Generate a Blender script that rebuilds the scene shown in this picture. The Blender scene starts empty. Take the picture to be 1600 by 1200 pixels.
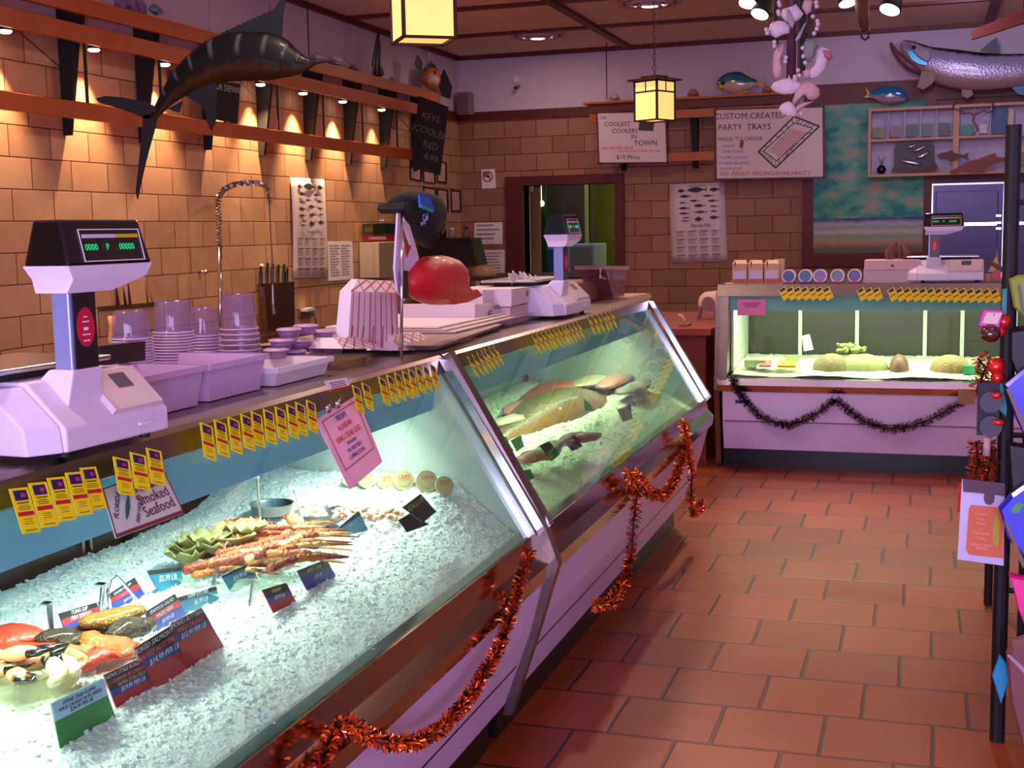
import bpy, bmesh, math, random
import numpy as np
from mathutils import Vector, Matrix
random.seed(7)
S = bpy.context.scene
COL = S.collection
# ------------------------------------------------------------ camera
FPX, YAW, PIT, ROL = 1975.65, 0.31684, 0.119835, 0.019713
CAM = Vector((5.547, -14.9837, 1.497))
def R(u, v):
    x = (u - 800.0) / FPX; y = (v - 600.0) / FPX
    c, s = math.cos(ROL), math.sin(ROL); x, y = c * x - s * y, s * x + c * y
    a, b, d = x, 1.0, -y
    c, s = math.cos(PIT), math.sin(PIT); b, d = c * b + s * d, -s * b + c * d
    c, s = math.cos(YAW), math.sin(YAW)
    return Vector((c * a - s * b, s * a + c * b, d))
def on(u, v, x=None, y=None, z=None):
    """the point of the plane x=, y= or z= seen at that spot of the photograph"""
    d = R(u, v)
    t = (x - CAM.x) / d.x if x is not None else ((y - CAM.y) / d.y if y is not None else (z - CAM.z) / d.z)
    return CAM + d * t
fw = R(800, 600).normalized(); rt = (R(801, 600) - R(800, 600)).normalized(); up = (R(800, 599) - R(800, 600)).normalized()
cam = bpy.data.objects.new('camera', bpy.data.cameras.new('camera')); COL.objects.link(cam)
mw = Matrix.Identity(4)
for i in range(3):
    mw[i][0], mw[i][1], mw[i][2], mw[i][3] = rt[i], up[i], -fw[i], CAM[i]
cam.matrix_world = mw
cam.data.sensor_width = 36; cam.data.lens = FPX / 1600 * 36; cam.data.clip_start = .05; cam.data.clip_end = 60
S.camera = cam
# ------------------------------------------------------------ light and exposure
S.view_settings.view_transform = 'Standard'; S.view_settings.look = 'None'
S.view_settings.gamma = 1; S.view_settings.use_curve_mapping = False
S.view_settings.exposure = EXPO = 0.0
W = bpy.data.worlds.new('world'); S.world = W; W.use_nodes = True
W.node_tree.nodes['Background'].inputs[0].default_value = (.70, .60, 1.0, 1)
W.node_tree.nodes['Background'].inputs[1].default_value = .35
def lamp(name, kind, loc, power, col, size=.3, sizey=None, aim=None, spot=None, blend=.5, spread=None):
    l = bpy.data.lights.new(name, kind); l.energy = power; l.color = col
    if kind == 'AREA':
        l.size = size
        if sizey: l.shape = 'RECTANGLE'; l.size_y = sizey
        if spread: l.spread = spread
    elif kind == 'SPOT':
        l.spot_size = spot; l.spot_blend = blend; l.shadow_soft_size = size
    else: l.shadow_soft_size = size
    o = bpy.data.objects.new(name, l); COL.objects.link(o); o.location = loc
    if aim is not None:
        o.rotation_euler = (Vector(aim) - Vector(loc)).to_track_quat('-Z', 'Y').to_euler()
    return o
# violet area light added behind the camera for lavender ambience; no window built
lamp('violet_fill_light', 'AREA', (5.2, -17.6, 1.2), 330, (.66, .55, 1.0), 4.5, 1.6, aim=(4.6, -8, 1.2))
# ceiling lights of the shop
for (x, y, e) in ((3.0, -2.7, 24), (1.4, -1.2, 14), (3.2, -6.5, 42), (6.6, -7.5, 14), (3.0, -10.5, 50), (3.1, -13.6, 46), (6.4, -12, 8), (5.4, -4.6, 20)):
    lamp('ceiling_light_glow', 'AREA', (x, y, 3.60), e, (1.0, .70, .58), .32, aim=(x, y, 0))
# aimed track lights
lamp('track_glow', 'SPOT', (4.9, -6.9, 3.3), 420, (1.0, .72, .45), .04, aim=(5.25, -8.9, 0), spot=.72, blend=.9)
lamp('track_glow', 'SPOT', (5.2, -7.2, 3.3), 190, (.9, .7, 1.0), .04, aim=(5.6, -1.2, 3.1), spot=.6, blend=.9)
lamp('track_glow', 'SPOT', (4.6, -7.0, 3.3), 110, (1.0, .66, .5), .04, aim=(4.9, -7.0, 1.1), spot=1.0, blend=.9)
lamp('track_glow', 'SPOT', (4.4, -7.1, 3.3), 170, (1.0, .62, .5), .04, aim=(3.9, -9.9, 1.1), spot=.9, blend=.9)

# ------------------------------------------------------------ helpers
def lin(h):
    h = h.lstrip('#'); c = [int(h[i:i + 2], 16) / 255 for i in (0, 2, 4)]
    return tuple((v / 12.92 if v <= .04045 else ((v + .055) / 1.055) ** 2.4) for v in c) + (1,)
MATS = {}
def M(name, col, rough=.5, metal=0., var=.12, scale=12., bump=0., bscale=60., emit=0., alpha=None, coat=0., sub=0.):
    """procedural principled material: base colour with soft noise variation and optional bump"""
    if name in MATS: return MATS[name]
    m = bpy.data.materials.new(name); m.use_nodes = True; n = m.node_tree; b = n.nodes['Principled BSDF']
    c = lin(col) if isinstance(col, str) else tuple(col) + (1,)
    tc = n.nodes.new('ShaderNodeTexCoord')
    nz = n.nodes.new('ShaderNodeTexNoise'); nz.inputs['Scale'].default_value = scale; nz.inputs['Detail'].default_value = 4
    n.links.new(tc.outputs['Object'], nz.inputs['Vector'])
    mx = n.nodes.new('ShaderNodeMix'); mx.data_type = 'RGBA'
    mx.inputs[6].default_value = tuple(min(1, v * (1 - var)) for v in c[:3]) + (1,)
    mx.inputs[7].default_value = tuple(min(1, v * (1 + var)) for v in c[:3]) + (1,)
    n.links.new(nz.outputs[0], mx.inputs[0]); n.links.new(mx.outputs[2], b.inputs['Base Color'])
    b.inputs['Roughness'].default_value = rough; b.inputs['Metallic'].default_value = metal
    b.inputs['Coat Weight'].default_value = coat
    if sub: b.inputs['Subsurface Weight'].default_value = sub; b.inputs['Subsurface Radius'].default_value = (.02, .02, .03); b.inputs['Subsurface Scale'].default_value = .5
    if alpha is not None: b.inputs['Alpha'].default_value = alpha
    if emit:
        b.inputs['Emission Color'].default_value = c; b.inputs['Emission Strength'].default_value = emit
    if bump:
        n2 = n.nodes.new('ShaderNodeTexNoise'); n2.inputs['Scale'].default_value = bscale; n2.inputs['Detail'].default_value = 3
        n.links.new(tc.outputs['Object'], n2.inputs['Vector'])
        bp = n.nodes.new('ShaderNodeBump'); bp.inputs['Strength'].default_value = bump; bp.inputs['Distance'].default_value = .01
        n.links.new(n2.outputs[0], bp.inputs['Height']); n.links.new(bp.outputs[0], b.inputs['Normal'])
    MATS[name] = m; return m
def ramp_mat(name, stops, axis='Z', lo=0., hi=1., rough=.4, noise=.0, nscale=20., coat=0., metal=0., bump=0., bscale=80., interp='LINEAR'):
    """colour bands along one object axis, e.g. the back, flank and belly of a fish"""
    if name in MATS: return MATS[name]
    m = bpy.data.materials.new(name); m.use_nodes = True; n = m.node_tree; b = n.nodes['Principled BSDF']
    tc = n.nodes.new('ShaderNodeTexCoord'); sp = n.nodes.new('ShaderNodeSeparateXYZ'); n.links.new(tc.outputs['Object'], sp.inputs[0])
    mr = n.nodes.new('ShaderNodeMapRange'); mr.inputs[1].default_value = lo; mr.inputs[2].default_value = hi
    n.links.new(sp.outputs['XYZ'.index(axis)], mr.inputs[0])
    nz = n.nodes.new('ShaderNodeTexNoise'); nz.inputs['Scale'].default_value = nscale; nz.inputs['Detail'].default_value = 5
    n.links.new(tc.outputs['Object'], nz.inputs['Vector'])
    ma = n.nodes.new('ShaderNodeMath'); ma.operation = 'MULTIPLY_ADD'; ma.inputs[1].default_value = noise
    n.links.new(nz.outputs[0], ma.inputs[0]); n.links.new(mr.outputs[0], ma.inputs[2])
    sb = n.nodes.new('ShaderNodeMath'); sb.operation = 'SUBTRACT'; sb.inputs[1].default_value = noise * .5; n.links.new(ma.outputs[0], sb.inputs[0])
    cr = n.nodes.new('ShaderNodeValToRGB'); cr.color_ramp.interpolation = interp
    while len(cr.color_ramp.elements) < len(stops): cr.color_ramp.elements.new(.5)
    for e, (p, c) in zip(cr.color_ramp.elements, stops): e.position = p; e.color = lin(c)
    n.links.new(sb.outputs[0], cr.inputs[0]); n.links.new(cr.outputs[0], b.inputs['Base Color'])
    b.inputs['Roughness'].default_value = rough; b.inputs['Coat Weight'].default_value = coat; b.inputs['Metallic'].default_value = metal
    if bump:
        v = n.nodes.new('ShaderNodeTexVoronoi'); v.inputs['Scale'].default_value = bscale; n.links.new(tc.outputs['Object'], v.inputs['Vector'])
        bp = n.nodes.new('ShaderNodeBump'); bp.inputs['Strength'].default_value = bump; bp.inputs['Distance'].default_value = .004
        n.links.new(v.outputs[0], bp.inputs['Height']); n.links.new(bp.outputs[0], b.inputs['Normal'])
    MATS[name] = m; return m
def glass_mat(name, tint='#ffffff', refl=1.45, rough=.0, body=0.0, bodycol='#ffffff'):
    """thin pane: clear with a mirror-like surface; body adds a faint milky film"""
    if name in MATS: return MATS[name]
    m = bpy.data.materials.new(name); m.use_nodes = True; n = m.node_tree; n.nodes.clear()
    o = n.nodes.new('ShaderNodeOutputMaterial'); t = n.nodes.new('ShaderNodeBsdfTransparent'); t.inputs[0].default_value = lin(tint)
    g = n.nodes.new('ShaderNodeBsdfGlossy'); g.inputs['Roughness'].default_value = rough
    f = n.nodes.new('ShaderNodeFresnel'); gm = n.nodes.new('ShaderNodeNewGeometry')
    io = n.nodes.new('ShaderNodeMapRange'); io.inputs[3].default_value = refl; io.inputs[4].default_value = 1 / refl
    n.links.new(gm.outputs['Backfacing'], io.inputs[0]); n.links.new(io.outputs[0], f.inputs[0])
    a = n.nodes.new('ShaderNodeMixShader'); n.links.new(f.outputs[0], a.inputs[0]); n.links.new(g.outputs[0], a.inputs[2])
    if body:
        d = n.nodes.new('ShaderNodeBsdfDiffuse'); d.inputs[0].default_value = lin(bodycol)
        a2 = n.nodes.new('ShaderNodeMixShader'); a2.inputs[0].default_value = body
        n.links.new(t.outputs[0], a2.inputs[1]); n.links.new(d.outputs[0], a2.inputs[2]); n.links.new(a2.outputs[0], a.inputs[1])
    else: n.links.new(t.outputs[0], a.inputs[1])
    n.links.new(a.outputs[0], o.inputs[0]); MATS[name] = m; return m
def wpos(o):
    p = Vector((0, 0, 0))
    while o: p += o.location; o = o.parent
    return p
class MB:
    def __init__(s): s.v = []; s.f = []
    def add(s, vs, fs):
        k = len(s.v); s.v += [Vector(a) for a in vs]; s.f += [tuple(i + k for i in f) for f in fs]; return s
    def box(s, x0, x1, y0, y1, z0, z1):
        return s.add([(x, y, z) for z in (z0, z1) for y in (y0, y1) for x in (x0, x1)],
                     [(0, 2, 3, 1), (4, 5, 7, 6), (0, 1, 5, 4), (2, 6, 7, 3), (0, 4, 6, 2), (1, 3, 7, 5)])
    def obox(s, c, ax, ay, az):
        """box about c with half-axis vectors"""
        c, ax, ay, az = map(Vector, (c, ax, ay, az))
        return s.add([c + ax * i + ay * j + az * k for k in (-1, 1) for j in (-1, 1) for i in (-1, 1)],
                     [(0, 2, 3, 1), (4, 5, 7, 6), (0, 1, 5, 4), (2, 6, 7, 3), (0, 4, 6, 2), (1, 3, 7, 5)])
    def prism(s, poly, vec):
        n = len(poly); p = [Vector(a) for a in poly]; v = Vector(vec)
        return s.add(p + [a + v for a in p], [tuple(range(n))[::-1], tuple(range(n, 2 * n))] + [(i, (i + 1) % n, n + (i + 1) % n, n + i) for i in range(n)])
    def hexa(s, b, t):
        """solid between two quads with matching corners"""
        return s.add(list(b) + list(t), [(3, 2, 1, 0), (4, 5, 6, 7)] + [(i, (i + 1) % 4, 4 + (i + 1) % 4, 4 + i) for i in range(4)])
    def loft(s, rings, caps=True, closed=True):
        n = len(rings[0]); vs = [p for r in rings for p in r]; fs = []
        for a in range(len(rings) - 1):
            for i in range(n if closed else n - 1):
                j = (i + 1) % n; fs.append((a * n + i, a * n + j, (a + 1) * n + j, (a + 1) * n + i))
        if caps and closed: fs += [tuple(range(n))[::-1], tuple(range((len(rings) - 1) * n, len(rings) * n))]
        return s.add(vs, fs)
    def body(s, pts, hh, hw, n=12, side=None, caps=True, rough=0.):
        """elliptic sections along a path; side = the direction of the half-widths"""
        pts = [Vector(p) for p in pts]; rings = []
        for i, p in enumerate(pts):
            t = (pts[min(i + 1, len(pts) - 1)] - pts[max(i - 1, 0)]).normalized()
            sd = Vector(side) if side is not None else (Vector((0, 0, 1)) if abs(t.z) < .9 else Vector((1, 0, 0)))
            sd = (sd - t * sd.dot(t)).normalized(); u = sd.cross(t)
            rings.append([p + (u * (hh[i] * math.cos(a)) + sd * (hw[i] * math.sin(a))) * (1 + (jit(rough) if rough else 0)) for a in (2 * math.pi * k / n for k in range(n))])
        return s.loft(rings, caps)
    def tube(s, pts, r, n=8, caps=True):
        rr = r if isinstance(r, (list, tuple)) else [r] * len(pts)
        return s.body(pts, rr, rr, n, None, caps)
    def lathe(s, prof, c=(0, 0, 0), n=20, ax=(0, 0, 1), caps=False):
        ax = Vector(ax).normalized(); a = Vector((1, 0, 0)) if abs(ax.x) < .8 else Vector((0, 1, 0))
        u = (a - ax * a.dot(ax)).normalized(); w = ax.cross(u); c = Vector(c)
        return s.loft([[c + ax * z + (u * math.cos(t) + w * math.sin(t)) * r for t in (2 * math.pi * k / n for k in range(n))] for r, z in prof], caps)
    def ball(s, c, r, n=12, m=8):
        r = r if isinstance(r, (list, tuple)) else (r, r, r); c = Vector(c)
        rings = [[c + Vector((r[0] * math.sin(b) * math.cos(a), r[1] * math.sin(b) * math.sin(a), r[2] * math.cos(b))) for a in (2 * math.pi * k / n for k in range(n))] for b in (max(.02, math.pi * j / m) if j < m else math.pi - .02 for j in range(m + 1))]
        return s.loft(rings)
    def quad(s, a, b, c, d, th=.001, nrm=None):
        a, b, c, d = map(Vector, (a, b, c, d)); nn = (Vector(nrm) if nrm is not None else (b - a).cross(d - a)).normalized() * th
        return s.hexa((a, b, c, d), (a + nn, b + nn, c + nn, d + nn))
    def build(s, name, m, parent=None, smooth=False, bevel=0, label=None, origin=None):
        me = bpy.data.meshes.new(name)
        if parent is not None: o0 = wpos(parent)
        elif origin is not None: o0 = Vector(origin)
        else:
            a = np.array([tuple(v) for v in s.v]); lo, hi = a.min(0), a.max(0); o0 = Vector(((lo[0] + hi[0]) / 2, (lo[1] + hi[1]) / 2, lo[2]))
        me.from_pydata([tuple(v - o0) for v in s.v], [], s.f)
        bm = bmesh.new(); bm.from_mesh(me); bmesh.ops.recalc_face_normals(bm, faces=bm.faces); bm.to_mesh(me); bm.free()
        me.materials.append(m); o = bpy.data.objects.new(name, me); COL.objects.link(o)
        if parent is not None: o.parent = parent
        else: o.location = o0
        if smooth: me.polygons.foreach_set('use_smooth', [True] * len(me.polygons))
        if bevel:
            md = o.modifiers.new('edge', 'BEVEL'); md.width = bevel; md.segments = 2; md.limit_method = 'ANGLE'
        if label: o['label'] = label
        return o
def tag(o, label, cat, group=None, kind=None):
    o['label'] = label; o['category'] = cat
    if group: o['group'] = group
    if kind: o['kind'] = kind
    return o
def struct(o, label=None):
    o['kind'] = 'structure'
    if label: o['label'] = label
    return o
def thing(name, label, cat, loc=(0, 0, 0), group=None):
    o = bpy.data.objects.new(name, None); COL.objects.link(o); o.location = loc; o.empty_display_size = .05
    return tag(o, label, cat, group)
def dup(root, loc, rz=None, label=None, group=None):
    r = root.copy(); COL.objects.link(r); r.location = loc
    if rz is not None: r.rotation_euler = (0, 0, rz)
    if label: r['label'] = label
    if group: r['group'] = group
    for ch in list(root.children):
        c = ch.copy(); COL.objects.link(c); c.parent = r
        for g in ch.children:
            d = g.copy(); COL.objects.link(d); d.parent = c
    return r
ORD = ['first', 'second', 'third', 'fourth', 'fifth', 'sixth', 'seventh', 'eighth', 'ninth', 'tenth', 'eleventh', 'twelfth', 'thirteenth', 'fourteenth', 'fifteenth', 'sixteenth']
def flat(px, m, name='panel', parent=None, th=.002, nrm=None, origin=None, **pl):
    p = [on(u, v, **pl) for u, v in px]
    nrm = nrm or ((0, -1, 0) if 'y' in pl else (1, 0, 0) if 'x' in pl else (0, 0, 1))
    return MB().quad(*p, th=th, nrm=nrm).build(name, m, parent, origin=origin)
def sub4(px, a0, a1, b0, b1):
    """part of a four-cornered outline (TL, TR, BR, BL): a across, b down"""
    f = lambda a, b: tuple((px[0][i] * (1 - a) + px[1][i] * a) * (1 - b) + (px[3][i] * (1 - a) + px[2][i] * a) * b for i in (0, 1))
    return [f(a0, b0), f(a1, b0), f(a1, b1), f(a0, b1)]
def fish_mat(name, back, flank, belly, stripe=None, sn=14, metal=0., rough=.3, coat=.4, scale=0., w=(.30, .42, .62, .74)):
    if name in MATS: return MATS[name]
    m = bpy.data.materials.new(name); m.use_nodes = True; n = m.node_tree; b = n.nodes['Principled BSDF']; L = n.links.new
    at = n.nodes.new('ShaderNodeAttribute'); at.attribute_name = 'around'; al = n.nodes.new('ShaderNodeAttribute'); al.attribute_name = 'along'
    tc = n.nodes.new('ShaderNodeTexCoord'); nz = n.nodes.new('ShaderNodeTexNoise'); nz.inputs['Scale'].default_value = 14; L(tc.outputs['Object'], nz.inputs['Vector'])
    ma = n.nodes.new('ShaderNodeMath'); ma.operation = 'MULTIPLY_ADD'; ma.inputs[1].default_value = .22; L(nz.outputs[0], ma.inputs[0]); L(at.outputs['Fac'], ma.inputs[2])
    cr = n.nodes.new('ShaderNodeValToRGB'); e = cr.color_ramp.elements
    for p in (.4, .6): e.new(p)
    for q, p, c in zip(e, w, (back, flank, flank, belly)): q.position = p; q.color = lin(c)
    L(ma.outputs[0], cr.inputs[0]); out = cr.outputs[0]
    if stripe:
        sm = n.nodes.new('ShaderNodeMath'); sm.operation = 'MULTIPLY'; sm.inputs[1].default_value = sn * 6.283; L(al.outputs['Fac'], sm.inputs[0])
        sn_ = n.nodes.new('ShaderNodeMath'); sn_.operation = 'SINE'; L(sm.outputs[0], sn_.inputs[0])
        mr = n.nodes.new('ShaderNodeMapRange'); mr.inputs[1].default_value = .75; mr.inputs[2].default_value = 1.; L(sn_.outputs[0], mr.inputs[0])
        lt = n.nodes.new('ShaderNodeMapRange'); lt.inputs[1].default_value = .52; lt.inputs[2].default_value = .4; L(at.outputs['Fac'], lt.inputs[0])
        g2 = n.nodes.new('ShaderNodeMapRange'); g2.inputs[1].default_value = .12; g2.inputs[2].default_value = .2; L(at.outputs['Fac'], g2.inputs[0])
        mu = n.nodes.new('ShaderNodeMath'); mu.operation = 'MULTIPLY'; L(mr.outputs[0], mu.inputs[0]); L(lt.outputs[0], mu.inputs[1])
        m3 = n.nodes.new('ShaderNodeMath'); m3.operation = 'MULTIPLY'; L(mu.outputs[0], m3.inputs[0]); L(g2.outputs[0], m3.inputs[1])
        mx = n.nodes.new('ShaderNodeMix'); mx.data_type = 'RGBA'; L(m3.outputs[0], mx.inputs[0]); L(out, mx.inputs[6]); mx.inputs[7].default_value = lin(stripe); out = mx.outputs[2]
    L(out, b.inputs['Base Color']); b.inputs['Metallic'].default_value = metal; b.inputs['Roughness'].default_value = rough; b.inputs['Coat Weight'].default_value = coat
    if scale:
        v = n.nodes.new('ShaderNodeTexVoronoi'); v.inputs['Scale'].default_value = scale; L(tc.outputs['Object'], v.inputs['Vector'])
        bp = n.nodes.new('ShaderNodeBump'); bp.inputs['Strength'].default_value = .6; bp.inputs['Distance'].default_value = .004; L(v.outputs[0], bp.inputs['Height']); L(bp.outputs[0], b.inputs['Normal'])
    MATS[name] = m; return m
def fish_body(pts, hh, hw, m, parent, side, name='body', n=20, sm=3, belly_up=False):
    """smooth fish body; the colour follows the angle around the section and the place along it"""
    pts = [Vector(p) for p in pts]; P, H, K = [], [], []
    for i in range(len(pts) - 1):
        p0, p1, p2, p3 = pts[max(i - 1, 0)], pts[i], pts[i + 1], pts[min(i + 2, len(pts) - 1)]
        for j in range(sm):
            t = j / sm; c = lambda a, b, c_, d: .5 * ((2 * b) + (c_ - a) * t + (2 * a - 5 * b + 4 * c_ - d) * t * t + (3 * b - a - 3 * c_ + d) * t ** 3)
            P.append(c(p0, p1, p2, p3)); g = lambda q: max(.0004, c(q[max(i - 1, 0)], q[i], q[i + 1], q[min(i + 2, len(q) - 1)])); H.append(g(hh)); K.append(g(hw))
    P.append(pts[-1]); H.append(hh[-1]); K.append(hw[-1])
    rings = []; ar = []; lo = []
    for i, p in enumerate(P):
        t = (P[min(i + 1, len(P) - 1)] - P[max(i - 1, 0)]).normalized(); sd = Vector(side); sd = (sd - t * sd.dot(t)).normalized(); u = sd.cross(t)
        if (u.z < 0) != belly_up: u = -u
        rings.append([p + u * (H[i] * math.cos(a)) + sd * (K[i] * math.sin(a)) for a in (2 * math.pi * k / n for k in range(n))])
        ar += [abs(((k / n + .5) % 1) - .5) * 2 for k in range(n)]; lo += [i / (len(P) - 1)] * n
    o = MB().loft(rings).build(name, m, parent, smooth=True)
    for nm, d in (('around', ar), ('along', lo)):
        a = o.data.attributes.new(nm, 'FLOAT', 'POINT'); a.data.foreach_set('value', d)
    return o
def fin(px, m, parent, name='fin', th=.006, **pl):
    p = [on(u, v, **pl) for u, v in px]; ax = Vector((0, 1, 0)) if 'y' in pl else Vector((1, 0, 0)) if 'x' in pl else Vector((0, 0, 1))
    return MB().prism([q - ax * th / 2 for q in p], ax * th).build(name, m, parent)
TXT = []
def text(body, p, right, upv, h, m, parent, w=None, name='lettering', al='CENTER', off=.0012):
    """lettering standing at p on a surface spanned by right and upv; h = letter height, w = full width"""
    cu = bpy.data.curves.new(name, 'FONT'); cu.body = body; cu.size = h * 1.42; cu.align_x = al; cu.align_y = 'CENTER'
    cu.extrude = .0002; cu.resolution_u = 2; cu.materials.append(m)
    o = bpy.data.objects.new(name, cu); COL.objects.link(o); o.parent = parent
    r = Vector(right).normalized(); nn = r.cross(Vector(upv)).normalized(); u = nn.cross(r)
    mm = Matrix.Identity(4); q = Vector(p) + nn * off - wpos(parent)
    for i in range(3): mm[i][0], mm[i][1], mm[i][2], mm[i][3] = r[i], u[i], nn[i], q[i]
    o.matrix_local = mm
    TXT.append((o, w))
    return o
def fit_text():
    bpy.context.view_layer.update(); dg = bpy.context.evaluated_depsgraph_get()
    for o, w in TXT:
        if w:
            d = max(b[0] for b in o.bound_box) - min(b[0] for b in o.bound_box)
            if d > 1e-6: o.matrix_local = o.matrix_local @ Matrix.Diagonal((w / d, 1, 1, 1))
    for o, w in TXT:
        me = bpy.data.meshes.new_from_object(o.evaluated_get(dg)); nm = o.name; par = o.parent; ml = o.matrix_local.copy(); cu = o.data
        bpy.data.objects.remove(o); bpy.data.curves.remove(cu)
        n = bpy.data.objects.new(nm, me); COL.objects.link(n); n.parent = par; n.matrix_local = ml
def bars(mb, p, r, u, nn, rows):
    """small printed lines: rows of (x0, x1, y, h) in units of the vectors r and u from the corner p"""
    for x0, x1, y, h in rows:
        a = p + r * x0 + u * y; mb.quad(a, a + r * (x1 - x0), a + r * (x1 - x0) + u * h, a + u * h, .0006, nn)
def jit(a): return random.uniform(-a, a)
# ------------------------------------------------------------ shared materials
WHITE = M('white_plastic', '#e6dfe8', .35, var=.03)
PAPER = M('white_paper', '#efe9ee', .7, var=.04)
PINKP = M('pink_paper', '#f0b4cc', .7, var=.04)
BLACK = M('black_paint', '#0c0b0c', .35, var=.2)
MATTB = M('matt_black', '#151314', .7, var=.2)
STEEL = M('brushed_steel', '#b9b4b4', .28, 1., var=.08, scale=30)
CHROME = M('polished_steel', '#cfcfd6', .12, 1., var=.04)
DSTEEL = M('worn_steel', '#8d7f78', .3, 1., var=.15)
ENAMEL = M('white_enamel', '#d9cfe4', .3, var=.04)
ORANGEW = M('orange_stained_wood', '#b2541c', .38, var=.28, scale=5, bump=.1, bscale=30)
REDW = M('red_brown_wood', '#5c1a12', .5, var=.25, scale=6)
YELLOW = M('yellow_card', '#f4ea00', .6, var=.04)
REDINK = M('red_ink', '#c01818', .6, var=.05)
BLUEINK = M('blue_ink', '#2a2a80', .6, var=.05)
BLACKINK = M('black_ink', '#1c1618', .6, var=.05)
GREENC = M('green_card', '#0c8a3c', .6, var=.05)
def tile_mat(name, ax, w, h, u0, v0, vsign, shift, gap, c1, c2, cm, rough=.6, coat=0., grain=.25, bump=.35, gscale=9):
    m = bpy.data.materials.new(name); m.use_nodes = True; n = m.node_tree; b = n.nodes['Principled BSDF']; L = n.links.new
    def math_(op, a, b_=None, c=None):
        k = n.nodes.new('ShaderNodeMath'); k.operation = op
        for i, v in enumerate((a, b_, c)):
            if v is None: continue
            if isinstance(v, (int, float)): k.inputs[i].default_value = v
            else: L(v, k.inputs[i])
        return k.outputs[0]
    g = n.nodes.new('ShaderNodeNewGeometry'); sp = n.nodes.new('ShaderNodeSeparateXYZ'); L(g.outputs['Position'], sp.inputs[0])
    U = sp.outputs[ax[0]]; V = sp.outputs[ax[1]]
    nz = n.nodes.new('ShaderNodeTexNoise'); nz.inputs['Scale'].default_value = 3.5; L(g.outputs['Position'], nz.inputs['Vector'])
    wob = math_('MULTIPLY', math_('SUBTRACT', nz.outputs[0], .5), .014 if gap > .006 else .004)
    vv = math_('ADD', math_('MULTIPLY', math_('SUBTRACT', V, v0), vsign / h), math_('DIVIDE', wob, h)); row = math_('FLOOR', vv); fv = math_('SUBTRACT', vv, row)
    uu = math_('ADD', math_('DIVIDE', math_('SUBTRACT', U, u0), w), math_('ADD', math_('MULTIPLY', row, -shift), math_('DIVIDE', wob, w))); col = math_('FLOOR', uu); fu = math_('SUBTRACT', uu, col)
    du = math_('MULTIPLY', math_('MINIMUM', fu, math_('SUBTRACT', 1., fu)), w); dv = math_('MULTIPLY', math_('MINIMUM', fv, math_('SUBTRACT', 1., fv)), h)
    dd = math_('MINIMUM', du, dv)
    mr = n.nodes.new('ShaderNodeMapRange'); mr.interpolation_type = 'SMOOTHSTEP'; mr.inputs[1].default_value = gap * .4; mr.inputs[2].default_value = gap; L(dd, mr.inputs[0])
    mask = mr.outputs[0]
    cb = n.nodes.new('ShaderNodeCombineXYZ'); L(row, cb.inputs[0]); L(col, cb.inputs[1])
    wn = n.nodes.new('ShaderNodeTexWhiteNoise'); wn.noise_dimensions = '2D'; L(cb.outputs[0], wn.inputs[0])
    n2 = n.nodes.new('ShaderNodeTexNoise'); n2.inputs['Scale'].default_value = gscale; n2.inputs['Detail'].default_value = 8; n2.inputs['Roughness'].default_value = .65; L(g.outputs['Position'], n2.inputs['Vector'])
    f = math_('ADD', math_('MULTIPLY', wn.outputs[0], 1 - grain), math_('MULTIPLY', n2.outputs[0], grain))
    mx = n.nodes.new('ShaderNodeMix'); mx.data_type = 'RGBA'; mx.inputs[6].default_value = lin(c1); mx.inputs[7].default_value = lin(c2); L(f, mx.inputs[0])
    m2 = n.nodes.new('ShaderNodeMix'); m2.data_type = 'RGBA'; m2.inputs[6].default_value = lin(cm); L(mx.outputs[2], m2.inputs[7]); L(mask, m2.inputs[0])
    L(m2.outputs[2], b.inputs['Base Color']); b.inputs['Roughness'].default_value = rough; b.inputs['Coat Weight'].default_value = coat; b.inputs['Coat Roughness'].default_value = .25
    bp = n.nodes.new('ShaderNodeBump'); bp.inputs['Strength'].default_value = bump; bp.inputs['Distance'].default_value = .006
    L(math_('ADD', mask, math_('MULTIPLY', n2.outputs[0], .5)), bp.inputs['Height']); L(bp.outputs[0], b.inputs['Normal'])
    return m
BLK_L = tile_mat('tan_concrete_block_left', (1, 2), .4064, .2032, -8.2202, 0, 1, .5, .006, '#94654a', '#d6ab84', '#5e3826', grain=.6, gscale=5)
BLK_B = tile_mat('tan_concrete_block_back_dim', (0, 2), .4064, .2032, .1912 - .2032, 0, 1, .5, .006, '#8a5a48', '#b07c62', '#4a201c', grain=.4)  # same block as the left wall; its weaker light is put into darker colours
FLOORM = tile_mat('terracotta_floor_tile', (0, 1), .3102, .3102, .03 * .3102, -7.4137, -1, -1 / 3, .0085, '#6a220c', '#a2481c', '#33201c', rough=.42, coat=.25, grain=.55, bump=.3, gscale=6)
PLASTER = M('white_plaster', '#cfc2d0', .8, var=.04, scale=3, bump=.05)
CEILM = M('ceiling_panel', '#ecd2bc', .85, var=.08, scale=2)
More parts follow.
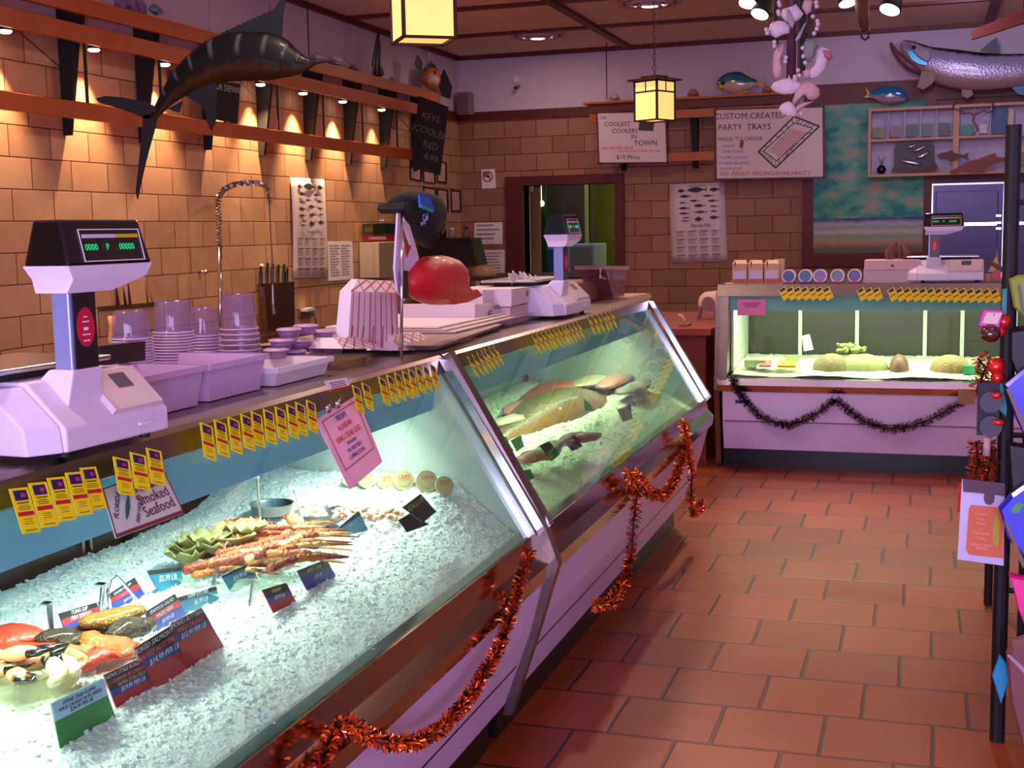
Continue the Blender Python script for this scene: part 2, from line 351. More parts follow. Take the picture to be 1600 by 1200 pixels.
# ------------------------------------------------------------ the room
struct(MB().box(-.2, 8.2, -18, 3.6, -.1, 0).build('floor', FLOORM, origin=(0, 0, 0)), 'terracotta square tile floor laid in staggered rows')
struct(MB().box(-.2, 8.2, -18, 3.6, 3.65, 3.75).build('ceiling', CEILM), 'pinkish tan panelled ceiling')
wl = struct(MB().box(-.2, 0, -18, .2, 0, 2.87).build('wall_left', BLK_L, origin=(0, 0, 0)), 'tan block wall on the left lit by small lamps')
struct(MB().box(-.2, 0, -18, .2, 2.87, 3.65).build('wall_left_upper', PLASTER, origin=(0, 0, 0)), 'white plaster band above the left block wall')
DX0, DX1, DZ = .835, 1.99, 2.055
mb = MB().box(0, DX0, 0, .2, 0, 2.87).box(DX1, 5.62, 0, .2, 0, 2.87).box(DX0, DX1, 0, .2, DZ, 2.87)
struct(mb.build('wall_back', BLK_B, origin=(0, 0, 0)), 'tan block wall at the back, coloured darker for weak light')
struct(MB().box(0, 8.2, 0, .2, 2.87, 3.65).build('wall_back_upper', PLASTER, origin=(0, 0, 0)), 'white plaster band above the back block wall')
struct(MB().box(8.0, 8.2, -18, .2, 0, 3.65).build('wall_right', PLASTER, origin=(0, 0, 0)))
struct(MB().box(5.62, 8.0, 0, .2, 0, 2.87).build('wall_back_right', REDW, origin=(0, 0, 0)), 'red brown boarded wall around the steel doors')
# trims
struct(MB().box(.0, 1.72, -.03, 0, 2.865, 2.968).box(0, .03, -1.3, -.03, 2.865, 2.968).build('trim_1', REDW), 'dark red brown trim between block and plaster')
struct(MB().box(4.20, 8.0, -.05, 0, 2.85, 3.075).build('trim_2', REDW), 'dark brown header board above the mural')
struct(MB().box(0, 8, -.05, 0, 3.60, 3.65).box(0, .05, -18, -.05, 3.60, 3.65).build('trim_3', REDW), 'dark moulding where walls meet ceiling')
k = 4
for yy in (-1.6, -3.2, -4.8, -6.4, -8.0, -9.6, -11.2):
    struct(MB().box(.05, 8, yy - .045, yy + .045, 3.62, 3.65).build('trim_%d' % k, REDW), 'dark ceiling batten running across the room'); k += 1
for xx in (2.16, 4.3, 6.15):
    struct(MB().box(xx - .045, xx + .045, -17, -.05, 3.61, 3.65).build('trim_%d' % k, REDW), 'dark ceiling batten running to the back wall'); k += 1
# service opening
fr = thing('door_frame', 'dark red wooden frame around the opening to the back room', 'door frame', (1.35, -.05, 0)); fr['kind'] = 'structure'; fr.name = 'door_1'
MB().box(.612, DX0, -.06, .21, 0, 2.165).build('left_jamb', REDW, fr); MB().box(DX1, 2.10, -.06, .21, 0, 2.165).build('right_jamb', REDW, fr)
MB().box(DX0, DX1, -.06, .21, DZ, 2.165).build('head', REDW, fr)
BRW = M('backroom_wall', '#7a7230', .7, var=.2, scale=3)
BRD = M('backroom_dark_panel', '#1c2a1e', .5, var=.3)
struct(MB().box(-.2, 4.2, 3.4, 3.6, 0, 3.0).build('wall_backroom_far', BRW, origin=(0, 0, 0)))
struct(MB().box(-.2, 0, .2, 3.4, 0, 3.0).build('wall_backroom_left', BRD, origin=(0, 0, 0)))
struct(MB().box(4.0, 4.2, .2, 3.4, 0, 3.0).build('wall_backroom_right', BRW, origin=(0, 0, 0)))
lamp('backroom_glow', 'AREA', (2.6, 2.3, 2.9), 26, (.85, 1.0, .35), .5, aim=(2.4, 2.4, 0))
lamp('backroom_glow', 'AREA', (.9, 1.2, 2.9), 8, (.7, .8, 1.0), .3, aim=(.9, 1.0, 0))
# mural
def mural():
    m = bpy.data.materials.new('seaside_mural_paint'); m.use_nodes = True; n = m.node_tree; b = n.nodes['Principled BSDF']; L = n.links.new
    g = n.nodes.new('ShaderNodeNewGeometry'); sp = n.nodes.new('ShaderNodeSeparateXYZ'); L(g.outputs['Position'], sp.inputs[0])
    mp = n.nodes.new('ShaderNodeMapping'); mp.inputs['Scale'].default_value = (2.2, 1, 4.5); L(g.outputs['Position'], mp.inputs[0])
    nz = n.nodes.new('ShaderNodeTexNoise'); nz.inputs['Scale'].default_value = 1.6; nz.inputs['Detail'].default_value = 6; L(mp.outputs[0], nz.inputs['Vector'])
    c1 = n.nodes.new('ShaderNodeValToRGB'); e = c1.color_ramp.elements; e[0].position = .38; e[0].color = lin('#14857e'); e[1].position = .68; e[1].color = lin('#b09c88')
    x = e.new(.5); x.color = lin('#57a690'); L(nz.outputs[0], c1.inputs[0])
    mr = n.nodes.new('ShaderNodeMapRange'); mr.inputs[1].default_value = 1.18; mr.inputs[2].default_value = 1.56; L(sp.outputs[2], mr.inputs[0])
    ad = n.nodes.new('ShaderNodeMath'); ad.operation = 'MULTIPLY_ADD'; ad.inputs[1].default_value = .16
    n3 = n.nodes.new('ShaderNodeTexNoise'); n3.inputs['Scale'].default_value = 9; n3.inputs['Detail'].default_value = 5; L(g.outputs['Position'], n3.inputs['Vector'])
    sb = n.nodes.new('ShaderNodeMath'); sb.operation = 'SUBTRACT'; sb.inputs[1].default_value = .5; L(n3.outputs[0], sb.inputs[0]); L(sb.outputs[0], ad.inputs[0]); L(mr.outputs[0], ad.inputs[2])
    c2 = n.nodes.new('ShaderNodeValToRGB'); r = c2.color_ramp; st = [(0, '#8a5560'), (.14, '#4d7a58'), (.22, '#a8766a'), (.33, '#b89c8e'), (.5, '#7fa595'), (.62, '#cbbcae'), (.75, '#86aaa4'), (.87, '#b4b4bc'), (1, '#2a4c8c')]
    while len(r.elements) < len(st): r.elements.new(.5)
    for q, (p_, c) in zip(r.elements, st): q.position = p_; q.color = lin(c)
    L(ad.outputs[0], c2.inputs[0])
    gt = n.nodes.new('ShaderNodeMath'); gt.operation = 'GREATER_THAN'; gt.inputs[1].default_value = 1.575; L(sp.outputs[2], gt.inputs[0])
    mx = n.nodes.new('ShaderNodeMix'); mx.data_type = 'RGBA'; L(gt.outputs[0], mx.inputs[0]); L(c2.outputs[0], mx.inputs[6]); L(c1.outputs[0], mx.inputs[7])
    L(mx.outputs[2], b.inputs['Base Color']); b.inputs['Roughness'].default_value = .6; return m
mu = thing('wall_painting', 'large turquoise sea and sky painting in dark wooden frame', 'painting', (4.9, -.03, 1.03))
MB().box(4.31, 5.51, -.03, -.002, 1.18, 2.86).build('canvas', mural(), mu)
MB().box(4.19, 4.31, -.05, -.002, 1.03, 2.85).box(5.51, 5.63, -.05, -.002, 1.03, 2.85).box(4.31, 5.51, -.05, -.002, 1.03, 1.18).build('frame', REDW, mu)
# ------------------------------------------------------------ refrigerated cases
XT, ZT = 4.234, 1.14        # top front edge
XG, ZG = 4.515, .665        # foot of the slanted glass
XK, ZK = 4.553, .57         # knee
CGLASS = glass_mat('case_glass', '#eefbf2', 1.5, .0)
CPANEL = M('case_front_enamel', '#ddccf2', .35, var=.05, scale=4)
INNER = M('case_interior_white', '#d4ddd2', .4, var=.04)
DOORG = M('dark_sliding_door', '#2a2d20', .25, var=.25, scale=5)
STRIP = M('pale_blue_canopy', '#74bcea', .35, var=.06)
MIRROR = M('bumper_steel', '#b7aaa0', .14, 1., var=.1)
CASELIGHT = M('case_tube', '#e8fff0', .5, emit=4., var=0)
def prof(y, pts): return [(x, y, z) for x, z in pts]
def ext(mb, pts, y0, y1): return mb.prism(prof(y0, pts), (0, y1 - y0, 0))
def case(y0, y1, label, doors, endwall0=True, endwall1=True, lcol=(.80, 1.0, .86), power=60, topmat=DSTEEL):
    t = thing('display_case', label, 'display case', (4.1, (y0 + y1) / 2, 0))
    ext(MB(), [(3.50, 0), (4.36, 0), (4.36, .13), (3.50, .13)], y0 + .03, y1 - .03).build('kickplate', BLACK, t)
    ext(MB(), [(3.48, .13), (4.405, .13), (4.49, .36), (4.535, .53), (3.48, .56)], y0, y1).build('body', CPANEL, t, bevel=.004)
    MB().obox(((4.45 + .004), (y0 + y1) / 2, .262), (.001, 0, .003), (0, (y1 - y0) / 2 - .04, 0), (0, 0, .002)).build('seam', BLACK, t)
    ext(MB(), [(4.50, .515), (4.551, .525), (4.558, .57), (4.528, .60), (4.50, .60)], y0, y1).build('bumper', MIRROR, t)
    ext(MB(), [(4.47, .60), (4.528, .60), (4.519, .655), (4.485, .66), (4.47, .655)], y0, y1).build('sill', MIRROR, t)
    ext(MB(), [(3.60, .56), (4.47, .56), (4.47, .60), (3.60, .64)], y0 + .01, y1 - .01).build('deck', INNER, t)
    # top
    ext(MB(), [(3.62, 1.125), (4.20, 1.125), (4.236, 1.095), (4.244, 1.10), (4.238, 1.142), (4.225, 1.15), (3.62, 1.15)], y0, y1).build('top', topmat, t)
    ext(MB(), [(3.66, 1.075), (4.205, 1.075), (4.205, 1.125), (3.66, 1.125)], y0 + .02, y1 - .02).build('canopy', STRIP, t)
    ext(MB(), [(4.19, .995), (4.212, .995), (4.222, 1.095), (4.200, 1.095)], y0 + .02, y1 - .02).build('canopy_front', STRIP, t)
    ext(MB(), [(4.09, 1.045), (4.13, 1.045), (4.13, 1.07), (4.09, 1.07)], y0 + .08, y1 - .08).build('light_tube', CASELIGHT, t)
    # glass
    ext(MB(), [(XG - .004, ZG - .01), (XG + .002, ZG - .01), (XT + .012, ZT - .035), (XT + .006, ZT - .035)], y0 + .03, y1 - .03).build('front_glass', CGLASS, t)
    # frame bars at both ends
    for a, b in ((y0, y0 + .035), (y1 - .035, y1)):
        ext(MB(), [(XG + .012, ZG - .02), (XG + .03, ZG + .0), (XT + .028, ZT), (XT + .002, ZT + .004)], a, b).build('end_bar', CHROME, t)
    # rear wall and doors
    ext(MB(), [(3.56, .56), (3.60, .56), (3.60, .70), (3.56, .70)], y0, y1).build('rear_ledge', STEEL, t)
    ext(MB(), [(3.56, 1.06), (3.60, 1.06), (3.60, 1.125), (3.56, 1.125)], y0, y1).build('rear_rail', STEEL, t)
    for a, b, dark in doors:
        d = MB().box(3.57, 3.582, a, b, .70, 1.06).build('sliding_door', DOORG if dark else INNER, t)
        MB().box(3.583, 3.592, a, a + .03, .70, 1.06).box(3.583, 3.592, b - .03, b, .70, 1.06).build('door_frame', STEEL, d)
    for yy, f in ((y0, endwall0), (y1, endwall1)):
        if f:
            a = yy + .004 if yy == y0 else yy - .024
            ext(MB(), [(3.60, .56), (4.49, .60), (4.508, .66), (4.225, 1.12), (3.60, 1.12)], a, a + .02).build('end_wall', INNER, t)
    l = lamp('case_glow', 'AREA', (4.11, (y0 + y1) / 2, 1.04), power, lcol, .03, y1 - y0 - .2, aim=(4.25, (y0 + y1) / 2, .6))
    l.rotation_euler = (0, .12, 0); l.data.spread = 1.9
    return t
YJ = -11.62
c1 = case(-14.66, YJ, 'nearest long white display case with slanted glass, crushed ice and crab legs', [(-14.2, -13.3, 1), (-13.32, -12.4, 1), (-12.42, YJ - .03, 1)], True, True, power=23, lcol=(.93, 1.0, .93))
c2 = case(YJ + .02, -8.75, 'second slanted glass display case, greener inside, holding a large whole fish', [(-11.5, -10.6, 0), (-10.62, -9.7, 0), (-9.72, -8.8, 0)], True, True, lcol=(.86, 1.0, .62), power=15)
MB().box(4.47, 4.476, -11.50, -11.40, .415, .43).build('maker_plate', BLUEINK, c2)
# vertical joint profile between the two cases
jt = ext(MB(), [(4.40, .10), (4.425, .10), (4.512, .36), (4.575, .56), (4.53, .69), (4.262, 1.16), (4.23, 1.14), (4.50, .66), (4.53, .57), (4.47, .36)], YJ - .012, YJ + .03)
tag(jt.build('joint_strip', DSTEEL), 'steel strip covering the joint between the two slanted display cases', 'strip')
MB().obox((4.425, -11.72, .24), (.03, 0, .085), (0, .05, .0), (.004, 0, -.001)).build('dented_corner', ENAMEL, c1)
# back case, its glass facing the camera
BX0, BX1, BY = 4.33, 6.35, -7.10
def bprof(x, pts): return [(x, y, z) for y, z in pts]
def bext(mb, pts, x0, x1): return mb.prism(bprof(x0, pts), (x1 - x0, 0, 0))
b = thing('display_case', 'display case across the back facing the aisle, purple garland on its front', 'display case', ((BX0 + BX1) / 2, -6.7, 0))
bext(MB(), [(-7.05, 0), (-6.2, 0), (-6.2, .12), (-7.05, .12)], BX0 + .02, BX1).build('kickplate', M('glossy_black', '#030408', .3), b)
bext(MB(), [(-7.12, .12), (-7.165, .3), (-7.18, .50), (-6.2, .50), (-6.2, .12)], BX0 + .03, BX1).build('body', CPANEL, b, bevel=.004)
MB().box(BX0 + .04, BX1 - .01, -7.172, -7.16, .30, .306).build('seam', M('seam_violet', '#7a4a70', .5), b)
bext(MB(), [(-7.19, .49), (-7.205, .53), (-7.195, .57), (-7.15, .575), (-7.15, .49)], BX0, BX1).build('bumper', CHROME, b)
bext(MB(), [(-7.15, .50), (-6.25, .50), (-6.25, .58), (-7.15, .56)], BX0 + .02, BX1).build('deck', INNER, b)
bext(MB(), [(-7.12, 1.075), (-7.10, 1.145), (-6.35, 1.145), (-6.35, 1.11), (-7.08, 1.11)], BX0 - .01, BX1).build('top', DSTEEL, b)
bext(MB(), [(-7.085, .985), (-7.07, 1.085), (-6.4, 1.085), (-6.4, 1.07), (-7.05, 1.07), (-7.068, .985)], BX0 + .03, BX1).build('canopy', STRIP, b)
bext(MB(), [(-7.175, .56), (-7.169, .56), (-7.099, 1.08), (-7.105, 1.08)], BX0 + .05, BX1).build('front_glass', glass_mat('back_case_glass', '#f4fbea', 1.5), b)
bext(MB(), [(-7.20, .56), (-7.11, 1.10), (-7.02, 1.10), (-7.08, .56)], BX0 + .01, BX0 + .06).build('end_bar', DSTEEL, b)
bext(MB(), [(-7.10, .02), (-7.19, .50), (-7.11, 1.10), (-6.25, 1.10), (-6.25, .02)], BX0 - .02, BX0 + .012).build('end_panel', DSTEEL, b)
MB().box(BX0 + .06, BX1, -6.27, -6.25, .56, 1.11).build('rear_wall', M('rear_glass_olive', '#3a3a28', .3, var=.3, scale=3), b)
for xx in (4.75, 5.12, 5.55, 5.78, 6.1):
    MB().box(xx - .012, xx + .012, -6.30, -6.27, .6, 1.07).build('rear_post', INNER, b)
MB().box(BX0 + .06, BX0 + .075, -7.0, -6.3, .56, 1.07).build('end_liner', INNER, b)
MB().box(4.44, 4.53, -7.178, -7.172, .415, .435).build('maker_plate', BLUEINK, b)
l = lamp('case_glow', 'AREA', (5.3, -6.95, 1.03), 19, (1.0, 1.0, .86), 1.8, .04, aim=(5.3, -6.8, .5))
# small framed panel leaning between case end and back case
# ------------------------------------------------------------ crushed ice
def ice_mat(name, c):
    m = M(name, c, .38, var=.04, scale=40, bump=.8, bscale=150, sub=.25); return m
ICE = ice_mat('crushed_ice', '#f6faff')
def zi(x, y):
    m = max(0., 1 - (-11.64 - y) / .42) if y < -11.62 else 0.; m = m * m * (3 - 2 * m) * .085 * min(1., max(0., (4.46 - x) / .18))
    t = min(1, max(0, (4.49 - x) / .28)); return .648 + .068 * (t * t * (3 - 2 * t)) + .03 * max(0, 4.1 - x) + m
def ice(name, x0, x1, y0, y1, zf, label, along='y', step=.016, chips=2200, m=ICE):
    nx = int((x1 - x0) / step); ny = int((y1 - y0) / step); vs = []; fs = []
    for j in range(ny + 1):
        for i in range(nx + 1):
            x = x0 + (x1 - x0) * i / nx; y = y0 + (y1 - y0) * j / ny
            z = zf(x, y) + jit(.0028) + .006 * math.sin(x * 11 + y * 7) * math.sin(y * 9)
            vs.append((x + jit(.004), y + jit(.004), z))
    for j in range(ny):
        for i in range(nx):
            a = j * (nx + 1) + i; fs.append((a, a + 1, a + nx + 2, a + nx + 1))
    mb = MB().add(vs, fs)
    for k in range(chips):
        x = random.uniform(x0, x1); y = random.uniform(y0, y1); z = zf(x, y) + .006 * math.sin(x * 11 + y * 7) * math.sin(y * 9)
        r = random.uniform(.0015, .0045); a = Vector((jit(1), jit(1), jit(1))).normalized(); c = a.orthogonal().normalized(); d = a.cross(c)
        mb.obox((x, y, z + .002), a * r, c * r * .8, d * r * .6)
    o = mb.build(name, m); return tag(o, label, 'ice', kind='stuff')
ice('crushed_ice', 3.61, 4.495, -14.62, YJ - .03, zi, 'white crushed ice filling the nearest display case', step=.010, chips=7000)
ice('crushed_ice', 3.61, 4.495, YJ + .05, -8.8, zi, 'greenish lit crushed ice in the second display case', step=.014, chips=3500, m=ice_mat('crushed_ice_green', '#dfe9cf'))
ice('crushed_ice', BX0 + .08, BX1 - .02, -7.14, -6.3, lambda x, y: .585 + .05 * max(0, min(1, (y + 7.14) / .5)), 'pale ice bed in the display case across the back', step=.03, chips=900, m=ice_mat('crushed_ice_pale', '#eef2dc'))
# ------------------------------------------------------------ left wall: shelf, brackets and lamps
sh = thing('wall_shelf', 'long orange stained shelf with two rails high on the left block wall', 'shelf', (.15, -5, 2.9))
MB().box(.0, .30, -9.6, -1.42, 3.04, 3.065).build('shelf_board', ORANGEW, sh, bevel=.003)
MB().box(.255, .30, -9.6, -1.42, 2.96, 3.04).build('fascia', ORANGEW, sh)
MB().box(.20, .24, -9.6, -1.85, 2.79, 2.905).build('upper_rail', ORANGEW, sh, bevel=.003)
MB().box(.20, .24, -9.6, -1.90, 2.29, 2.40).build('lower_rail', ORANGEW, sh, bevel=.003)
fin0 = None
for i, y in enumerate((-8.55, -7.66, -6.79, -5.90, -5.02, -4.14, -3.28, -2.41, -1.53)):
    MB().hexa([(.002, y - .016, 2.20), (.055, y - .016, 2.20), (.055, y + .016, 2.20), (.002, y + .016, 2.20)],
              [(.002, y - .016, 3.04), (.195, y - .016, 3.04), (.195, y + .016, 3.04), (.002, y + .016, 3.04)]).build('bracket', MATTB, sh)
    MB().box(.195, .20, y - .016, y + .016, 2.30, 3.0).build('bracket_face', MATTB, sh)
for a, b in (((30, 50), (97, 108)), ((374, 125), (404, 160)), ((622, 182), (648, 210))):
    MB().tube([on(*a, x=.19), on(*b, x=.05)], .004, 6).build('brace_wire', BLACK, sh)
BULB = M('lit_reflector', '#fff1dc', .5, emit=9, var=0)
names = ['first', 'second', 'third', 'fourth', 'fifth', 'sixth', 'seventh', 'eighth']
sp = None
for i, (y, w) in enumerate(((-8.33, 0), (-7.45, 1), (-6.6, 1), (-5.7, .5), (-5.16, 1), (-4.38, 1), (-3.55, 1), (-2.62, .45))):
    lab = '%s small cone lamp from the left under the upper rail on the left wall' % names[i]
    if sp is None:
        sp = thing('wall_spotlight', lab, 'lamp', (.12, y, 2.79), 'cone lamps behind the upper rail')
        MB().lathe([(.02, .10), (.025, .04), (.045, .0), (.042, .0), (.02, .038)], (.12, y, 2.79), 18).build('shade', MATTB, sp)
        MB().lathe([(.001, .012), (.030, .010), (.041, -.006), (.030, -.016), (.001, -.02)], (.12, y, 2.79), 18).build('reflector', BULB, sp, smooth=True)
    else: dup(sp, (.12, y, 2.79), label=lab)
    lamp('wall_spot_glow', 'SPOT', (.13, y, 2.765), 190 * (w or .8), (1.0, .64, .34), .02, aim=(.0, y, .9), spot=1.25, blend=.85)
def rod(u, v0, v1, pl, lab):
    a, b_ = on(u, v0, **pl), on(u, v1, **pl)
    tag(MB().tube([(b_.x, b_.y, b_.z), (b_.x, b_.y, 3.65)], .006, 8).build('hanging_rod', BLACK), lab, 'rod')
rod(483, 0, 92, dict(x=.27), 'thin black rod from ceiling to the left shelf beside the swordfish head')
rod(667, 70, 122, dict(x=.27), 'thin black rod above the round orange fish on the left shelf')
rod(948, 60, 156, dict(y=-.27), 'thin black rod holding the shelf on the back wall')
# marlin
MAR = fish_mat('marlin_skin', '#050608', '#0c0d10', '#38240c', '#3c4044', 13, .0, .5, .08, w=(.42, .56, .66, .78))
FIND = M('marlin_fin', '#0d1419', .4, var=.3)
Y = -9.6; mk = lambda L_: [on(u, v, y=Y) for u, v, *_ in L_]
px = [(233, 190, 2), (243, 178, 7), (262, 152, 14), (285, 128, 23), (312, 110, 31), (347, 92, 36), (390, 88, 37), (430, 90, 34), (455, 97, 23), (476, 100, 12), (492, 97, 4.5), (508, 95.5, 2), (524, 95, 1)]
MAR.node_tree.nodes['Principled BSDF'].inputs['Specular IOR Level'].default_value = .2
ma = thing('mounted_billfish', 'dark mounted billfish with crescent tail hanging above the service counter', 'mounted fish', on(380, 100, y=Y))
s = (on(801, 600, y=Y) - on(800, 600, y=Y)).length
fish_body(mk(px), [p[2] * s for p in px], [p[2] * s * (.55 if p[0] < 480 else 1) for p in px], MAR, ma, (0, 1, 0), n=24, sm=4)
dz = [(343, 58)] + [(343 + i * 4.1, 54 - i * 1.85 - (2 if i % 2 else 0)) for i in range(1, 22)] + [(437, 2), (443, -14), (447, -26), (447, -5), (442, 25), (440, 60), (400, 66)]
fin(dz, FIND, ma, 'dorsal_fin', y=Y)
fin([(150, 154), (165, 150), (190, 152), (225, 159), (247, 168), (243, 185), (228, 186), (205, 176), (175, 166), (155, 160)], FIND, ma, 'tail_lobe', y=Y)
fin([(224, 180), (247, 178), (243, 198), (234, 230), (225, 265), (215, 312), (212, 300), (217, 255), (221, 215)], FIND, ma, 'tail_lobe', y=Y)
fin([(290, 150), (330, 125), (338, 130), (337, 188), (330, 205), (324, 192), (320, 172), (308, 160)], FIND, ma, 'anal_fin', y=Y - .02)
fin([(404, 92), (420, 93), (436, 97), (438, 108), (432, 114), (425, 103), (410, 98)], FIND, ma, 'pectoral_fin', y=Y - .16)
fin([(262, 108), (276, 112), (270, 130), (262, 132)], FIND, ma, 'second_dorsal_fin', y=Y)
fin([(262, 170), (285, 158), (280, 176), (272, 174)], FIND, ma, 'second_anal_fin', y=Y)
MB().ball(on(463, 96, y=Y - .07), .010).build('eye', BLACK, ma, smooth=True)
for u in (330, 425):
    a = on(u, 92, y=Y); MB().tube([a, (a.x, a.y, 3.65)], .0012, 6).build('hanging_wire', BLACK, ma)
# sign behind the fin
sg = thing('hanging_sign', 'small black sign with white capitals below the swordfish belly', 'sign', on(350, 195, x=.25))
flat([(335, 127), (374, 131), (369, 194), (332, 186)], MATTB, 'board', sg, .012, x=.25)
text('FOR DEMAND', on(357, 139, x=.264), (0, 1, 0), (0, 0, 1), .05, M('chalk_white', '#b9b2b4', .8), sg, w=.30)
# things on the left shelf
SHELLM = M('pale_shell', '#c3aab0', .5, var=.2, scale=25, bump=.3)
def conch(u, v, pl, r, lab, m=None, grp=None, name='conch_shell'):
    c = on(u, v, **pl); c.z = 3.066 + r * .42; mb = MB(); pts = []; rr = []
    for k in range(40):
        t = k / 39; a = t * 14; q = r * .62 * (1 - t) ** .8
        pts.append(c + Vector((math.cos(a) * q * .8, -r + t * 2.1 * r, math.sin(a) * q * .8))); rr.append(r * .52 * (1 - t) ** .9 + .002)
    mb.tube(pts, rr, 10)
    mb.body([c + Vector((r * .2, -r * 1.1, 0)), c + Vector((r * .6, -r * .3, 0)), c + Vector((r * .5, r * .6, .0))], [r * .1, r * .5, r * .1], [r * .08, r * .2, r * .05], 10, (0, 0, 1))
    o = mb.build(name, m or SHELLM, smooth=True); tag(o, lab, 'shell', grp); return o
Z3 = dict(x=.2)
def fan(u, v, r, pl, lab, m):
    c = on(u, v, **pl); mb = MB(); n = 15; R0 = []; R1 = []
    for k in range(n):
        a = -1.25 + 2.5 * k / (n - 1); q = r * (1 + (.06 if k % 2 else 0))
        R0.append(c + Vector((.0, math.sin(a) * q, math.cos(a) * q))); R1.append(c + Vector((.04 + (.006 if k % 2 else 0), math.sin(a) * q * .55, math.cos(a) * q * .55)))
    base = [c + Vector((.01, jit(.001), -.002)) for _ in range(n)]
    back = [p + Vector((-.012, 0, 0)) for p in R0]
    mb.loft([base, R1, R0, back, [p + Vector((-.012, 0, 0)) for p in base]], closed=False)
    o = mb.build('scallop_shell', m, smooth=False); return tag(o, lab, 'shell')
fan(243, 24, .075, Z3, 'blue grey fan shell on the left shelf near the glass jars', M('blue_shell', '#6e7088', .5, var=.2))
JARG = glass_mat('jar_glass', '#d8c8e0', 1.5, body=.12, bodycol='#b8a0c8')
for i, (u, h) in enumerate(((188, .13), (207, .16), (219, .12))):
    c = on(u, 6 + i * 4, x=.2); c.z = 3.065
    j = thing('glass_jar', '%s clear glass jar from the left at the top left of the shelf' % names[i], 'jar', c, 'glass jars on the left shelf')
    MB().lathe([(.001, .0), (.04, .0), (.045, .02), (.045, h * .7), (.03, h * .85), (.032, h)], c, 18).build('glass', JARG, j, smooth=True)
    MB().lathe([(.001, .01), (.038, .01), (.038, h * .4), (.001, h * .42)], c, 16).build('contents', M('jar_shells', '#8a6a9a', .6, var=.4, scale=60), j)
conch(497, 84, Z3, .07, 'pale pink conch shell on the left shelf just right of the swordfish bill')
conch(528, 82, Z3, .10, 'large white and black conch shell in the middle of the left shelf', M('spotted_shell', '#cdb6c0', .4, var=.35, scale=18, bump=.4))
conch(553, 98, Z3, .055, 'small dark tipped shell left of the tall carved fin on the left shelf', M('dark_shell', '#7f6470', .4, var=.5, scale=30, bump=.3))
conch(616, 118, Z3, .055, 'small pink shell between the carved fin and the orange puffed fish')
cv = thing('carved_stone', 'tall dark green pointed carved stone on the left shelf', 'carving', on(588, 112, x=.2))
MB().body([on(592, 118, x=.2), on(588, 100, x=.2), on(590, 75, x=.2), on(591, 52, x=.2)], [.075, .07, .05, .018], [.05, .045, .03, .01], 12, (1, 0, 0)).build('stone', M('green_black_stone', '#3c4440', .25, var=.5, scale=14, bump=.3), cv, smooth=True)
for k in range(3):
    MB().tube([on(582 + k * 7, 116, x=.255), on(584 + k * 5, 95, x=.25), on(589 + k * 2, 65, x=.235)], [.008, .010, .003], 8).build('carved_ridge', M('grey_stone_ridge', '#6c746c', .3, var=.3), cv, smooth=True)
# puffed fish
pf = thing('pufferfish_model', 'round orange fish model with dark spiky fins at the far end of the left shelf', 'fish model', on(675, 122, x=.15))
PC = on(672, 122, x=.17)
MB().ball(PC, (.10, .20, .125), 20, 14).build('body', M('orange_puffer', '#c86a3a', .35, var=.3, scale=9, coat=.4), pf, smooth=True)
MB().ball(PC + Vector((.035, -.06, -.03)), (.09, .12, .07), 14, 10).build('pale_belly', M('puffer_belly', '#d6b098', .5, var=.25, scale=20), pf, smooth=True)
for k in range(7):
    a = -1.1 + k * .36; p = PC + Vector((.02, math.sin(a) * .17, math.cos(a) * .11))
    MB().tube([p, p + Vector((.0, math.sin(a) * .05, .09 - abs(a) * .02))], [.022, .002], 6).build('spine', M('puffer_spine', '#3d4648', .5, var=.2), pf)
fin([(694, 108), (706, 135), (703, 155), (690, 150), (684, 128)], MATTB, pf, 'tail_fin', x=.17); fin([(648, 100), (658, 122), (660, 98), (652, 85)], M('puffer_spine', '#3d4648'), pf, 'side_fin', x=.22)
MB().ball(PC + Vector((.085, -.07, .05)), .018).build('eye', BLACK, pf, smooth=True)
# chalkboard
cb = thing('chalkboard', 'tall narrow black chalkboard with chalk prices hanging in the left back corner', 'chalkboard', on(670, 270, y=-2.1))
q4 = [(655, 150), (701, 167), (688, 274), (641, 262)]
flat(q4, MATTB, 'slate', cb, .012, y=-2.1)
CH = M('chalk', '#77706f', .9, var=.2)
cr_ = (on(700, 165, y=-2.12) - on(656, 151, y=-2.12)); cr_.y = 0
for v, t_, w in ((184, 'KEYS', .12), (207, '(COOLER)', .27), (228, 'RED', .13), (247, '4.99', .20)):
    text(t_, on(673, v, y=-2.115), cr_, (.06, 0, 1), .07, CH, cb, w=w)
MB().tube([on(672, 158, y=-2.1), on(672, 150, y=-2.1) + Vector((0, 0, .12))], .002).build('hook_wire', BLACK, cb)
# speaker, camera
spk = thing('wall_speaker', 'pale grey box speaker mounted in the back corner under the ceiling', 'speaker', on(724, 178, y=-.12))
MB().box(.055, .225, -.20, -.04, 2.93, 3.20).build('cabinet', M('speaker_grey', '#8d7480', .6), spk, bevel=.01)
MB().box(.07, .21, -.206, -.20, 2.945, 3.185).build('grille', M('speaker_grille', '#77606c', .8, bump=.6, bscale=400), spk)
cm = thing('security_camera', 'small white security camera with dark lens on the back plaster', 'camera', on(806, 138, y=-.02))
c = on(806, 127, y=-.02); MB().box(c.x - .03, c.x + .04, -.04, 0, c.z - .02, c.z + .05).build('mount', WHITE, cm)
c = on(806, 137, y=-.12); MB().tube([c + Vector((0, .12, .03)), c], .022, 12).build('camera_body', M('camera_grey', '#8f8088', .5), cm); MB().tube([c, c + Vector((0, -.03, -.005))], .018, 12).build('lens', BLACK, cm)
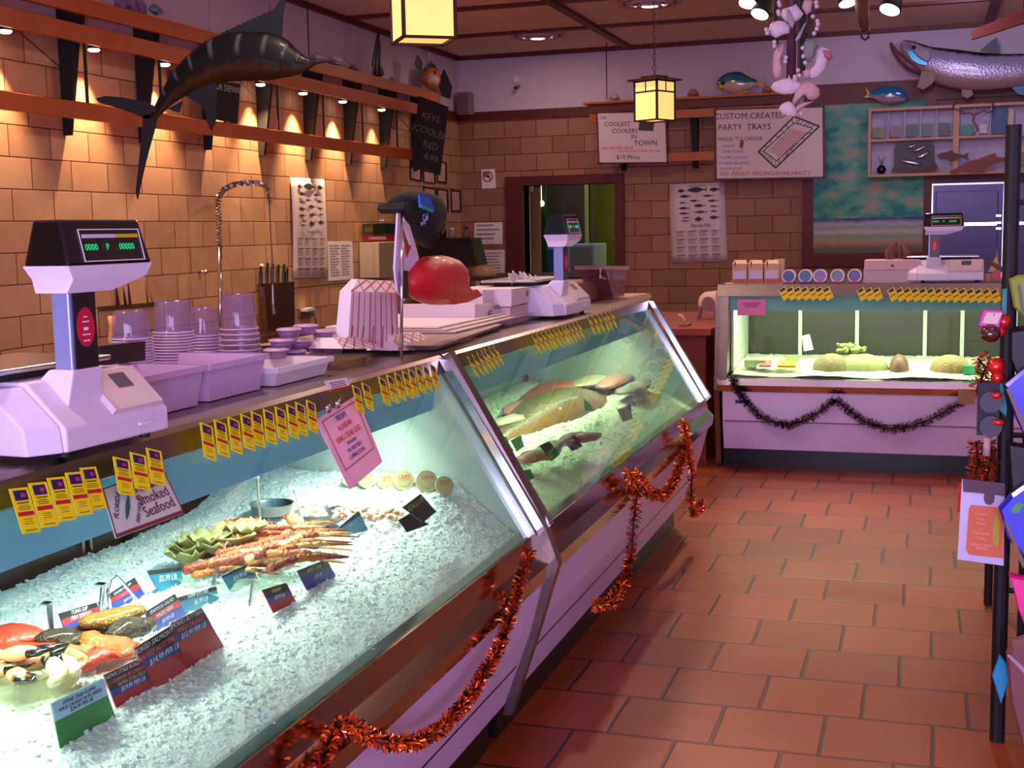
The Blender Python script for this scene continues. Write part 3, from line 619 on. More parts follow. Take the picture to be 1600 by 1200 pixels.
# fish posters
FISHINK = M('poster_print', '#3c343c', .7, var=.4, scale=30)
def poster(px, lab, nrm, rdir, pl, curl):
    t = thing('fish_poster', lab, 'poster', on(px[2][0], px[2][1], **pl))
    P4 = [on(*p, **pl) for p in px]; N = Vector(nrm)
    rows = 10; mb = MB(); rings = []
    for j in range(rows + 1):
        b_ = j / rows; off = N * (.006 + .012 * math.sin(b_ * 3.1) + (curl * b_ ** 3))
        l_ = P4[0].lerp(P4[3], b_) + off; r_ = P4[1].lerp(P4[2], b_) + off; rings.append([l_.lerp(r_, i / 6) + N * (.004 * math.sin(i * 1.9)) for i in range(7)])
    vs = [p for r in rings for p in r]; fs = [(a * 7 + i, a * 7 + i + 1, a * 7 + 8 + i, a * 7 + 7 + i) for a in range(rows) for i in range(6)]
    o = MB().add(vs, fs).build('sheet', M('poster_sheet', '#d8c8cc', .45, var=.05, coat=.2), t, smooth=True)
    sd = o.modifiers.new('thick', 'SOLIDIFY'); sd.thickness = .001
    mb = MB(); f = lambda a, b_: P4[0].lerp(P4[1], a).lerp(P4[3].lerp(P4[2], a), b_) + N * (.0155 + .012 * math.sin(b_ * 3.1) + (curl * b_ ** 3))
    def fs_(a, b_, w, h):
        pts = [(-.5, 0), (-.3, .35), (0, .5), (.25, .2), (.38, .03), (.5, .4), (.47, 0), (.5, -.4), (.38, -.03), (.2, -.22), (0, -.5), (-.3, -.3)]
        mb.prism([f(a + x * w, b_ - y * h) for x, y in pts], N * .0008)
    for a, b_, w, h in ((.22, .09, .14, .05), (.5, .085, .36, .07), (.82, .09, .2, .05), (.28, .16, .2, .04), (.7, .165, .2, .03), (.45, .22, .18, .025), (.78, .23, .2, .03), (.24, .24, .14, .02), (.26, .31, .2, .035), (.54, .285, .22, .04), (.8, .30, .16, .02), (.26, .375, .2, .025), (.56, .365, .24, .03), (.8, .36, .14, .02), (.3, .43, .18, .015), (.52, .455, .16, .06), (.8, .44, .18, .045), (.28, .47, .2, .015)): fs_(a, b_, w, h)
    for j in range(4):
        for i in range(4):
            b_ = .6 + .1 * j; a = .1 + .21 * i
            mb.quad(f(a, b_), f(a + .16, b_), f(a + .16, b_ + .008), f(a, b_ + .008), .0006, N)
            for q in range(3): mb.quad(f(a, b_ + .022 + q * .02), f(a + .13, b_ + .022 + q * .02), f(a + .13, b_ + .026 + q * .02), f(a, b_ + .026 + q * .02), .0004, N)
    mb.build('fish_print', FISHINK, t)
    r = (P4[1] - P4[0]).normalized()
    text('Florida Fish', f(.55, .535), r, (0, 0, 1), .035, BLUEINK, t, w=(P4[1] - P4[0]).length * .36, off=.002)
    text('FISH  OF THE SEA', f(.52, .035), r, (0, 0, 1), .018, REDINK, t, w=(P4[1] - P4[0]).length * .5, off=.002)
    return t
poster([(453, 277), (506, 280), (511, 434), (457, 435)], 'long white poster of many fish on the left block wall', (1, 0, 0), None, dict(x=.004), .0)
poster([(1046, 288), (1132, 284), (1137, 408), (1050, 411)], 'white poster of many fish on the back wall below the party tray sign', (0, -1, 0), None, dict(y=-.004), .0)
def notice(px, lab, pl, rows=9, name='paper_notice', m=None, cols=1, split=False):
    t = thing(name, lab, 'notice', on(px[3][0], px[3][1], **pl))
    N = Vector((0, -1, 0)) if 'y' in pl else Vector((1, 0, 0)); P4 = [on(*p, **pl) for p in px]
    MB().quad(*P4, th=.0015, nrm=N).build('sheet', m or PAPER, t)
    f = lambda a, b_: P4[0].lerp(P4[1], a).lerp(P4[3].lerp(P4[2], a), b_) + N * .002
    mb = MB()
    for c_ in range(cols):
        for j in range(rows):
            b_ = .1 + .82 * j / rows; a0 = .08 + c_ / cols * .9; a1 = a0 + (.8 / cols) * random.uniform(.6, 1)
            mb.quad(f(a0, b_), f(a1, b_), f(a1, b_ + .25 / rows), f(a0, b_ + .25 / rows), .0005, N)
    mb.build('print', M('faint_print', '#8a7c84', .8), t); return t
notice([(511, 377), (550, 377), (552, 436), (513, 439)], 'two column white notice pinned beside the fish poster on the left wall', dict(x=.004), 12, cols=2)
notice([(741, 348), (785, 347), (785, 381), (741, 382)], 'blank looking white notice on the back wall, the upper of two beside the doorway', dict(y=-.004), 4)
notice([(754, 391), (789, 390), (789, 435), (754, 437)], 'printed white notice on the back wall, the lower of two beside the doorway', dict(y=-.004), 8)
ns = notice([(752, 265), (773, 264), (775, 294), (753, 295)], 'small no smoking notice with red ring on the back wall', dict(y=-.004), 1, 'no_smoking_sign')
c = on(762, 276, y=-.007); RI = M('red_sign_ink', '#c0204a', .6)
MB().loft([[c + Vector((math.cos(a) * r, -z, math.sin(a) * r)) for a in (2 * math.pi * k / 24 for k in range(24))] for r, z in ((.068, 0), (.052, 0), (.052, .001), (.068, .001), (.068, 0))], caps=False).obox(c, (.04, 0, -.04), (0, .0006, 0), (.005, 0, .005)).build('prohibition_ring', RI, ns)
MB().box(c.x - .04, c.x + .03, c.y - .001, c.y, c.z - .008, c.z + .008).build('cigarette', BLACKINK, ns)
# framed certificates in the corner
FR = M('dark_picture_frame', '#1e1414', .4)
cer = [[(640, 250), (658, 256), (658, 284), (640, 280)], [(660, 266), (680, 270), (680, 287), (661, 285)], [(683, 250), (697, 254), (697, 287), (683, 285)], [(661, 291), (681, 295), (682, 328), (662, 327)], [(683, 294), (699, 297), (700, 331), (684, 330)], [(704, 296), (719, 298), (720, 331), (705, 331)]]
nm = ['left end of the upper row', 'middle of the upper row', 'right end of the upper row', 'left end of the lower row', 'middle of the lower row', 'right end of the lower row']
for i, px in enumerate(cer):
    t = thing('framed_certificate', 'small dark framed certificate at the %s under the chalkboard' % nm[i], 'picture', on(*px[3], x=.004), 'certificates under the chalkboard')
    flat(px, FR, 'frame', t, .012, x=.004)
    flat(sub4(px, .12, .88, .08, .92), M('certificate_paper', '#c9a8a0', .5), 'certificate', t, .001, x=.017)
# ------------------------------------------------------------ back counter along the left wall
bc = thing('back_counter', 'dark topped wooden work counter along the left wall', 'counter', (.45, -5.2, 0))
MB().box(.02, .95, -10.5, -1.0, .48, .53).build('worktop', M('dark_worktop', '#2c1a16', .4, var=.3), bc)
MB().box(.02, .05, -10.5, -1.0, .53, .60).build('upstand', M('wood_upstand', '#7a4a24', .5, var=.2), bc)
MB().box(.05, .90, -10.5, -1.0, 0, .48).build('cabinet', M('counter_wood', '#6b3c20', .5, var=.2), bc)
# pre-rinse tap
tp = thing('spray_tap', 'tall chrome spring neck rinse tap in front of the left wall', 'tap', on(345, 520, x=.30))
SX = .30; a = [on(u, v, x=SX) for u, v in ((346, 545), (344, 480), (343, 385))]
MB().tube(a, .018, 10).build('riser', CHROME, tp, smooth=True)
arc = [on(u, v, x=SX) for u, v in ((343, 384), (342, 350), (340, 320), (342, 306), (350, 296), (364, 289), (382, 286), (400, 286), (412, 289), (418, 297), (421, 320))]
MB().tube(arc, .007, 8).build('hose', STEEL, tp, smooth=True)
sp_ = MB(); pts = []
for i in range(len(arc) - 1):
    for j in range(36): pts.append(arc[i].lerp(arc[i + 1], j / 36))
L_ = 0; H = []
for i, p in enumerate(pts[:-1]):
    t = (pts[i + 1] - p); L_ += t.length; t.normalize(); u_ = Vector((1, 0, 0)); w_ = t.cross(u_); A_ = L_ / .0125 * 6.283 * .5
    H.append(p + (u_ * math.cos(A_) + w_ * math.sin(A_)) * .020)
sp_.tube(H, .0062, 6).build('spring', CHROME, tp)
MB().tube([on(u, v, x=SX) for u, v in ((421, 318), (422, 350), (425, 400), (426, 450), (427, 470))], .006, 8).build('drop_hose', M('grey_hose', '#6a625c', .4), tp, smooth=True)
MB().tube([on(u, v, x=SX) for u, v in ((426, 445), (427, 475), (429, 490))], [.010, .014, .022], 10).build('spray_head', STEEL, tp)
for v in (401, 424): c = on(343.5, v, x=SX); MB().tube([c - Vector((0, 0, .012)), c + Vector((0, 0, .012))], .018, 10).build('collar', CHROME, tp)
# knife holder
kh = thing('knife_holder', 'steel knife holder full of black handles hanging on the left wall', 'knife holder', on(428, 520, x=.08))
kp = [(402, 443), (449, 440), (450, 512), (407, 518)]
flat(kp, M('knife_box_steel', '#8f7a6a', .3, 1.), 'box', kh, .07, x=.02)
for i, (u, v, h) in enumerate(((407, 442, 26), (417, 441, 30), (425, 440, 28), (434, 439, 25), (443, 440, 27), (448, 441, 22))):
    k_ = thing('knife', '%s black handled knife from the left in the steel holder' % names[i], 'knife', on(u, v, x=.06), 'knives in the wall holder')
    MB().tube([on(u, v + 6, x=.06), on(u, v - h * .5, x=.06), on(u + 1, v - h, x=.06)], [.013, .016, .011], 8).build('handle', BLACK, k_)
    MB().box(.058, .062, wpos(k_).y - .012, wpos(k_).y + .012, wpos(k_).z - .12, wpos(k_).z - .02).build('blade', STEEL, k_)
c = on(409, 416, x=.06); tag(MB().ball(c, (.02, .02, .022)).tube([c, c - Vector((0, 0, .1))], .007).build('ladle', M('pale_handle', '#d8cfc0', .4), smooth=True), 'small pale round knobbed utensil beside the wall knife holder', 'utensil')
# magnetic strip with tools
ms = thing('magnetic_strip', 'long dark magnetic rack on the left wall behind the near scale', 'rack', on(150, 485, x=.01))
flat([(153, 479), (243, 472), (243, 479), (153, 487)], M('rack_bar', '#4a3422', .5), 'bar', ms, .02, x=.004)
for i, (u, v0, v1, w, m_) in enumerate(((183, 440, 478, .022, STEEL), (195, 450, 477, .02, STEEL), (202, 437, 476, .018, STEEL), (229, 440, 474, .005, STEEL), (237, 456, 474, .006, STEEL))):
    a, b_ = on(u + 1, v1, x=.035), on(u - 3, v0, x=.035)
    tag(MB().prism([a + Vector((0, -w, 0)), a + Vector((0, w, 0)), b_ + Vector((0, w * .2, 0)), b_ + Vector((0, -w * .1, 0))], (.003, 0, 0)).build('kitchen_knife', DSTEEL), '%s upright blade from the left on the dark magnetic rack' % names[i], 'knife', 'blades on the magnetic rack')
tag(MB().tube([on(174, 494, x=.1), on(175, 510, x=.1), on(173, 530, x=.1), (.1, on(175, 546, x=.1).y, .535)], [.028, .024, .022, .030], 10).build('rolling_pin', M('pale_wood', '#c8986a', .5), smooth=True), 'pale wooden handle standing left of the clear cup stacks', 'handle')
# wall outlet with cable
ou = thing('wall_outlet', 'steel outlet with white plug on the left wall behind the red checked trays', 'outlet', on(472, 492, x=.01))
flat([(464, 483), (486, 481), (487, 493), (466, 495)], STEEL, 'plate', ou, .03, x=.004); c = on(476, 485, x=.04)
MB().box(.03, .10, c.y - .06, c.y + .09, c.z - .006, c.z + .02).build('plug', WHITE, ou)
tag(MB().tube([on(487, 488, x=.06), on(492, 497, x=.08), on(495, 510, x=.1), on(495, 524, x=.12)], .006, 6).build('power_cable', BLACK, smooth=True), 'black cable hanging from the outlet on the left wall', 'cable')
c = on(311, 425, x=.0); kn = tag(MB().tube([(0, c.y, c.z), (.05, c.y, c.z)], .012, 10).ball((.06, c.y, c.z), .018).build('steel_peg', STEEL, smooth=True), 'small steel knob on the left wall beside the rinse tap', 'hook')
# towel dispenser and boxes on it
td = thing('towel_dispenser', 'grey paper towel dispenser on the left wall with tea boxes on top', 'dispenser', on(590, 435, x=.2))
pp = [(561, 379), (596, 378), (600, 400), (590, 433), (562, 435)]
MB().prism([on(u, v, x=.01) for u, v in pp], (.22, 0, 0)).build('cover', M('dispenser_grey', '#a89880', .4), td, bevel=.008)
flat([(598, 380), (618, 381), (617, 436), (592, 434), ][:4], M('dispenser_front', '#b8a88c', .3), 'side', td, .02, x=.2)
for i, (px, m_, l_) in enumerate((([(566, 350), (586, 349), (587, 366), (566, 367)], '#1e2a1c', 'dark green box with gold picture standing on the towel dispenser'), ([(587, 349), (607, 350), (607, 366), (588, 366)], '#1a2620', 'plain dark green box, right of the two on the towel dispenser'), ([(566, 367), (612, 366), (613, 377), (567, 377)], '#8c1424', 'flat red box with pale hearts under the dark green boxes'))):
    t = thing('tea_box', l_, 'box', on(*px[3], x=.14)); t.name = 'small_box'
    flat(px, M('box_' + m_[1:], m_, .5), 'carton', t, .12, x=.04)
    if i != 1: flat(sub4(px, .2, .8, .3, .75), M('gold_print' if i == 0 else 'heart_print', '#a88a30' if i == 0 else '#e0b0b4', .5), 'print', t, .001, x=.162)
for i, u in enumerate((594, 598)):
    c = on(u, 345, x=.12); tag(MB().ball(c, .011).tube([c, c - Vector((0, 0, .03))], .004).build('bulb_pin', WHITE, smooth=True), '%s tiny white knob on the dark green boxes' % ('left' if i == 0 else 'right'), 'knob', 'white knobs on the boxes')
# ------------------------------------------------------------ scales
LILAC = M('scale_housing', '#d8cfe6', .35, var=.03)
DARKP = M('scale_dark_face', '#1d1517', .35)
LCDG = M('green_digits', '#18c070', .5, emit=.9, var=0)
BPLAS = M('black_gloss_plastic', '#060606', .12, coat=.6)
STKR = M('red_sticker', '#c00f3c', .5)
def scale(label, loc, rz, W=.27, D=.22, k=1., back=0., sx=.02):
    """price scale; local +x runs along the customer side, -y faces the customer"""
    t = thing('price_scale', label, 'scale', loc)
    X = lambda v: v * W / .27
    b = lambda mb, n, m, par=t, **q: (lambda o: (setattr(o, 'location', (0, 0, 0)), o)[1])(mb.build(n, m, None, origin=(0, 0, 0), **q))
    def B(mb, n, m, par=t, **q):
        o = b(mb, n, m, **q); o.parent = par; return o
    B(MB().prism([(0, 0, .012), (0, 0, .05), (0, .075, .122), (0, D, .122), (0, D, .012)], (W, 0, 0)), 'base', LILAC, bevel=.004)
    B(MB().prism([(-.001, .004, .012), (-.001, .01, .055), (-.001, .08, .116), (-.001, D, .116), (-.001, D, .012)], (-.05, .03, 0)), 'side_skirt', LILAC, bevel=.003)
    f2 = lambda x_, t_, o_: (x_, .006 + .066 * t_ - o_ * .69, .056 + .0634 * t_ + o_ * .72)
    kp = B(MB().hexa([f2(X(.125), 0, 0), f2(W - .006, 0, 0), f2(W - .006, 1, 0), f2(X(.125), 1, 0)], [f2(X(.13), 0.03, .009), f2(W - .01, 0.03, .009), f2(W - .01, .97, .009), f2(X(.13), .97, .009)]), 'key_panel', M('key_cover', '#d6c2c8', .3))
    B(MB().hexa([f2(X(.18), .5, .009), f2(X(.22), .5, .009), f2(X(.22), .85, .009), f2(X(.18), .85, .009)], [f2(X(.18), .5, .010), f2(X(.22), .5, .010), f2(X(.22), .85, .010), f2(X(.18), .85, .010)]), 'sticker', M('panel_sticker', '#54485c', .6), kp)
    B(MB().box(X(.185), X(.22), -.004, .0, .03, .034), 'catch', WHITE)
    B(MB().box(-.06, W - .02, .10 + back, D + .09, .135, .144), 'weighing_plate', STEEL, bevel=.003)
    B(MB().box(-.02, W - .06, .12 + back, D + .05, .122, .135), 'plate_support', MATTB)
    for x_, y_ in ((.03, .03), (W - .03, .03), (.03, D - .03), (W - .03, D - .03)):
        B(MB().lathe([(.001, 0), (.009, 0), (.009, .012), (.001, .012)], (x_, y_, 0)), 'foot', MATTB)
    # column and head
    H0, H1, P0, P1, HD = .030, .240, .055, .115, .062
    B(MB().hexa([(P0 - .012, .03, .078), (P1 + .012, .03, .078), (P1 + .012, .085, .122), (P0 - .012, .085, .122)], [(P0 - .006, .020, .138), (P1 + .006, .020, .138), (P1 + .006, .07, .138), (P0 - .006, .07, .138)]), 'column_foot', LILAC, bevel=.003)
    po = B(MB().box(P0, P1, .026, .062, .13, .275), 'column', M('scale_column', '#8a94c0', .3, .3), bevel=.003)
    B(MB().box(P0 + .007, P1 + .0005, .0235, .027, .132, .274), 'column_face', DARKP, po)
    st = B(MB().lathe([(.001, 0), (.026, 0), (.026, .001), (.001, .001)], (0, 0, 0), 24, (0, -1, 0)), 'round_sticker', STKR, po); st.scale = (.8, 1, 1.25); st.location = ((P0 + P1) / 2 + .003, .0232, .205)
    for dz_, w_ in ((.017, .008), (.009, .016), (-.004, .010), (-.012, .018), (-.022, .014)): B(MB().box((P0 + P1) / 2 + .003 - w_ / 2, (P0 + P1) / 2 + .003 + w_ / 2, .0215, .0222, .204 + dz_, .206 + dz_ + (.003 if dz_ == -.004 else 0)), 'sticker_print', WHITE, po)
    q4_ = lambda x0, x1, y0, y1, z: [(x0, y0, z), (x1, y0, z), (x1, y1, z), (x0, y1, z)]
    B(MB().loft([q4_(P0 - .02, P1 + .03, .012, .075, .262), q4_(H0 + .01, H1 - .015, .002, .085, .284), q4_(H0 - .002, H1 + .002, 0, HD + .03, .306)]), 'head_tray', LILAC, bevel=.002)
    h = B(MB().hexa(q4_(H0, H1, .001, HD + .028, .306), q4_(H0 + .006, H1 - .010, .018, HD + .01, .379)), 'display_head', BPLAS, bevel=.004)
    f = lambda x_, z_: Vector((x_, .001 + .017 * (z_ - .306) / .073 - .001, z_))
    def pl(x0, x1, z0, z1, n, m):
        return B(MB().quad(f(x0, z0), f(x1, z0), f(x1, z1), f(x0, z1), .0012, (0, -1, .2)), n, m, h)
    x0, x1 = H0 + .04, H1 - .018
    pl(x0 + .0, x1, .362, .3635, 'screen_edge', WHITE); pl(x0, x1, .311, .3125, 'screen_edge', WHITE); pl(x0, x0 + .0014, .312, .362, 'screen_edge', WHITE); pl(x1 - .0014, x1, .312, .363, 'screen_edge', WHITE)
    pl(x0 + .006, x0 + .088, .349, .355, 'white_band', M('screen_band', '#c8c0d8', .5)); pl(x0 + .088, x1 - .006, .349, .355, 'yellow_band', M('screen_yellow', '#c8b400', .5))
    for s_, xx in (('0000', x0 + .022), ('P', x0 + .062), ('00000', x0 + .110)):
        o = text(s_, (0, 0, 0), (1, 0, 0), (0, .3, 1), .011, LCDG, h, w={'0000': .026, 'P': .005, '00000': .034}[s_], name='digits', off=0)
        o.matrix_local = Matrix.Translation(f(xx, .334) + Vector((0, -.002, 0))) @ Matrix.Rotation(math.pi / 2 - .23, 4, 'X')
    t.rotation_euler = (0, 0, rz); t.scale = (k, k, k)
    return t
scale('nearest white price scale with black display head on the near case', (4.262, -13.329, 1.151), math.pi / 2 - .06, .262)
scale('white price scale standing on the second case beside the cardboard boxes', (4.20, -10.17, 1.151), math.pi / 2, .36, k=1.08)
scale('white price scale with steel door behind it on the back case', (5.500, -7.04, 1.147), 0, .345, .22, 1.08)
# ------------------------------------------------------------ clear cups and tubs by the near scale
CUP = glass_mat('clear_cup', '#e9dcf2', 1.5, .05, .16, '#c8b4e0')
RIMC = M('cup_rim', '#dccbe8', .25, var=.05)
def cup_stack(u, vt, vb, rt_, rb_, n, x, label):
    a, b_ = on(u, vt, x=x), on(u, vb, x=x); s = (a - CAM).dot(fw) / FPX
    z0, z1 = b_.z, a.z; h = z1 - z0; r0, r1 = rb_ * s, rt_ * s; pr = []
    pr = [(r0, 0)]
    for i in range(n):
        z = h * .62 * (i + 1) / n; r = r0 + (r1 - r0) * z / h
        pr += [(r + .0022, z - .003), (r + .0022, z - .001), (r - .001, z), (r - .001, z + .002)]
    pr += [(r1 * 1.01, h * .93), (r1 * .95, h * .985), (r1 * .8, h), (.001, h)]
    t = thing('cup_stack', label, 'cups', (x, b_.y, z0)); MB().lathe(pr, (x, b_.y, z0), 28).build('cups', CUP, t, smooth=True)
    mb = MB()
    for i in range(n + 1):
        z = h * .62 * (i + .5) / (n + 1); r = r0 + (r1 - r0) * z / h + .0022; mb.lathe([(r, -.0016), (r + .0018, 0), (r, .0016)], (x, b_.y, z0 + z), 28)
    mb.build('rim_rings', RIMC, t, smooth=True); return t
for a in ((209, 484, 592, 27, 33, 14, 3.86, 'leftmost stack of upturned clear plastic cups, short, beside the near scale'), (275, 468, 592, 27, 34, 16, 3.86, 'second stack of upturned clear plastic cups from the near scale'), (323, 479, 588, 21, 27, 13, 3.72, 'thin third stack of upturned clear cups, behind its neighbours'), (377, 458, 590, 24, 35, 9, 3.86, 'rightmost and tallest stack of upturned clear plastic cups')):
    cup_stack(*a)
BINM = M('lilac_tub', '#cdb0dc', .35, var=.05)
def tub(x0, x1, y0, y1, z0, z1, label, m=BINM, wall=.004, flare=.012, name='plastic_tub'):
    t = thing(name, label, 'tub', ((x0 + x1) / 2, (y0 + y1) / 2, z0))
    o = lambda e, z: [(x0 - e, y0 - e, z), (x1 + e, y0 - e, z), (x1 + e, y1 + e, z), (x0 - e, y1 + e, z)]
    MB().loft([o(-flare, z0), o(0, z1), o(.004, z1), o(.004, z1 - .006), o(0, z1 - .006)][:3] + [o(-wall, z1), o(-flare - wall, z0 + wall)]).build('body', m, t)
    MB().loft([o(.001, z1 - .012), o(.006, z1 - .012), o(.006, z1 + .001), o(.001, z1 + .001)], caps=False).build('rim', m, t)
    return t
tub(3.80, 4.125, -12.915, -12.70, 1.152, 1.235, 'lilac plastic tub just right of the near scale, left of the two')
tub(3.80, 4.12, -12.67, -12.43, 1.152, 1.232, 'lilac plastic tub right of the two, with clear cup stacks standing in it')
tub(3.92, 4.13, -12.40, -12.12, 1.152, 1.195, 'low white tray of little clear tubs on the near case', WHITE, name='plastic_tray')
# lids and tubs
PT = glass_mat('clear_lid', '#e6d2ea', 1.5, .08, .3, '#c0a0c8'); pt0 = None
spots = [(452, 528, 0), (478, 522, 1), (505, 530, 0), (440, 545, 0), (468, 545, 0), (497, 548, 1), (520, 552, 0), (432, 560, 0), (460, 562, 1), (487, 566, 0), (470, 578, 0), (497, 582, 0), (447, 578, 0)]
for i, (u, v, k) in enumerate(spots):
    p = on(u, v, x=3.98 + .006 * (i % 3)); lab = 'small clear lidded sauce tub in the loose pile beside the checked trays'
    if pt0 is None:
        pt0 = thing('sauce_tub', lab, 'tub', p, 'clear sauce tubs beside the checked trays')
        MB().lathe([(.001, 0), (.024, 0), (.031, .022), (.029, .022), (.022, .003)], p, 18).build('cup', PT, pt0, smooth=True)
        MB().lathe([(.001, .025), (.026, .026), (.033, .024), (.034, .020), (.032, .020)], p, 18).build('lid', M('milky_lid', '#c9a6cc', .3, var=.1), pt0, smooth=True)
    else: dup(pt0, p)
# black stand and knob behind the near scale
tag(MB().prism([on(u, v, x=3.95) for u, v in ((156, 541), (227, 533), (227, 563), (156, 572))], (-.03, 0, 0)).build('black_bracket', M('dark_maroon', '#1e0e10', .5)), 'flat dark maroon bar sticking out right of the near scale column', 'bar')
kb = thing('roller_knob', 'grey cylinder knob at the left edge beside the near scale', 'knob', on(60, 600, x=3.95))
MB().tube([on(61, 598, x=3.98), on(61, 560, x=3.98)], [.018, .016], 16).build('knob', M('blue_grey_plastic', '#7e88a8', .4), kb, smooth=True)
MB().tube([on(62, 600, x=3.98), on(62, 592, x=3.98)], .021, 16).build('ring', LILAC, kb)
tag(MB().prism([on(u, v, x=3.9) for u, v in ((88, 560), (100, 555), (100, 585), (30, 592), (32, 575))], (-.1, 0, 0)).build('dark_box', M('dark_maroon', '#1e0e10', .5)), 'low dark box behind the near scale column', 'box')
# ------------------------------------------------------------ red checked paper trays
CHK = M('tray_paper', '#eadde6', .6, var=.03); LAT = M('red_check_print', '#a83050', .6); STR = M('red_rib_print', '#c05a78', .6)
def checks(mb, P4, N, nx, ny, w=.0024):
    N = Vector(N).normalized()
    f = lambda a, b_: P4[0].lerp(P4[1], a).lerp(P4[3].lerp(P4[2], a), b_)
    def seg(a, b_, c, d):
        p, q = f(a, b_), f(c, d); s_ = (q - p).normalized().cross(Vector(N)) * w; mb.quad(p - s_, q - s_, q + s_, p + s_, .0006, N)
    for i in range(-ny, nx + 1):
        for sg_ in (1, -1):
            a0, a1 = i / nx, (i + ny) / nx; b0, b1 = 0, 1
            if sg_ < 0: b0, b1 = 1, 0
            c0, d0, c1_, d1 = a0, b0, a1, b1
            if c0 < 0: t_ = -c0 / (a1 - a0); c0 = 0; d0 = b0 + (b1 - b0) * t_
            if c1_ > 1: t_ = (1 - a0) / (a1 - a0); c1_ = 1; d1 = b0 + (b1 - b0) * t_
            if c1_ > c0 + .01: seg(c0, d0, c1_, d1)
XS = 4.06
ts = thing('food_tray_stack', 'upright stack of red and white checked paper food trays', 'paper trays', on(585, 545, x=XS))
fr_ = [(548, 455), (618, 457), (627, 543), (540, 535)]; tp_ = [(559, 437), (612, 441), (619, 458), (547, 456)]
P4 = [on(u, v, x=XS) for u, v in ((549, 455), (620, 457), (624, 545), (543, 545))]
T4 = [on(u, v, x=XS - .03) for u, v in ((559, 436), (614, 439))]
MB().hexa([P4[3] + Vector((-.04, 0, 0)), P4[2] + Vector((-.04, 0, 0)), P4[2], P4[3]], [P4[0] + Vector((-.035, 0, 0)), P4[1] + Vector((-.035, 0, 0)), P4[1], P4[0]]).build('stack', CHK, ts)
MB().hexa([P4[0] + Vector((-.035, 0, 0)), P4[1] + Vector((-.035, 0, 0)), P4[1], P4[0]], [T4[0] + Vector((-.02, 0, 0)), T4[1] + Vector((-.02, 0, 0)), T4[1], T4[0]]).build('top_tray', CHK, ts)
mb = MB(); f = lambda a, b_: P4[0].lerp(P4[1], a).lerp(P4[3].lerp(P4[2], a), b_)
for i in range(9):
    a = .04 + i * .115; w_ = .022 if i % 2 else .012; mb.quad(f(a, 0.02), f(a + w_, 0.02), f(a + w_, .98), f(a, .98), .001, (1, 0, 0))
for i in range(5): mb.quad(f(.06 + i * .2, .6), f(.08 + i * .2, .6), f(.06 + i * .2, .97), f(.04 + i * .2, .97), .001, (1, 0, 0))
mb.build('red_ribs', STR, ts); mb = MB(); checks(mb, [T4[0], T4[1], P4[1], P4[0]], (P4[1] - P4[0]).cross(T4[0] - P4[0]), 4, 1); mb.build('check_print', LAT, ts)
TR = thing('serving_tray', 'long pale grey serving tray under the red checked food trays', 'tray', (3.95, -11.2, 1.152))
tr4 = [on(532, 549, x=4.12), on(715, 560, x=4.20), None, None]
MB().hexa([(3.62, -11.55, 1.152), (4.17, -11.50, 1.152), (4.10, -10.75, 1.152), (3.62, -10.75, 1.152)], [(3.62, -11.62, 1.172), (4.20, -11.56, 1.172), (4.12, -10.72, 1.172), (3.62, -10.72, 1.172)]).build('tray', M('warm_grey_tray', '#b09a94', .35), TR, bevel=.003)
for i, (q, lab) in enumerate((([(548, 528), (590, 527), (600, 545), (536, 545)], 'checked paper food tray lying left in front of the upright stack'), ([(634, 522), (680, 520), (692, 546), (622, 548)], 'checked paper food tray lying right of the pole'))):
    t = thing('food_tray', lab, 'paper tray', on(*q[3], x=4.12)); xx = 4.11
    P = [on(*p, x=xx) for p in q]; P[0].x -= .05; P[1].x -= .05
    MB().hexa([P[3] + Vector((-.1, 0, 0)), P[2] + Vector((-.1, 0, 0)), P[2], P[3]], [P[0] + Vector((-.05, 0, 0)), P[1] + Vector((-.05, 0, 0)), P[1], P[0]]).build('tray', CHK, t)
    mb = MB(); checks(mb, P, (P[1] - P[0]).cross(P[3] - P[0]) * -1, 4, 2, .0013); mb.build('check_print', LAT, t)
# paper sheets
sh_ = thing('paper_stack', 'flat stack of large white paper sheets behind the pole', 'paper', (3.85, -10.55, 1.172))
for k in range(3):
    MB().hexa([(3.64, -11.2 + k * .02, 1.175 + k * .007), (4.10 - k * .03, -11.15, 1.175 + k * .007), (4.08 - k * .02, -10.1, 1.175 + k * .007), (3.64, -10.1, 1.175 + k * .007)], [(3.64, -11.2 + k * .02, 1.18 + k * .007), (4.10 - k * .03, -11.15, 1.18 + k * .007), (4.08 - k * .02, -10.1, 1.18 + k * .007), (3.64, -10.1, 1.18 + k * .007)]).build('sheet', M('sheet_%d' % k, ('#d9cbd0', '#e3d3c6', '#e8dde6')[k], .6, var=.03), sh_)
cbk = tag(MB().hexa([on(u, v, x=4.14) for u, v in ((700, 541), (785, 528), (785, 522), (700, 534))], [on(u, v, x=4.09) for u, v in ((700, 541), (785, 528), (785, 522), (700, 534))]).build('packing_stick', M('pale_wood', '#c8986a', .5)), 'thin wooden slat lying along the edge of the paper stack', 'slat')
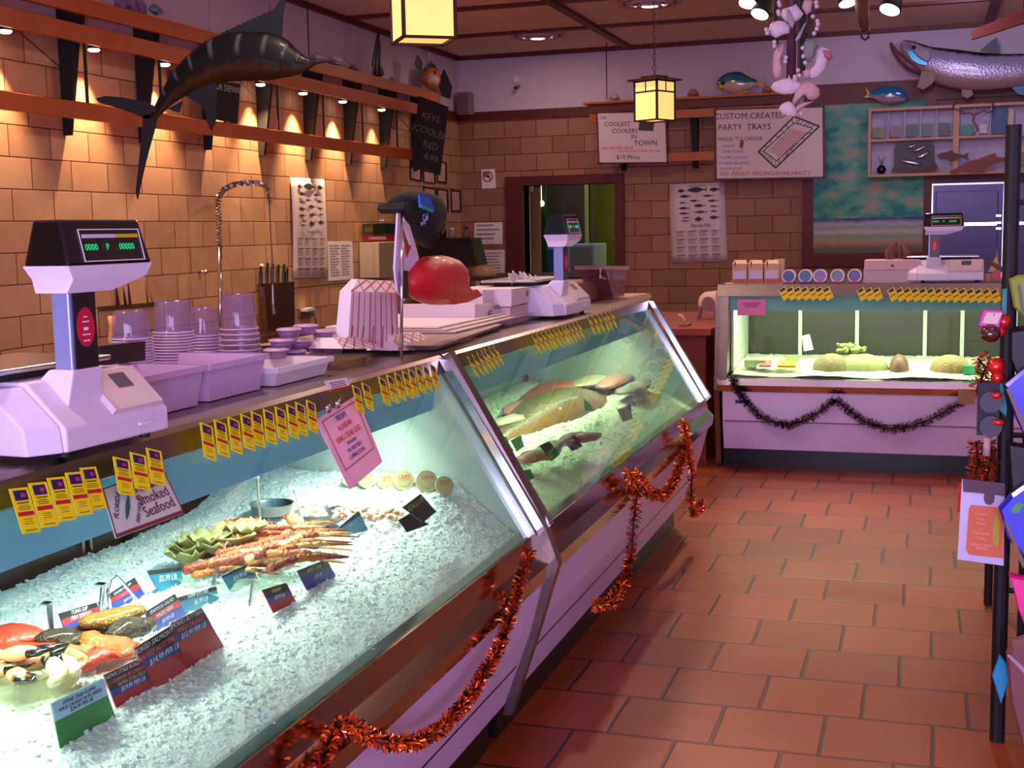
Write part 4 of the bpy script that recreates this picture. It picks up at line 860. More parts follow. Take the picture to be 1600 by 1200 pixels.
# ------------------------------------------------------------ pole with sign and caps
XP = 4.16
pl_ = thing('display_pole', 'slim steel pole with white panel holding a black cap and a red cap', 'pole', on(627, 565, x=XP))
MB().tube([on(627, 566, x=XP), on(628, 330, x=XP)], .0045, 10).build('pole', CHROME, pl_, smooth=True)
MB().lathe([(.001, 0), (.03, 0), (.028, .006), (.006, .01), (.001, .012)], on(627, 568, x=XP), 20).build('base', STEEL, pl_)
p_ = flat([(623, 334), (638, 352), (652, 400), (653, 424)], WHITE, 'panel_wing', pl_, .004, x=XP - .02)
MB().prism([on(u, v, x=XP - .012) for u, v in ((622, 333), (628, 333), (633, 470), (621, 455), (617, 420))], (-.006, 0, 0)).build('white_panel', M('lilac_card', '#d8c8e4', .5), pl_)
MB().prism([on(u, v, x=XP - .012) for u, v in ((630, 380), (652, 392), (651, 424), (632, 425))], (-.004, 0, 0)).build('side_card', M('lilac_card', '#d8c8e4'), pl_)
MB().prism([on(u, v, x=XP - .008) for u, v in ((634, 382), (643, 384), (636, 402))], (-.003, 0, 0)).build('red_pennant', REDINK, pl_)
MB().prism([on(u, v, x=XP + .004) for u, v in ((631, 423), (638, 423), (638, 466), (631, 466))], (-.01, 0, 0)).build('clip', BLACK, pl_)
def cap(name, label, x, dome, brim, m, dep):
    t = thing(name, label, 'cap', on(*dome[-1], x=x))
    P = [on(u, v, x=x) for u, v in dome]; c = sum(P, Vector()) / len(P); rings = []
    for k in range(9):
        a = -math.pi / 2 + math.pi * k / 8; s_ = max(.05, math.cos(a)) ** .6; o = Vector((math.sin(a) * dep, 0, 0))
        rings.append([c + (p - c) * s_ + o for p in P])
    MB().loft(rings).build('crown', m, t, smooth=True)
    B_ = [on(u, v, x=x) for u, v in brim]
    MB().prism([b_ + Vector((-dep * .8, 0, 0)) for b_ in B_], (dep * 1.6, 0, 0)).build('brim', m, t, bevel=.002)
    return t
BC = M('black_cap_cloth', '#10120f', .85, var=.2, bump=.3, bscale=500); RC = M('red_cap_cloth', '#c80f28', .45, var=.08, bump=.15, bscale=500, coat=.2)
k1 = cap('baseball_cap', 'black cap with blue patch on top of the slim pole', 4.13, [(612, 318), (622, 303), (640, 297), (660, 298), (678, 306), (688, 325), (687, 345), (676, 362), (668, 378), (670, 388), (655, 372), (645, 352), (635, 338), (622, 328)], [(609, 327), (612, 318), (640, 316), (645, 330), (630, 331), (615, 334)], BC, .05)
k1_ = [(656, 304), (672, 309), (679, 328), (676, 333), (657, 324)]
MB().prism([on(u, v, x=4.19) for u, v in k1_], (-.006, 0, 0)).build('blue_patch', M('blue_patch', '#1458c8', .4, var=.5, scale=40), k1)
MB().prism([on(u, v, x=4.192) for u, v in ((658, 319), (677, 328), (675, 332), (658, 324))], (-.006, 0, 0)).build('green_patch_edge', M('teal_patch', '#20a098', .4), k1)
text('Cali', on(664, 340, x=4.187), on(673, 346, x=4.187) - on(656, 352, x=4.187), (0, .2, 1), .02, M('white_thread', '#b8b8e8', .6), k1, w=.022); text('SPORT', on(661, 349, x=4.187), on(673, 346, x=4.187) - on(656, 352, x=4.187), (0, .2, 1), .01, M('white_thread', '#b8b8e8', .6), k1, w=.022)
cap('baseball_cap', 'bright red cap hanging on the slim pole', 4.15, [(637, 440), (640, 424), (652, 408), (670, 400), (690, 399), (708, 405), (719, 417), (723, 432), (721, 448), (733, 463), (712, 471), (690, 477), (670, 476), (652, 468), (640, 456)], [(690, 476), (712, 472), (735, 462), (726, 452), (700, 460), (682, 466)], RC, .055)
# ------------------------------------------------------------ cartons behind the second case edge
def carton(px, x, dep, m, label, name='cardboard_box', cat='box', grp=None):
    t = thing(name, label, cat, on(*px[3], x=x)); P = [on(*p, x=x) for p in px]
    P[3].z = P[2].z = 1.152 if 'lower' in label or 'brown' in label else min(P[3].z, P[2].z); MB().prism(P, (-dep, 0, 0)).build('carton', m, t, bevel=.002); return t
WB = M('white_carton', '#dccdd6', .6, var=.04)
b1 = carton([(742, 475), (796, 474), (796, 500), (742, 503)], 4.02, .28, WB, 'white printed carton, lower of the two cartons right of the red cap')
b2 = carton([(754, 453), (800, 452), (800, 473), (754, 474)], 4.0, .22, WB, 'small flat white carton on top of the printed carton')
b3 = thing('cardboard_box', 'pinkish white open carton with tissues standing left of the second scale', 'box', on(820, 520, x=4.05))
b3c = MB().prism([on(u, v, x=4.06) for u, v in ((797, 480), (846, 470), (846, 505), (797, 522))], (-.3, 0, 0)).build('carton', M('pinkish_carton', '#cfb2b4', .6), b3)
MB().prism([on(u, v, x=4.07) for u, v in ((799, 452), (843, 446), (844, 467), (799, 479))], (-.26, 0, 0)).build('dispenser_box', WB, b3)
r = (0, 1, 0)
text('F1010RC 521', on(778, 480, x=4.025), r, (0, 0, 1), .016, BLACKINK, b1, w=.2)
for i, (s_, u) in enumerate((('Item No.', 766), ('Made In', 765), ('Qty', 763), ('500 pc', 764))): text(s_, on(u, 486 + i * 4, x=4.025), r, (0, 0, 1), .009, BLACKINK, b1, w=.05)
text('Interfold', on(778, 461, x=4.005), r, (0, 0, 1), .013, M('blue_grey_ink', '#70788c', .6), b2, w=.14)
MB().lathe([(.006, 0), (.012, 0), (.012, .001), (.006, .001)], on(824, 458, x=4.072), 16, (1, 0, 0)).build('emblem', M('blue_grey_ink', '#70788c'), b3)
tq = thing('tissue', 'crumpled white tissue sticking out of the pinkish carton', 'tissue', on(812, 450, x=3.98))
mb = MB()
for k in range(6):
    a = on(800 + k * 5, 448, x=3.98); b_ = on(794 + k * 8 + jit(4), 424 + jit(5), x=3.98 + jit(.03)); c = on(806 + k * 6, 430 + jit(4), x=4.0 + jit(.03))
    mb.prism([a, b_, c], (.003, .002, 0))
mb.build('paper', WHITE, tq)
tag(carton([(902, 443), (962, 436), (962, 480), (902, 492)], 3.98, .34, M('brown_carton', '#8c5c50', .7, var=.12, scale=14), 'long brown glass fronted box right of the second scale'), 'long brown box standing right of the second scale', 'box')
# blender jug
jg = thing('plastic_jug', 'clear square jug with pinkish rim at the end of the second case', 'jug', on(968, 480, x=4.05))
JP = [on(u, v, x=4.05) for u, v in ((944, 416), (984, 417), (972, 477), (962, 478))]
MB().prism(JP, (-.13, 0, 0)).build('jar', glass_mat('jug_plastic', '#d8a8b8', 1.5, .05, .4, '#a06878'), jg)
MB().prism([on(u, v, x=4.06) for u, v in ((943, 415), (985, 416), (983, 422), (945, 421))], (-.15, 0, 0)).build('rim', M('pinkish_rim', '#b89098', .5), jg)
MB().tube([on(946, 420, x=4.04), on(938, 420, x=4.04), on(938, 433, x=4.04), on(946, 436, x=4.04)], .006, 8).build('handle', M('pinkish_rim', '#b89098'), jg)
tag(MB().prism([on(u, v, x=4.1) for u, v in ((980, 465), (1015, 458), (1018, 463), (1015, 468), (982, 468))], (-.15, 0, 0)).build('folded_paper', M('cream_paper', '#d8b49c', .6)), 'folded cream paper at the far end of the second case top', 'paper')
# clutter on the back counter seen past the red cap
cl = [((752, 440), 'steel bowl', .13, '#8a7664', 'upturned steel bowl behind the red cap', 1.)]
def bowl(u, v, y, r, lab, m, h=.5):
    c = on(u, v, y=y); c.z = 1.021; o = MB().lathe([(r, 0), (r * .97, r * h * .4), (r * .75, r * h * .8), (r * .35, r * h), (.001, r * h * 1.04)], c, 24).build('metal_bowl', m, smooth=True); return tag(o, lab, 'bowl')
    c = on(u, v, x=x); o = MB().lathe([(r, 0), (r * .97, r * h * .4), (r * .75, r * h * .8), (r * .35, r * h), (.001, r * h * 1.04)], c, 24).build('metal_bowl', m, smooth=True); return tag(o, lab, 'bowl')
tag(MB().box(.05, .9, -3.9, -1.2, .531, .54).build('folded_cloth', M('dark_cloth', '#241812', .8)), 'dark mat on the counter in the left back corner', 'mat')
wk = thing('side_table', 'dark wooden work table in the left back corner behind the red cap', 'table', (1.6, -1.6, 0))
MB().box(.3, 2.3, -2.2, -.9, .98, 1.02).build('tabletop', M('dark_table', '#3a2018', .5), wk)
for x_ in (.95, 2.2):
    for y_ in (-2.15, -.98): MB().box(x_, x_ + .05, y_, y_ + .05, 0, .98).build('leg', STEEL, wk)
MB().prism([on(u, v, y=-1.5) for u, v in ((655, 372), (735, 372), (746, 415), (660, 425))], (0, .35, 0)).build('dark_bin', M('dark_bin', '#2a1a18', .7, var=.4, scale=20), wk)
BT = MB()
for i, (u, v, h, m_, lab) in enumerate(((692, 372, 20, '#2a2420', 'dark bottle left of the row behind the black cap'), (706, 372, 14, '#8a8078', 'grey topped jar in the row behind the black cap'), (728, 373, 16, '#6a5048', 'brown jar at the right of the row behind the black cap'))):
    c = on(u, v, y=-1.55); hh_ = h * .0068; t = thing('jar', lab, 'jar', c)
    MB().lathe([(.001, 0), (.04, 0), (.042, hh_ * .6), (.025, hh_ * .8), (.026, hh_), (.001, hh_)], c, 16).build('body', M('jar' + m_[1:], m_, .3), t, smooth=True)
    MB().lathe([(.001, hh_), (.028, hh_), (.028, hh_ + .02), (.001, hh_ + .02)], c, 16).build('cap', BLACK if i != 1 else WHITE, t)
bowl(756, 452, -1.6, .15, 'round tan pan bottom behind the red cap and cartons', M('tan_pan', '#a08468', .5), .7)
gl = tag(MB().body([on(u, v, x=3.7) for u, v in ((636, 498), (655, 492), (680, 498), (700, 494))], [.01, .03, .035, .01], [.02, .05, .06, .02], 10, (1, 0, 0)).build('crumpled_foil', M('pale_foil', '#c8b88c', .3, .5, bump=1, bscale=60)), 'crumpled pale wrap lying behind the red cap', 'wrap')
tag(MB().tube([on(u, v, x=3.72) for u, v in ((700, 500), (715, 497), (727, 493))], [.012, .014, .016], 10).build('marker_pen', REDINK, smooth=True), 'red capped marker lying behind the pole', 'marker')
# paper roll cutter and tape between the cases
ct = thing('low_counter', 'reddish wooden low counter between the second case and the back case', 'counter', (4.0, -6.6, 0))
MB().box(3.55, 4.22, -6.95, -5.4, 0.0, .82).build('cabinet', M('reddish_wood', '#7a2c1c', .4, var=.25, scale=5), ct)
MB().box(3.52, 4.26, -7.0, -5.35, .82, .86).build('worktop', M('reddish_wood_top', '#a04a34', .3, var=.2), ct)
prl = thing('paper_roll_holder', 'grey stand holding a thick roll of white paper by the back case', 'paper roll', on(1112, 528, y=-6.6))
a = on(1107, 506, y=-6.15); d = Vector((.35, .9, 0)); a.z = max(a.z, .97)
MB().tube([a, a + d * .42], .085, 28).build('paper_roll', M('roll_paper', '#ecd0c4', .7, var=.03), prl, smooth=True)
MB().tube([a - d * .005, a], .03, 16).build('core', BLACK, prl)
for q in (-.01, .40):
    c = a + d * q; MB().lathe([(.001, 0), (.05, 0), (.05, .012), (.001, .012)], c, 24, d).build('end_plate', M('roll_stand', '#94707a', .4), prl)
    for s_ in (-1, 1): MB().tube([c + Vector((s_ * .05, -s_ * .02, -.02)), (c.x + s_ * .07, c.y - s_ * .03, .862)], .014, 8).build('leg', M('roll_stand', '#94707a'), prl)
tpd = thing('tape_dispenser', 'brown tape dispenser with curved handle left of the paper roll', 'dispenser', on(1070, 525, y=-6.75))
q4 = [(1063, 504), (1075, 504), (1074, 521), (1063, 521)]
c = on(1069, 530, y=-6.75); MB().box(c.x - .03, c.x + .03, c.y - .05, c.y + .1, .862, c.z + .10).build('body', M('brown_plastic', '#9a6450', .5), tpd)
MB().tube([on(u, v, y=-6.76) for u, v in ((1068, 507), (1069, 500), (1065, 494), (1060, 493))], .011, 8).build('handle', M('cream_plastic', '#d8b088', .5), tpd, smooth=True)
# ------------------------------------------------------------ yellow price flags
PICM = M('flag_picture', '#2c1c5c', .6, var=.5, scale=200); PINKD = M('flag_pink', '#c8285a', .6); FTX = M('flag_print', '#6c6410', .7)
def flags(TL, TRend, n, wv, hv, lab, grp, pl, wv2=None, step=.0012, detail=True, N=None):
    """a row of n overlapping cards; TL, TRend = top left corners of the first and last card in the photograph"""
    ax = 'x' if 'x' in pl else 'y'; N = Vector((1, 0, 0)) if ax == 'x' else Vector((0, -1, 0))
    A, B_ = on(*TL, **pl), on(*TRend, **pl)
    wvw = on(TL[0] + wv[0], TL[1] + wv[1], **pl) - A; hvw = on(TL[0] + hv[0], TL[1] + hv[1], **pl) - A
    root = None
    for i in range(n):
        p = A.lerp(B_, i / max(1, n - 1)) + N * (.002 + step * (i % 4) + .0006 * i)
        l = lab % ORD[i] if '%s' in lab else lab
        if root is None:
            root = thing('price_flag', l, 'tag', p, grp); f = lambda a, b_: p + wvw * a + hvw * b_
            MB().quad(f(0, 0), f(1, 0), f(1, 1), f(0, 1), .0008, N).build('card', YELLOW, root)
            MB().quad(f(.16, .05), f(.84, .05), f(.84, .27), f(.16, .27), .0014, N).build('picture', PICM, root)
            MB().quad(f(.08, .52), f(.92, .52), f(.92, .61), f(.08, .61), .0014, N).build('red_stripe', REDINK, root)
            if detail:
                MB().quad(f(.5, .12), f(.72, .12), f(.72, .2), f(.5, .2), .0018, N).build('pink_spot', PINKD, root)
                mb = MB()
                for a0, a1, b0, h_ in ((.2, .8, .31, .03), (.25, .75, .38, .015), (.15, .85, .42, .015), (.2, .8, .46, .015), (.25, .75, .68, .012), (.3, .7, .73, .012), (.25, .75, .78, .012), (.2, .8, .92, .02)):
                    mb.quad(f(a0, b0), f(a1, b0), f(a1, b0 + h_), f(a0, b0 + h_), .0012, N)
                mb.build('small_print', FTX, root)
        else: dup(root, p, label=l)
XF = dict(x=4.268)
flags((11, 764), (120, 731), 5, (30, -3), (22, 71), 'yellow price flag, %s from left of five below the near scale', 'flags below the near scale', XF)
flags((174, 713), (223, 699), 3, (26, 6), (9, 58), 'yellow price flag, %s from left of three over the smoked seafood card', 'flags over the smoked seafood card', dict(x=4.275))
flags((310, 659), (472, 624), 10, (20, 8), (7, 55), 'yellow price flag, %s from left of ten beside the pink crab notice', 'flags left of the pink notice', XF)
flags((548, 601), (562, 597), 2, (13, 7), (8, 40), 'yellow price flag, %s from left of two right of the pink notice', 'pair of flags by the pink notice', XF)
flags((589, 588), (665, 567), 8, (12, 7), (9, 40), 'yellow price flag, %s from left of eight at the nearest case\'s end', 'flags at the end of the nearest case', XF)
flags((728, 556), (765, 537), 7, (8, 7), (14, 29), 'yellow price flag, %s from left of seven starting the second case', 'flags at the start of the second case', XF, detail=False)
flags((828, 518), (895, 499), 12, (7, 6), (12, 30), 'yellow price flag, %s from left in the row below the second scale', 'flags below the second scale', XF, detail=False)
flags((916, 490), (950, 482), 6, (6, 5), (9, 29), 'yellow price flag, %s from left at the second case\'s far end', 'flags at the end of the second case', XF, detail=False)
YF = dict(y=-7.145)
flags((1216, 453), (1284, 453), 7, (11, -6), (8, 17), 'yellow price flag, %s from left of seven under the round tins', 'flags under the round tins', YF, detail=False)
flags((1338, 454), (1362, 454), 3, (11, -6), (7, 17), 'yellow price flag, %s from left of three under the pinkish carton', 'flags under the pinkish carton', YF, detail=False)
flags((1386, 454), (1546, 456), 14, (11, -6), (7, 18), 'yellow price flag, %s from left in the long row on the back case', 'flags under the far scale', YF, detail=False)
# ------------------------------------------------------------ cards and notices on the cases
MAROON = M('maroon_ink', '#7a1038', .6)
GP, GN = Vector((XG + .002, 0, ZG - .01)), Vector((.445, 0, .281)).normalized()
def ong(u, v, off=.004):
    """the point of the slanted case glass seen at that spot"""
    d = R(u, v); q = GP + GN * off; return CAM + d * ((q - CAM).dot(GN) / d.dot(GN))
def px_card(px, lab, pl, m=PAPER, name='notice_card', cat='sign', th=.0015, tilt=0., glass=None):
    t = thing(name, lab, cat, on(*px[3], **pl)); N = Vector((1, 0, 0)) if 'x' in pl else Vector((0, -1, 0))
    P = [on(*p, **pl) for p in px]
    if glass is not None: P = [ong(*p, off=glass) for p in px]; N = GN
    MB().quad(*P, th=th, nrm=N).build('card', m, t)
    return t, lambda a, b_: P[0].lerp(P[1], a).lerp(P[3].lerp(P[2], a), b_) + N.normalized() * th, (P[1] - P[0]), (P[0] - P[3])
t, f, r, u_ = px_card([(158, 765), (252, 732), (286, 803), (180, 842)], 'white smoked seafood card with green fish and maroon border', dict(x=4.268), glass=.006)
text('Natural', f(.66, .22), r, u_, .018, MAROON, t, w=.062, off=.002); text('Smoked', f(.68, .47), r, u_, .020, MAROON, t, w=.066); text('Seafood', f(.70, .72), r, u_, .020, MAROON, t, w=.066)
text('FLORIDA', f(.14, .40), f(.3, .05) - f(.1, .75), u_, .010, BLACKINK, t, w=.04); text('FISH HOUSE', f(.42, .62), f(.5, .4) - f(.35, .85), u_, .008, BLACKINK, t, w=.036)
mb = MB(); fs2 = [(-.5, 0), (-.3, .4), (0, .55), (.25, .3), (.38, .08), (.5, .5), (.47, 0), (.5, -.5), (.38, -.08), (.2, -.25), (0, -.4), (-.3, -.3)]
mb.prism([f(.27, .48) + (f(.36, .2) - f(.2, .75)) * x * .95 + (f(.36, .6) - f(.2, .4)) * y * .32 + GN * .0016 for x, y in fs2], GN * .001).build('green_fish', M('dark_green_ink', '#0f6050', .6), t)
mb = MB(); [mb.quad(*[f(a, b_) + GN * .0015 for a, b_ in q], th=.0005, nrm=GN) for q in (((0, 0), (1, 0), (1, .02), (0, .02)), ((0, .93), (1, .93), (1, 1), (0, 1)), ((0, 0), (.012, 0), (.012, 1), (0, 1)), ((.988, 0), (1, 0), (1, 1), (.988, 1)))]
mb.build('border', MAROON, t)
t, f, r, u_ = px_card([(492, 657), (556, 618), (597, 722), (546, 766)], 'pink notice for fresh Alaskan king crab legs clipped to the case', dict(x=4.285), PINKP, glass=.012)
for s_, b_, h, w, m_ in (('FRESH!!', .14, .013, .035, BLUEINK), ('ALASKAN', .27, .013, .045, REDINK), ('KING CRAB LEGS', .40, .013, .072, REDINK), ('AVAILABLE', .50, .008, .03, BLUEINK), ('THE VERY BEST', .59, .009, .05, BLUEINK), ('COMING SOON', .68, .009, .048, BLUEINK)):
    text(s_, f(.5, b_), r, u_, h, m_, t, w=w)
mb = MB(); [mb.quad(*[f(a, b_) + GN * .0015 for a, b_ in q], th=.0005, nrm=GN) for q in (((.09, .06), (.91, .06), (.91, .07), (.09, .07)), ((.09, .76), (.91, .76), (.91, .77), (.09, .77)), ((.09, .06), (.1, .06), (.1, .77), (.09, .77)), ((.9, .06), (.91, .06), (.91, .77), (.9, .77)))]
mb.build('border', MAROON, t)
cp = thing('bulldog_clip', 'steel clips holding the pink notice to the case edge', 'clip', on(520, 637, x=4.26))
for u, v in ((512, 640), (527, 633)): MB().ball(on(u, v, x=4.272), (.008, .010, .010), 10, 8).tube([on(u, v, x=4.28), on(u + 5, v - 12, x=4.27)], .003).build('clip', CHROME, cp, smooth=True)
t, f, r, u_ = px_card([(506, 596), (541, 590), (547, 605), (516, 612)], 'small white card with red edge tucked behind the pair of yellow flags', dict(x=4.25))
MB().quad(f(0, .8), f(1, .8), f(1, 1), f(0, 1), .0008, (1, 0, 0)).build('red_edge', REDINK, t)
mb = MB(); [mb.quad(f(.15, b_), f(.85, b_), f(.85, b_ + .1), f(.15, b_ + .1), .0006, (1, 0, 0)) for b_ in (.2, .4, .6)]; mb.build('print', M('faint_print', '#8a7c84'), t)
# ------------------------------------------------------------ price cards standing in the ice
BK, RD_, BL, TL_, GN = MATTB, M('card_red', '#b01424', .5), M('card_blue', '#1a2a90', .5), M('card_teal', '#0f6a8c', .5), M('card_green', '#0a8438', .5)
MR = M('card_maroon', '#5c1420', .5)
WHT = M('card_white_print', '#d8d8e8', .6); YLT = M('card_cream_print', '#c8b878', .6)
def pcard(px, bands, lab, lines=(), dx=0., zb=.70):
    bx = ((px[2][0] + px[3][0]) / 2, (px[2][1] + px[3][1]) / 2); b_ = on(*bx, z=zb); b_ = on(*bx, z=zi(b_.x, b_.y) + .004)
    if px[3][0] < 700 and b_.y > -11.70: b_ = on(*bx, y=-11.70)
    if zb == .73: b_ = on(*bx, z=zi(b_.x, b_.y) + .05)
    x = b_.x + dx
    t = thing('price_card', lab, 'price card', on(*bx, x=x)); P = [on(*p, x=x) for p in px]
    ext_ = (P[3] - P[0]) * .25, (P[2] - P[1]) * .25
    f = lambda a, c: P[0].lerp(P[1], a).lerp(P[3].lerp(P[2], a), c)
    MB().quad(P[0], P[1], P[2] + ext_[1], P[3] + ext_[0], .0022, (-1, 0, 0)).build('card', bands[-1][2], t)
    for a, c, m_ in bands[:-1]: MB().quad(f(0, a), f(1, a), f(1, c), f(0, c), .0008, (1, 0, 0)).build('colour_band', m_, t)
    r = P[1] - P[0]; u_ = P[0] - P[3]; H_ = u_.length
    for s_, c, h, m_, w in lines: text(s_, f(.5, c), r, u_, H_ * h, m_, t, w=r.length * w)
    return t
P3 = ((0, .2, BK), (.2, .4, MR), (.4, .62, BL), (.62, 1, RD_)); P4_ = ((0, .28, BK), (.28, .55, RD_), (.55, 1, BL))
pcard([(162, 1055), (233, 1022), (243, 1062), (178, 1096)], ((0, .25, BK), (.25, .45, MR), (.45, .6, BK), (.6, .85, BL), (.85, 1, RD_)), 'red and blue roast salmon card nearest the stone crab bowl', (('NOVA STYLE ROAST SALM', .12, .13, WHT, .9), ('FARMED IN CANADA', .34, .12, M('pink_print', '#d07080', .6), .8), ('NOVA STYLE SALM', .53, .11, YLT, .8), ('$19.99 PER LB', .73, .14, WHT, .6)))
pcard([(210, 1013), (276, 972), (300, 1038), (237, 1062)], P3, 'red price card in the middle of the three large red ones', (('SMOKED SALMON FILLET', .1, .12, WHT, .9), ('FARMED HOT SMOKED', .3, .12, M('pink_print', '#d07080'), .85), ('$14.99 PER LB', .5, .13, WHT, .6)))
pcard([(268, 974), (315, 950), (346, 1003), (290, 1040)], ((0, .14, BK), (.14, .30, MR), (.30, .45, BL), (.45, 1, RD_)), 'red price card, right one of the three large red ones', (('SMOKED BUTTERFISH', .07, .09, WHT, .85), ('WILD CAUGHT', .22, .09, M('pink_print', '#d07080'), .7), ('$12.99 PER LB', .38, .1, WHT, .6)))
pcard([(92, 959), (150, 942), (161, 962), (104, 994)], P4_, 'red and blue card left end of the back row of price cards', (('TUNA DIP', .13, .15, WHT, .7), ('FISH SPREAD', .42, .15, WHT, .7)))
pcard([(167, 931), (210, 903), (228, 931), (176, 953)], P4_, 'red and blue price card by the steel tong handle', (('SMOKED FISH DIP', .14, .14, WHT, .9), ('MADE HERE', .42, .15, M('pink_print', '#d07080'), .7), ('$8.99 LB', .75, .15, WHT, .6)))
pcard([(226, 957), (273, 928), (290, 960), (240, 988)], P4_, 'red and blue price card just behind the gold smoked fish', (('SEAFOOD SALAD', .14, .14, WHT, .9), ('MADE HERE', .42, .15, WHT, .7), ('$9.99 LB', .75, .15, WHT, .6)))
pcard([(277, 934), (337, 916), (344, 936), (288, 955)], ((0, .3, BK), (.3, 1, TL_)), 'wide teal price card left of the clear tray spoon', (('RAW OYSTERS', .14, .2, WHT, .7), ('$6.99 LB', .65, .25, WHT, .5)))
pcard([(230, 892), (283, 886), (286, 912), (246, 922)], ((0, .2, BK), (.2, 1, TL_)), 'teal price card at the back beside the crab legs lettuce', (('$5.99 LB', .5, .22, WHT, .5),))
pcard([(346, 900), (392, 879), (403, 905), (360, 924)], ((0, .12, BK), (.12, 1, TL_)), 'teal price card in front of the crab leg pile, behind the clear tray', (('$15.99 LB', .4, .18, WHT, .6),))
pcard([(409, 922), (447, 911), (460, 935), (424, 951)], ((0, .45, BK), (.45, .72, BL), (.72, 1, RD_)), 'small black, blue and red card at the front edge of the goods', (('SHRIMP', .2, .14, YLT, .5), ('$9.99 LB', .58, .14, WHT, .5)))
pcard([(464, 892), (510, 874), (522, 895), (477, 917)], ((0, .5, M('card_brown', '#3a2418', .5)), (.5, 1, BL)), 'brown and blue price card at the front right of the crab legs', (('KING CRAB', .22, .16, YLT, .6), ('$24.99', .72, .16, WHT, .5)))
pcard([(527, 826), (560, 798), (573, 823), (529, 837)], ((0, .25, BK), (.25, 1, TL_)), 'dark teal price card behind the right end of the crab legs', (('$ 8.99', .5, .2, WHT, .6),))
pcard([(629, 793), (657, 772), (677, 794), (655, 812)], ((0, .6, M('card_plum', '#2c1418', .5)), (.6, 1, M('card_plum2', '#20101a', .5))), 'dark plum card with green corner, upper of the pair near the tubs', (('SCALLOPS', .25, .14, YLT, .7),))
pcard([(623, 813), (644, 800), (665, 816), (634, 828)], ((0, .5, BK), (.5, 1, BK)), 'plain black price card, lower of the pair near the tubs')
pcard([(688, 756), (711, 735), (729, 754), (706, 774)], ((0, .6, M('card_plum', '#2c1418')), (.6, 1, GN)), 'dark card with green foot, farthest to the right in the nearest case', (('BAY SCALLOPS', .25, .14, YLT, .7),))
wc = pcard([(80, 1099), (160, 1060), (178, 1113), (92, 1158)], ((0, .48, M('card_pale_blue', '#a8c8ec', .5)), (.48, 1, GN)), 'white and green stone crab claws card standing in the ice at the front', (('STONE CRAB CLAWS', .13, .09, BLACKINK, .58), ('WILD CAUGHT IN FLORIDA', .26, .09, BLACKINK, .68), ('$24.99 PER LB', .38, .1, BLACKINK, .45)), zb=.69)
# ------------------------------------------------------------ food in the nearest case
FISHR = M('raw_salmon', '#b83a24', .4, var=.35, scale=60, sub=.05, coat=.2, bump=.5, bscale=90); FISHO = M('smoked_salmon_flesh', '#b8561e', .45, var=.5, scale=70, coat=.15, bump=.9, bscale=120)
GOLD = M('gold_smoked_skin', '#8a5e12', .3, var=.7, scale=90, coat=.3, bump=1., bscale=220); DKSK = M('dark_smoked_skin', '#3a2412', .35, var=.6, scale=25, coat=.3, bump=1., bscale=200)
LETT = M('pale_lettuce', '#94905c', .6, var=.35, scale=20, bump=.5, bscale=40)
def zz(p): return zi(p.x, p.y)
def lump(u, v, du, dv, h, m, name, lab, cat, z=.73, ang=0, grp=None, taper=.38, n=11):
    """a soft fillet or piece lying on the ice"""
    a, b_ = on(u - du, v + dv, z=z), on(u + du, v - dv, z=z); L_ = (b_ - a); sd = Vector((-L_.y, L_.x, 0)).normalized(); w = h[0]; th = h[1]; pts = []; hh = []; hw = []
    for k in range(n):
        t_ = k / (n - 1); e = math.sin(math.pi * min(.97, max(.03, t_))) ** taper; pts.append(a.lerp(b_, t_) + sd * .008 * math.sin(t_ * 5 + u) + Vector((0, 0, th * .6 + .004 * math.sin(t_ * 7 + v)))); hh.append(th * e); hw.append(w * e * (1 + jit(.12)))
    if name == 'salmon_chunk': hw = [q * (1.35 if k % 2 else 1.0) for k, q in enumerate(hw)]; hh = [q * .8 for q in hh]
    return tag(MB().body(pts, hh, hw, 14 if name != 'salmon_chunk' else 7, sd, rough=.09 if name != 'salmon_chunk' else .16).build(name, m, smooth=True), lab, cat, grp)
lump(20, 1030, 75, 14, (.055, .018), FISHR, 'salmon_fillet', 'large red salmon fillet at the left edge of the nearest case', 'fish', z=.735)
lump(0, 1008, 70, 8, (.05, .02), FISHR, 'salmon_fillet', 'red salmon fillet lying behind the large one at the left edge', 'fish', z=.745)
lump(175, 975, 50, 12, (.03, .018), GOLD, 'smoked_fish', 'gold skinned smoked fish on top behind the red cards', 'fish', z=.765)
lump(120, 1000, 62, 14, (.028, .018), DKSK, 'smoked_fish', 'dark smoked fish lying under the gold one', 'fish', z=.745)
lump(205, 992, 40, 10, (.03, .02), DKSK, 'smoked_fish', 'dark gold smoked fish right behind the middle red card', 'fish', z=.75)
for i, (u, v, du, dv, w, m_, lab) in enumerate(((160, 1012, 22, -12, .024, FISHO, 'orange smoked salmon chunk on top of the pile'), (188, 1020, 22, -14, .024, FISHO, 'orange smoked salmon chunk against the middle red card'), (120, 1025, 26, 5, .022, FISHO, 'orange smoked salmon chunk left in the pile'), (150, 1040, 40, 10, .022, FISHR, 'long red orange salmon strip at the front of the pile'), (112, 1012, 18, 12, .014, DKSK, 'dark skin piece across the salmon pile'))):
    lump(u, v, du, dv, (w, .016), m_, 'salmon_chunk', lab, 'fish', z=.75)
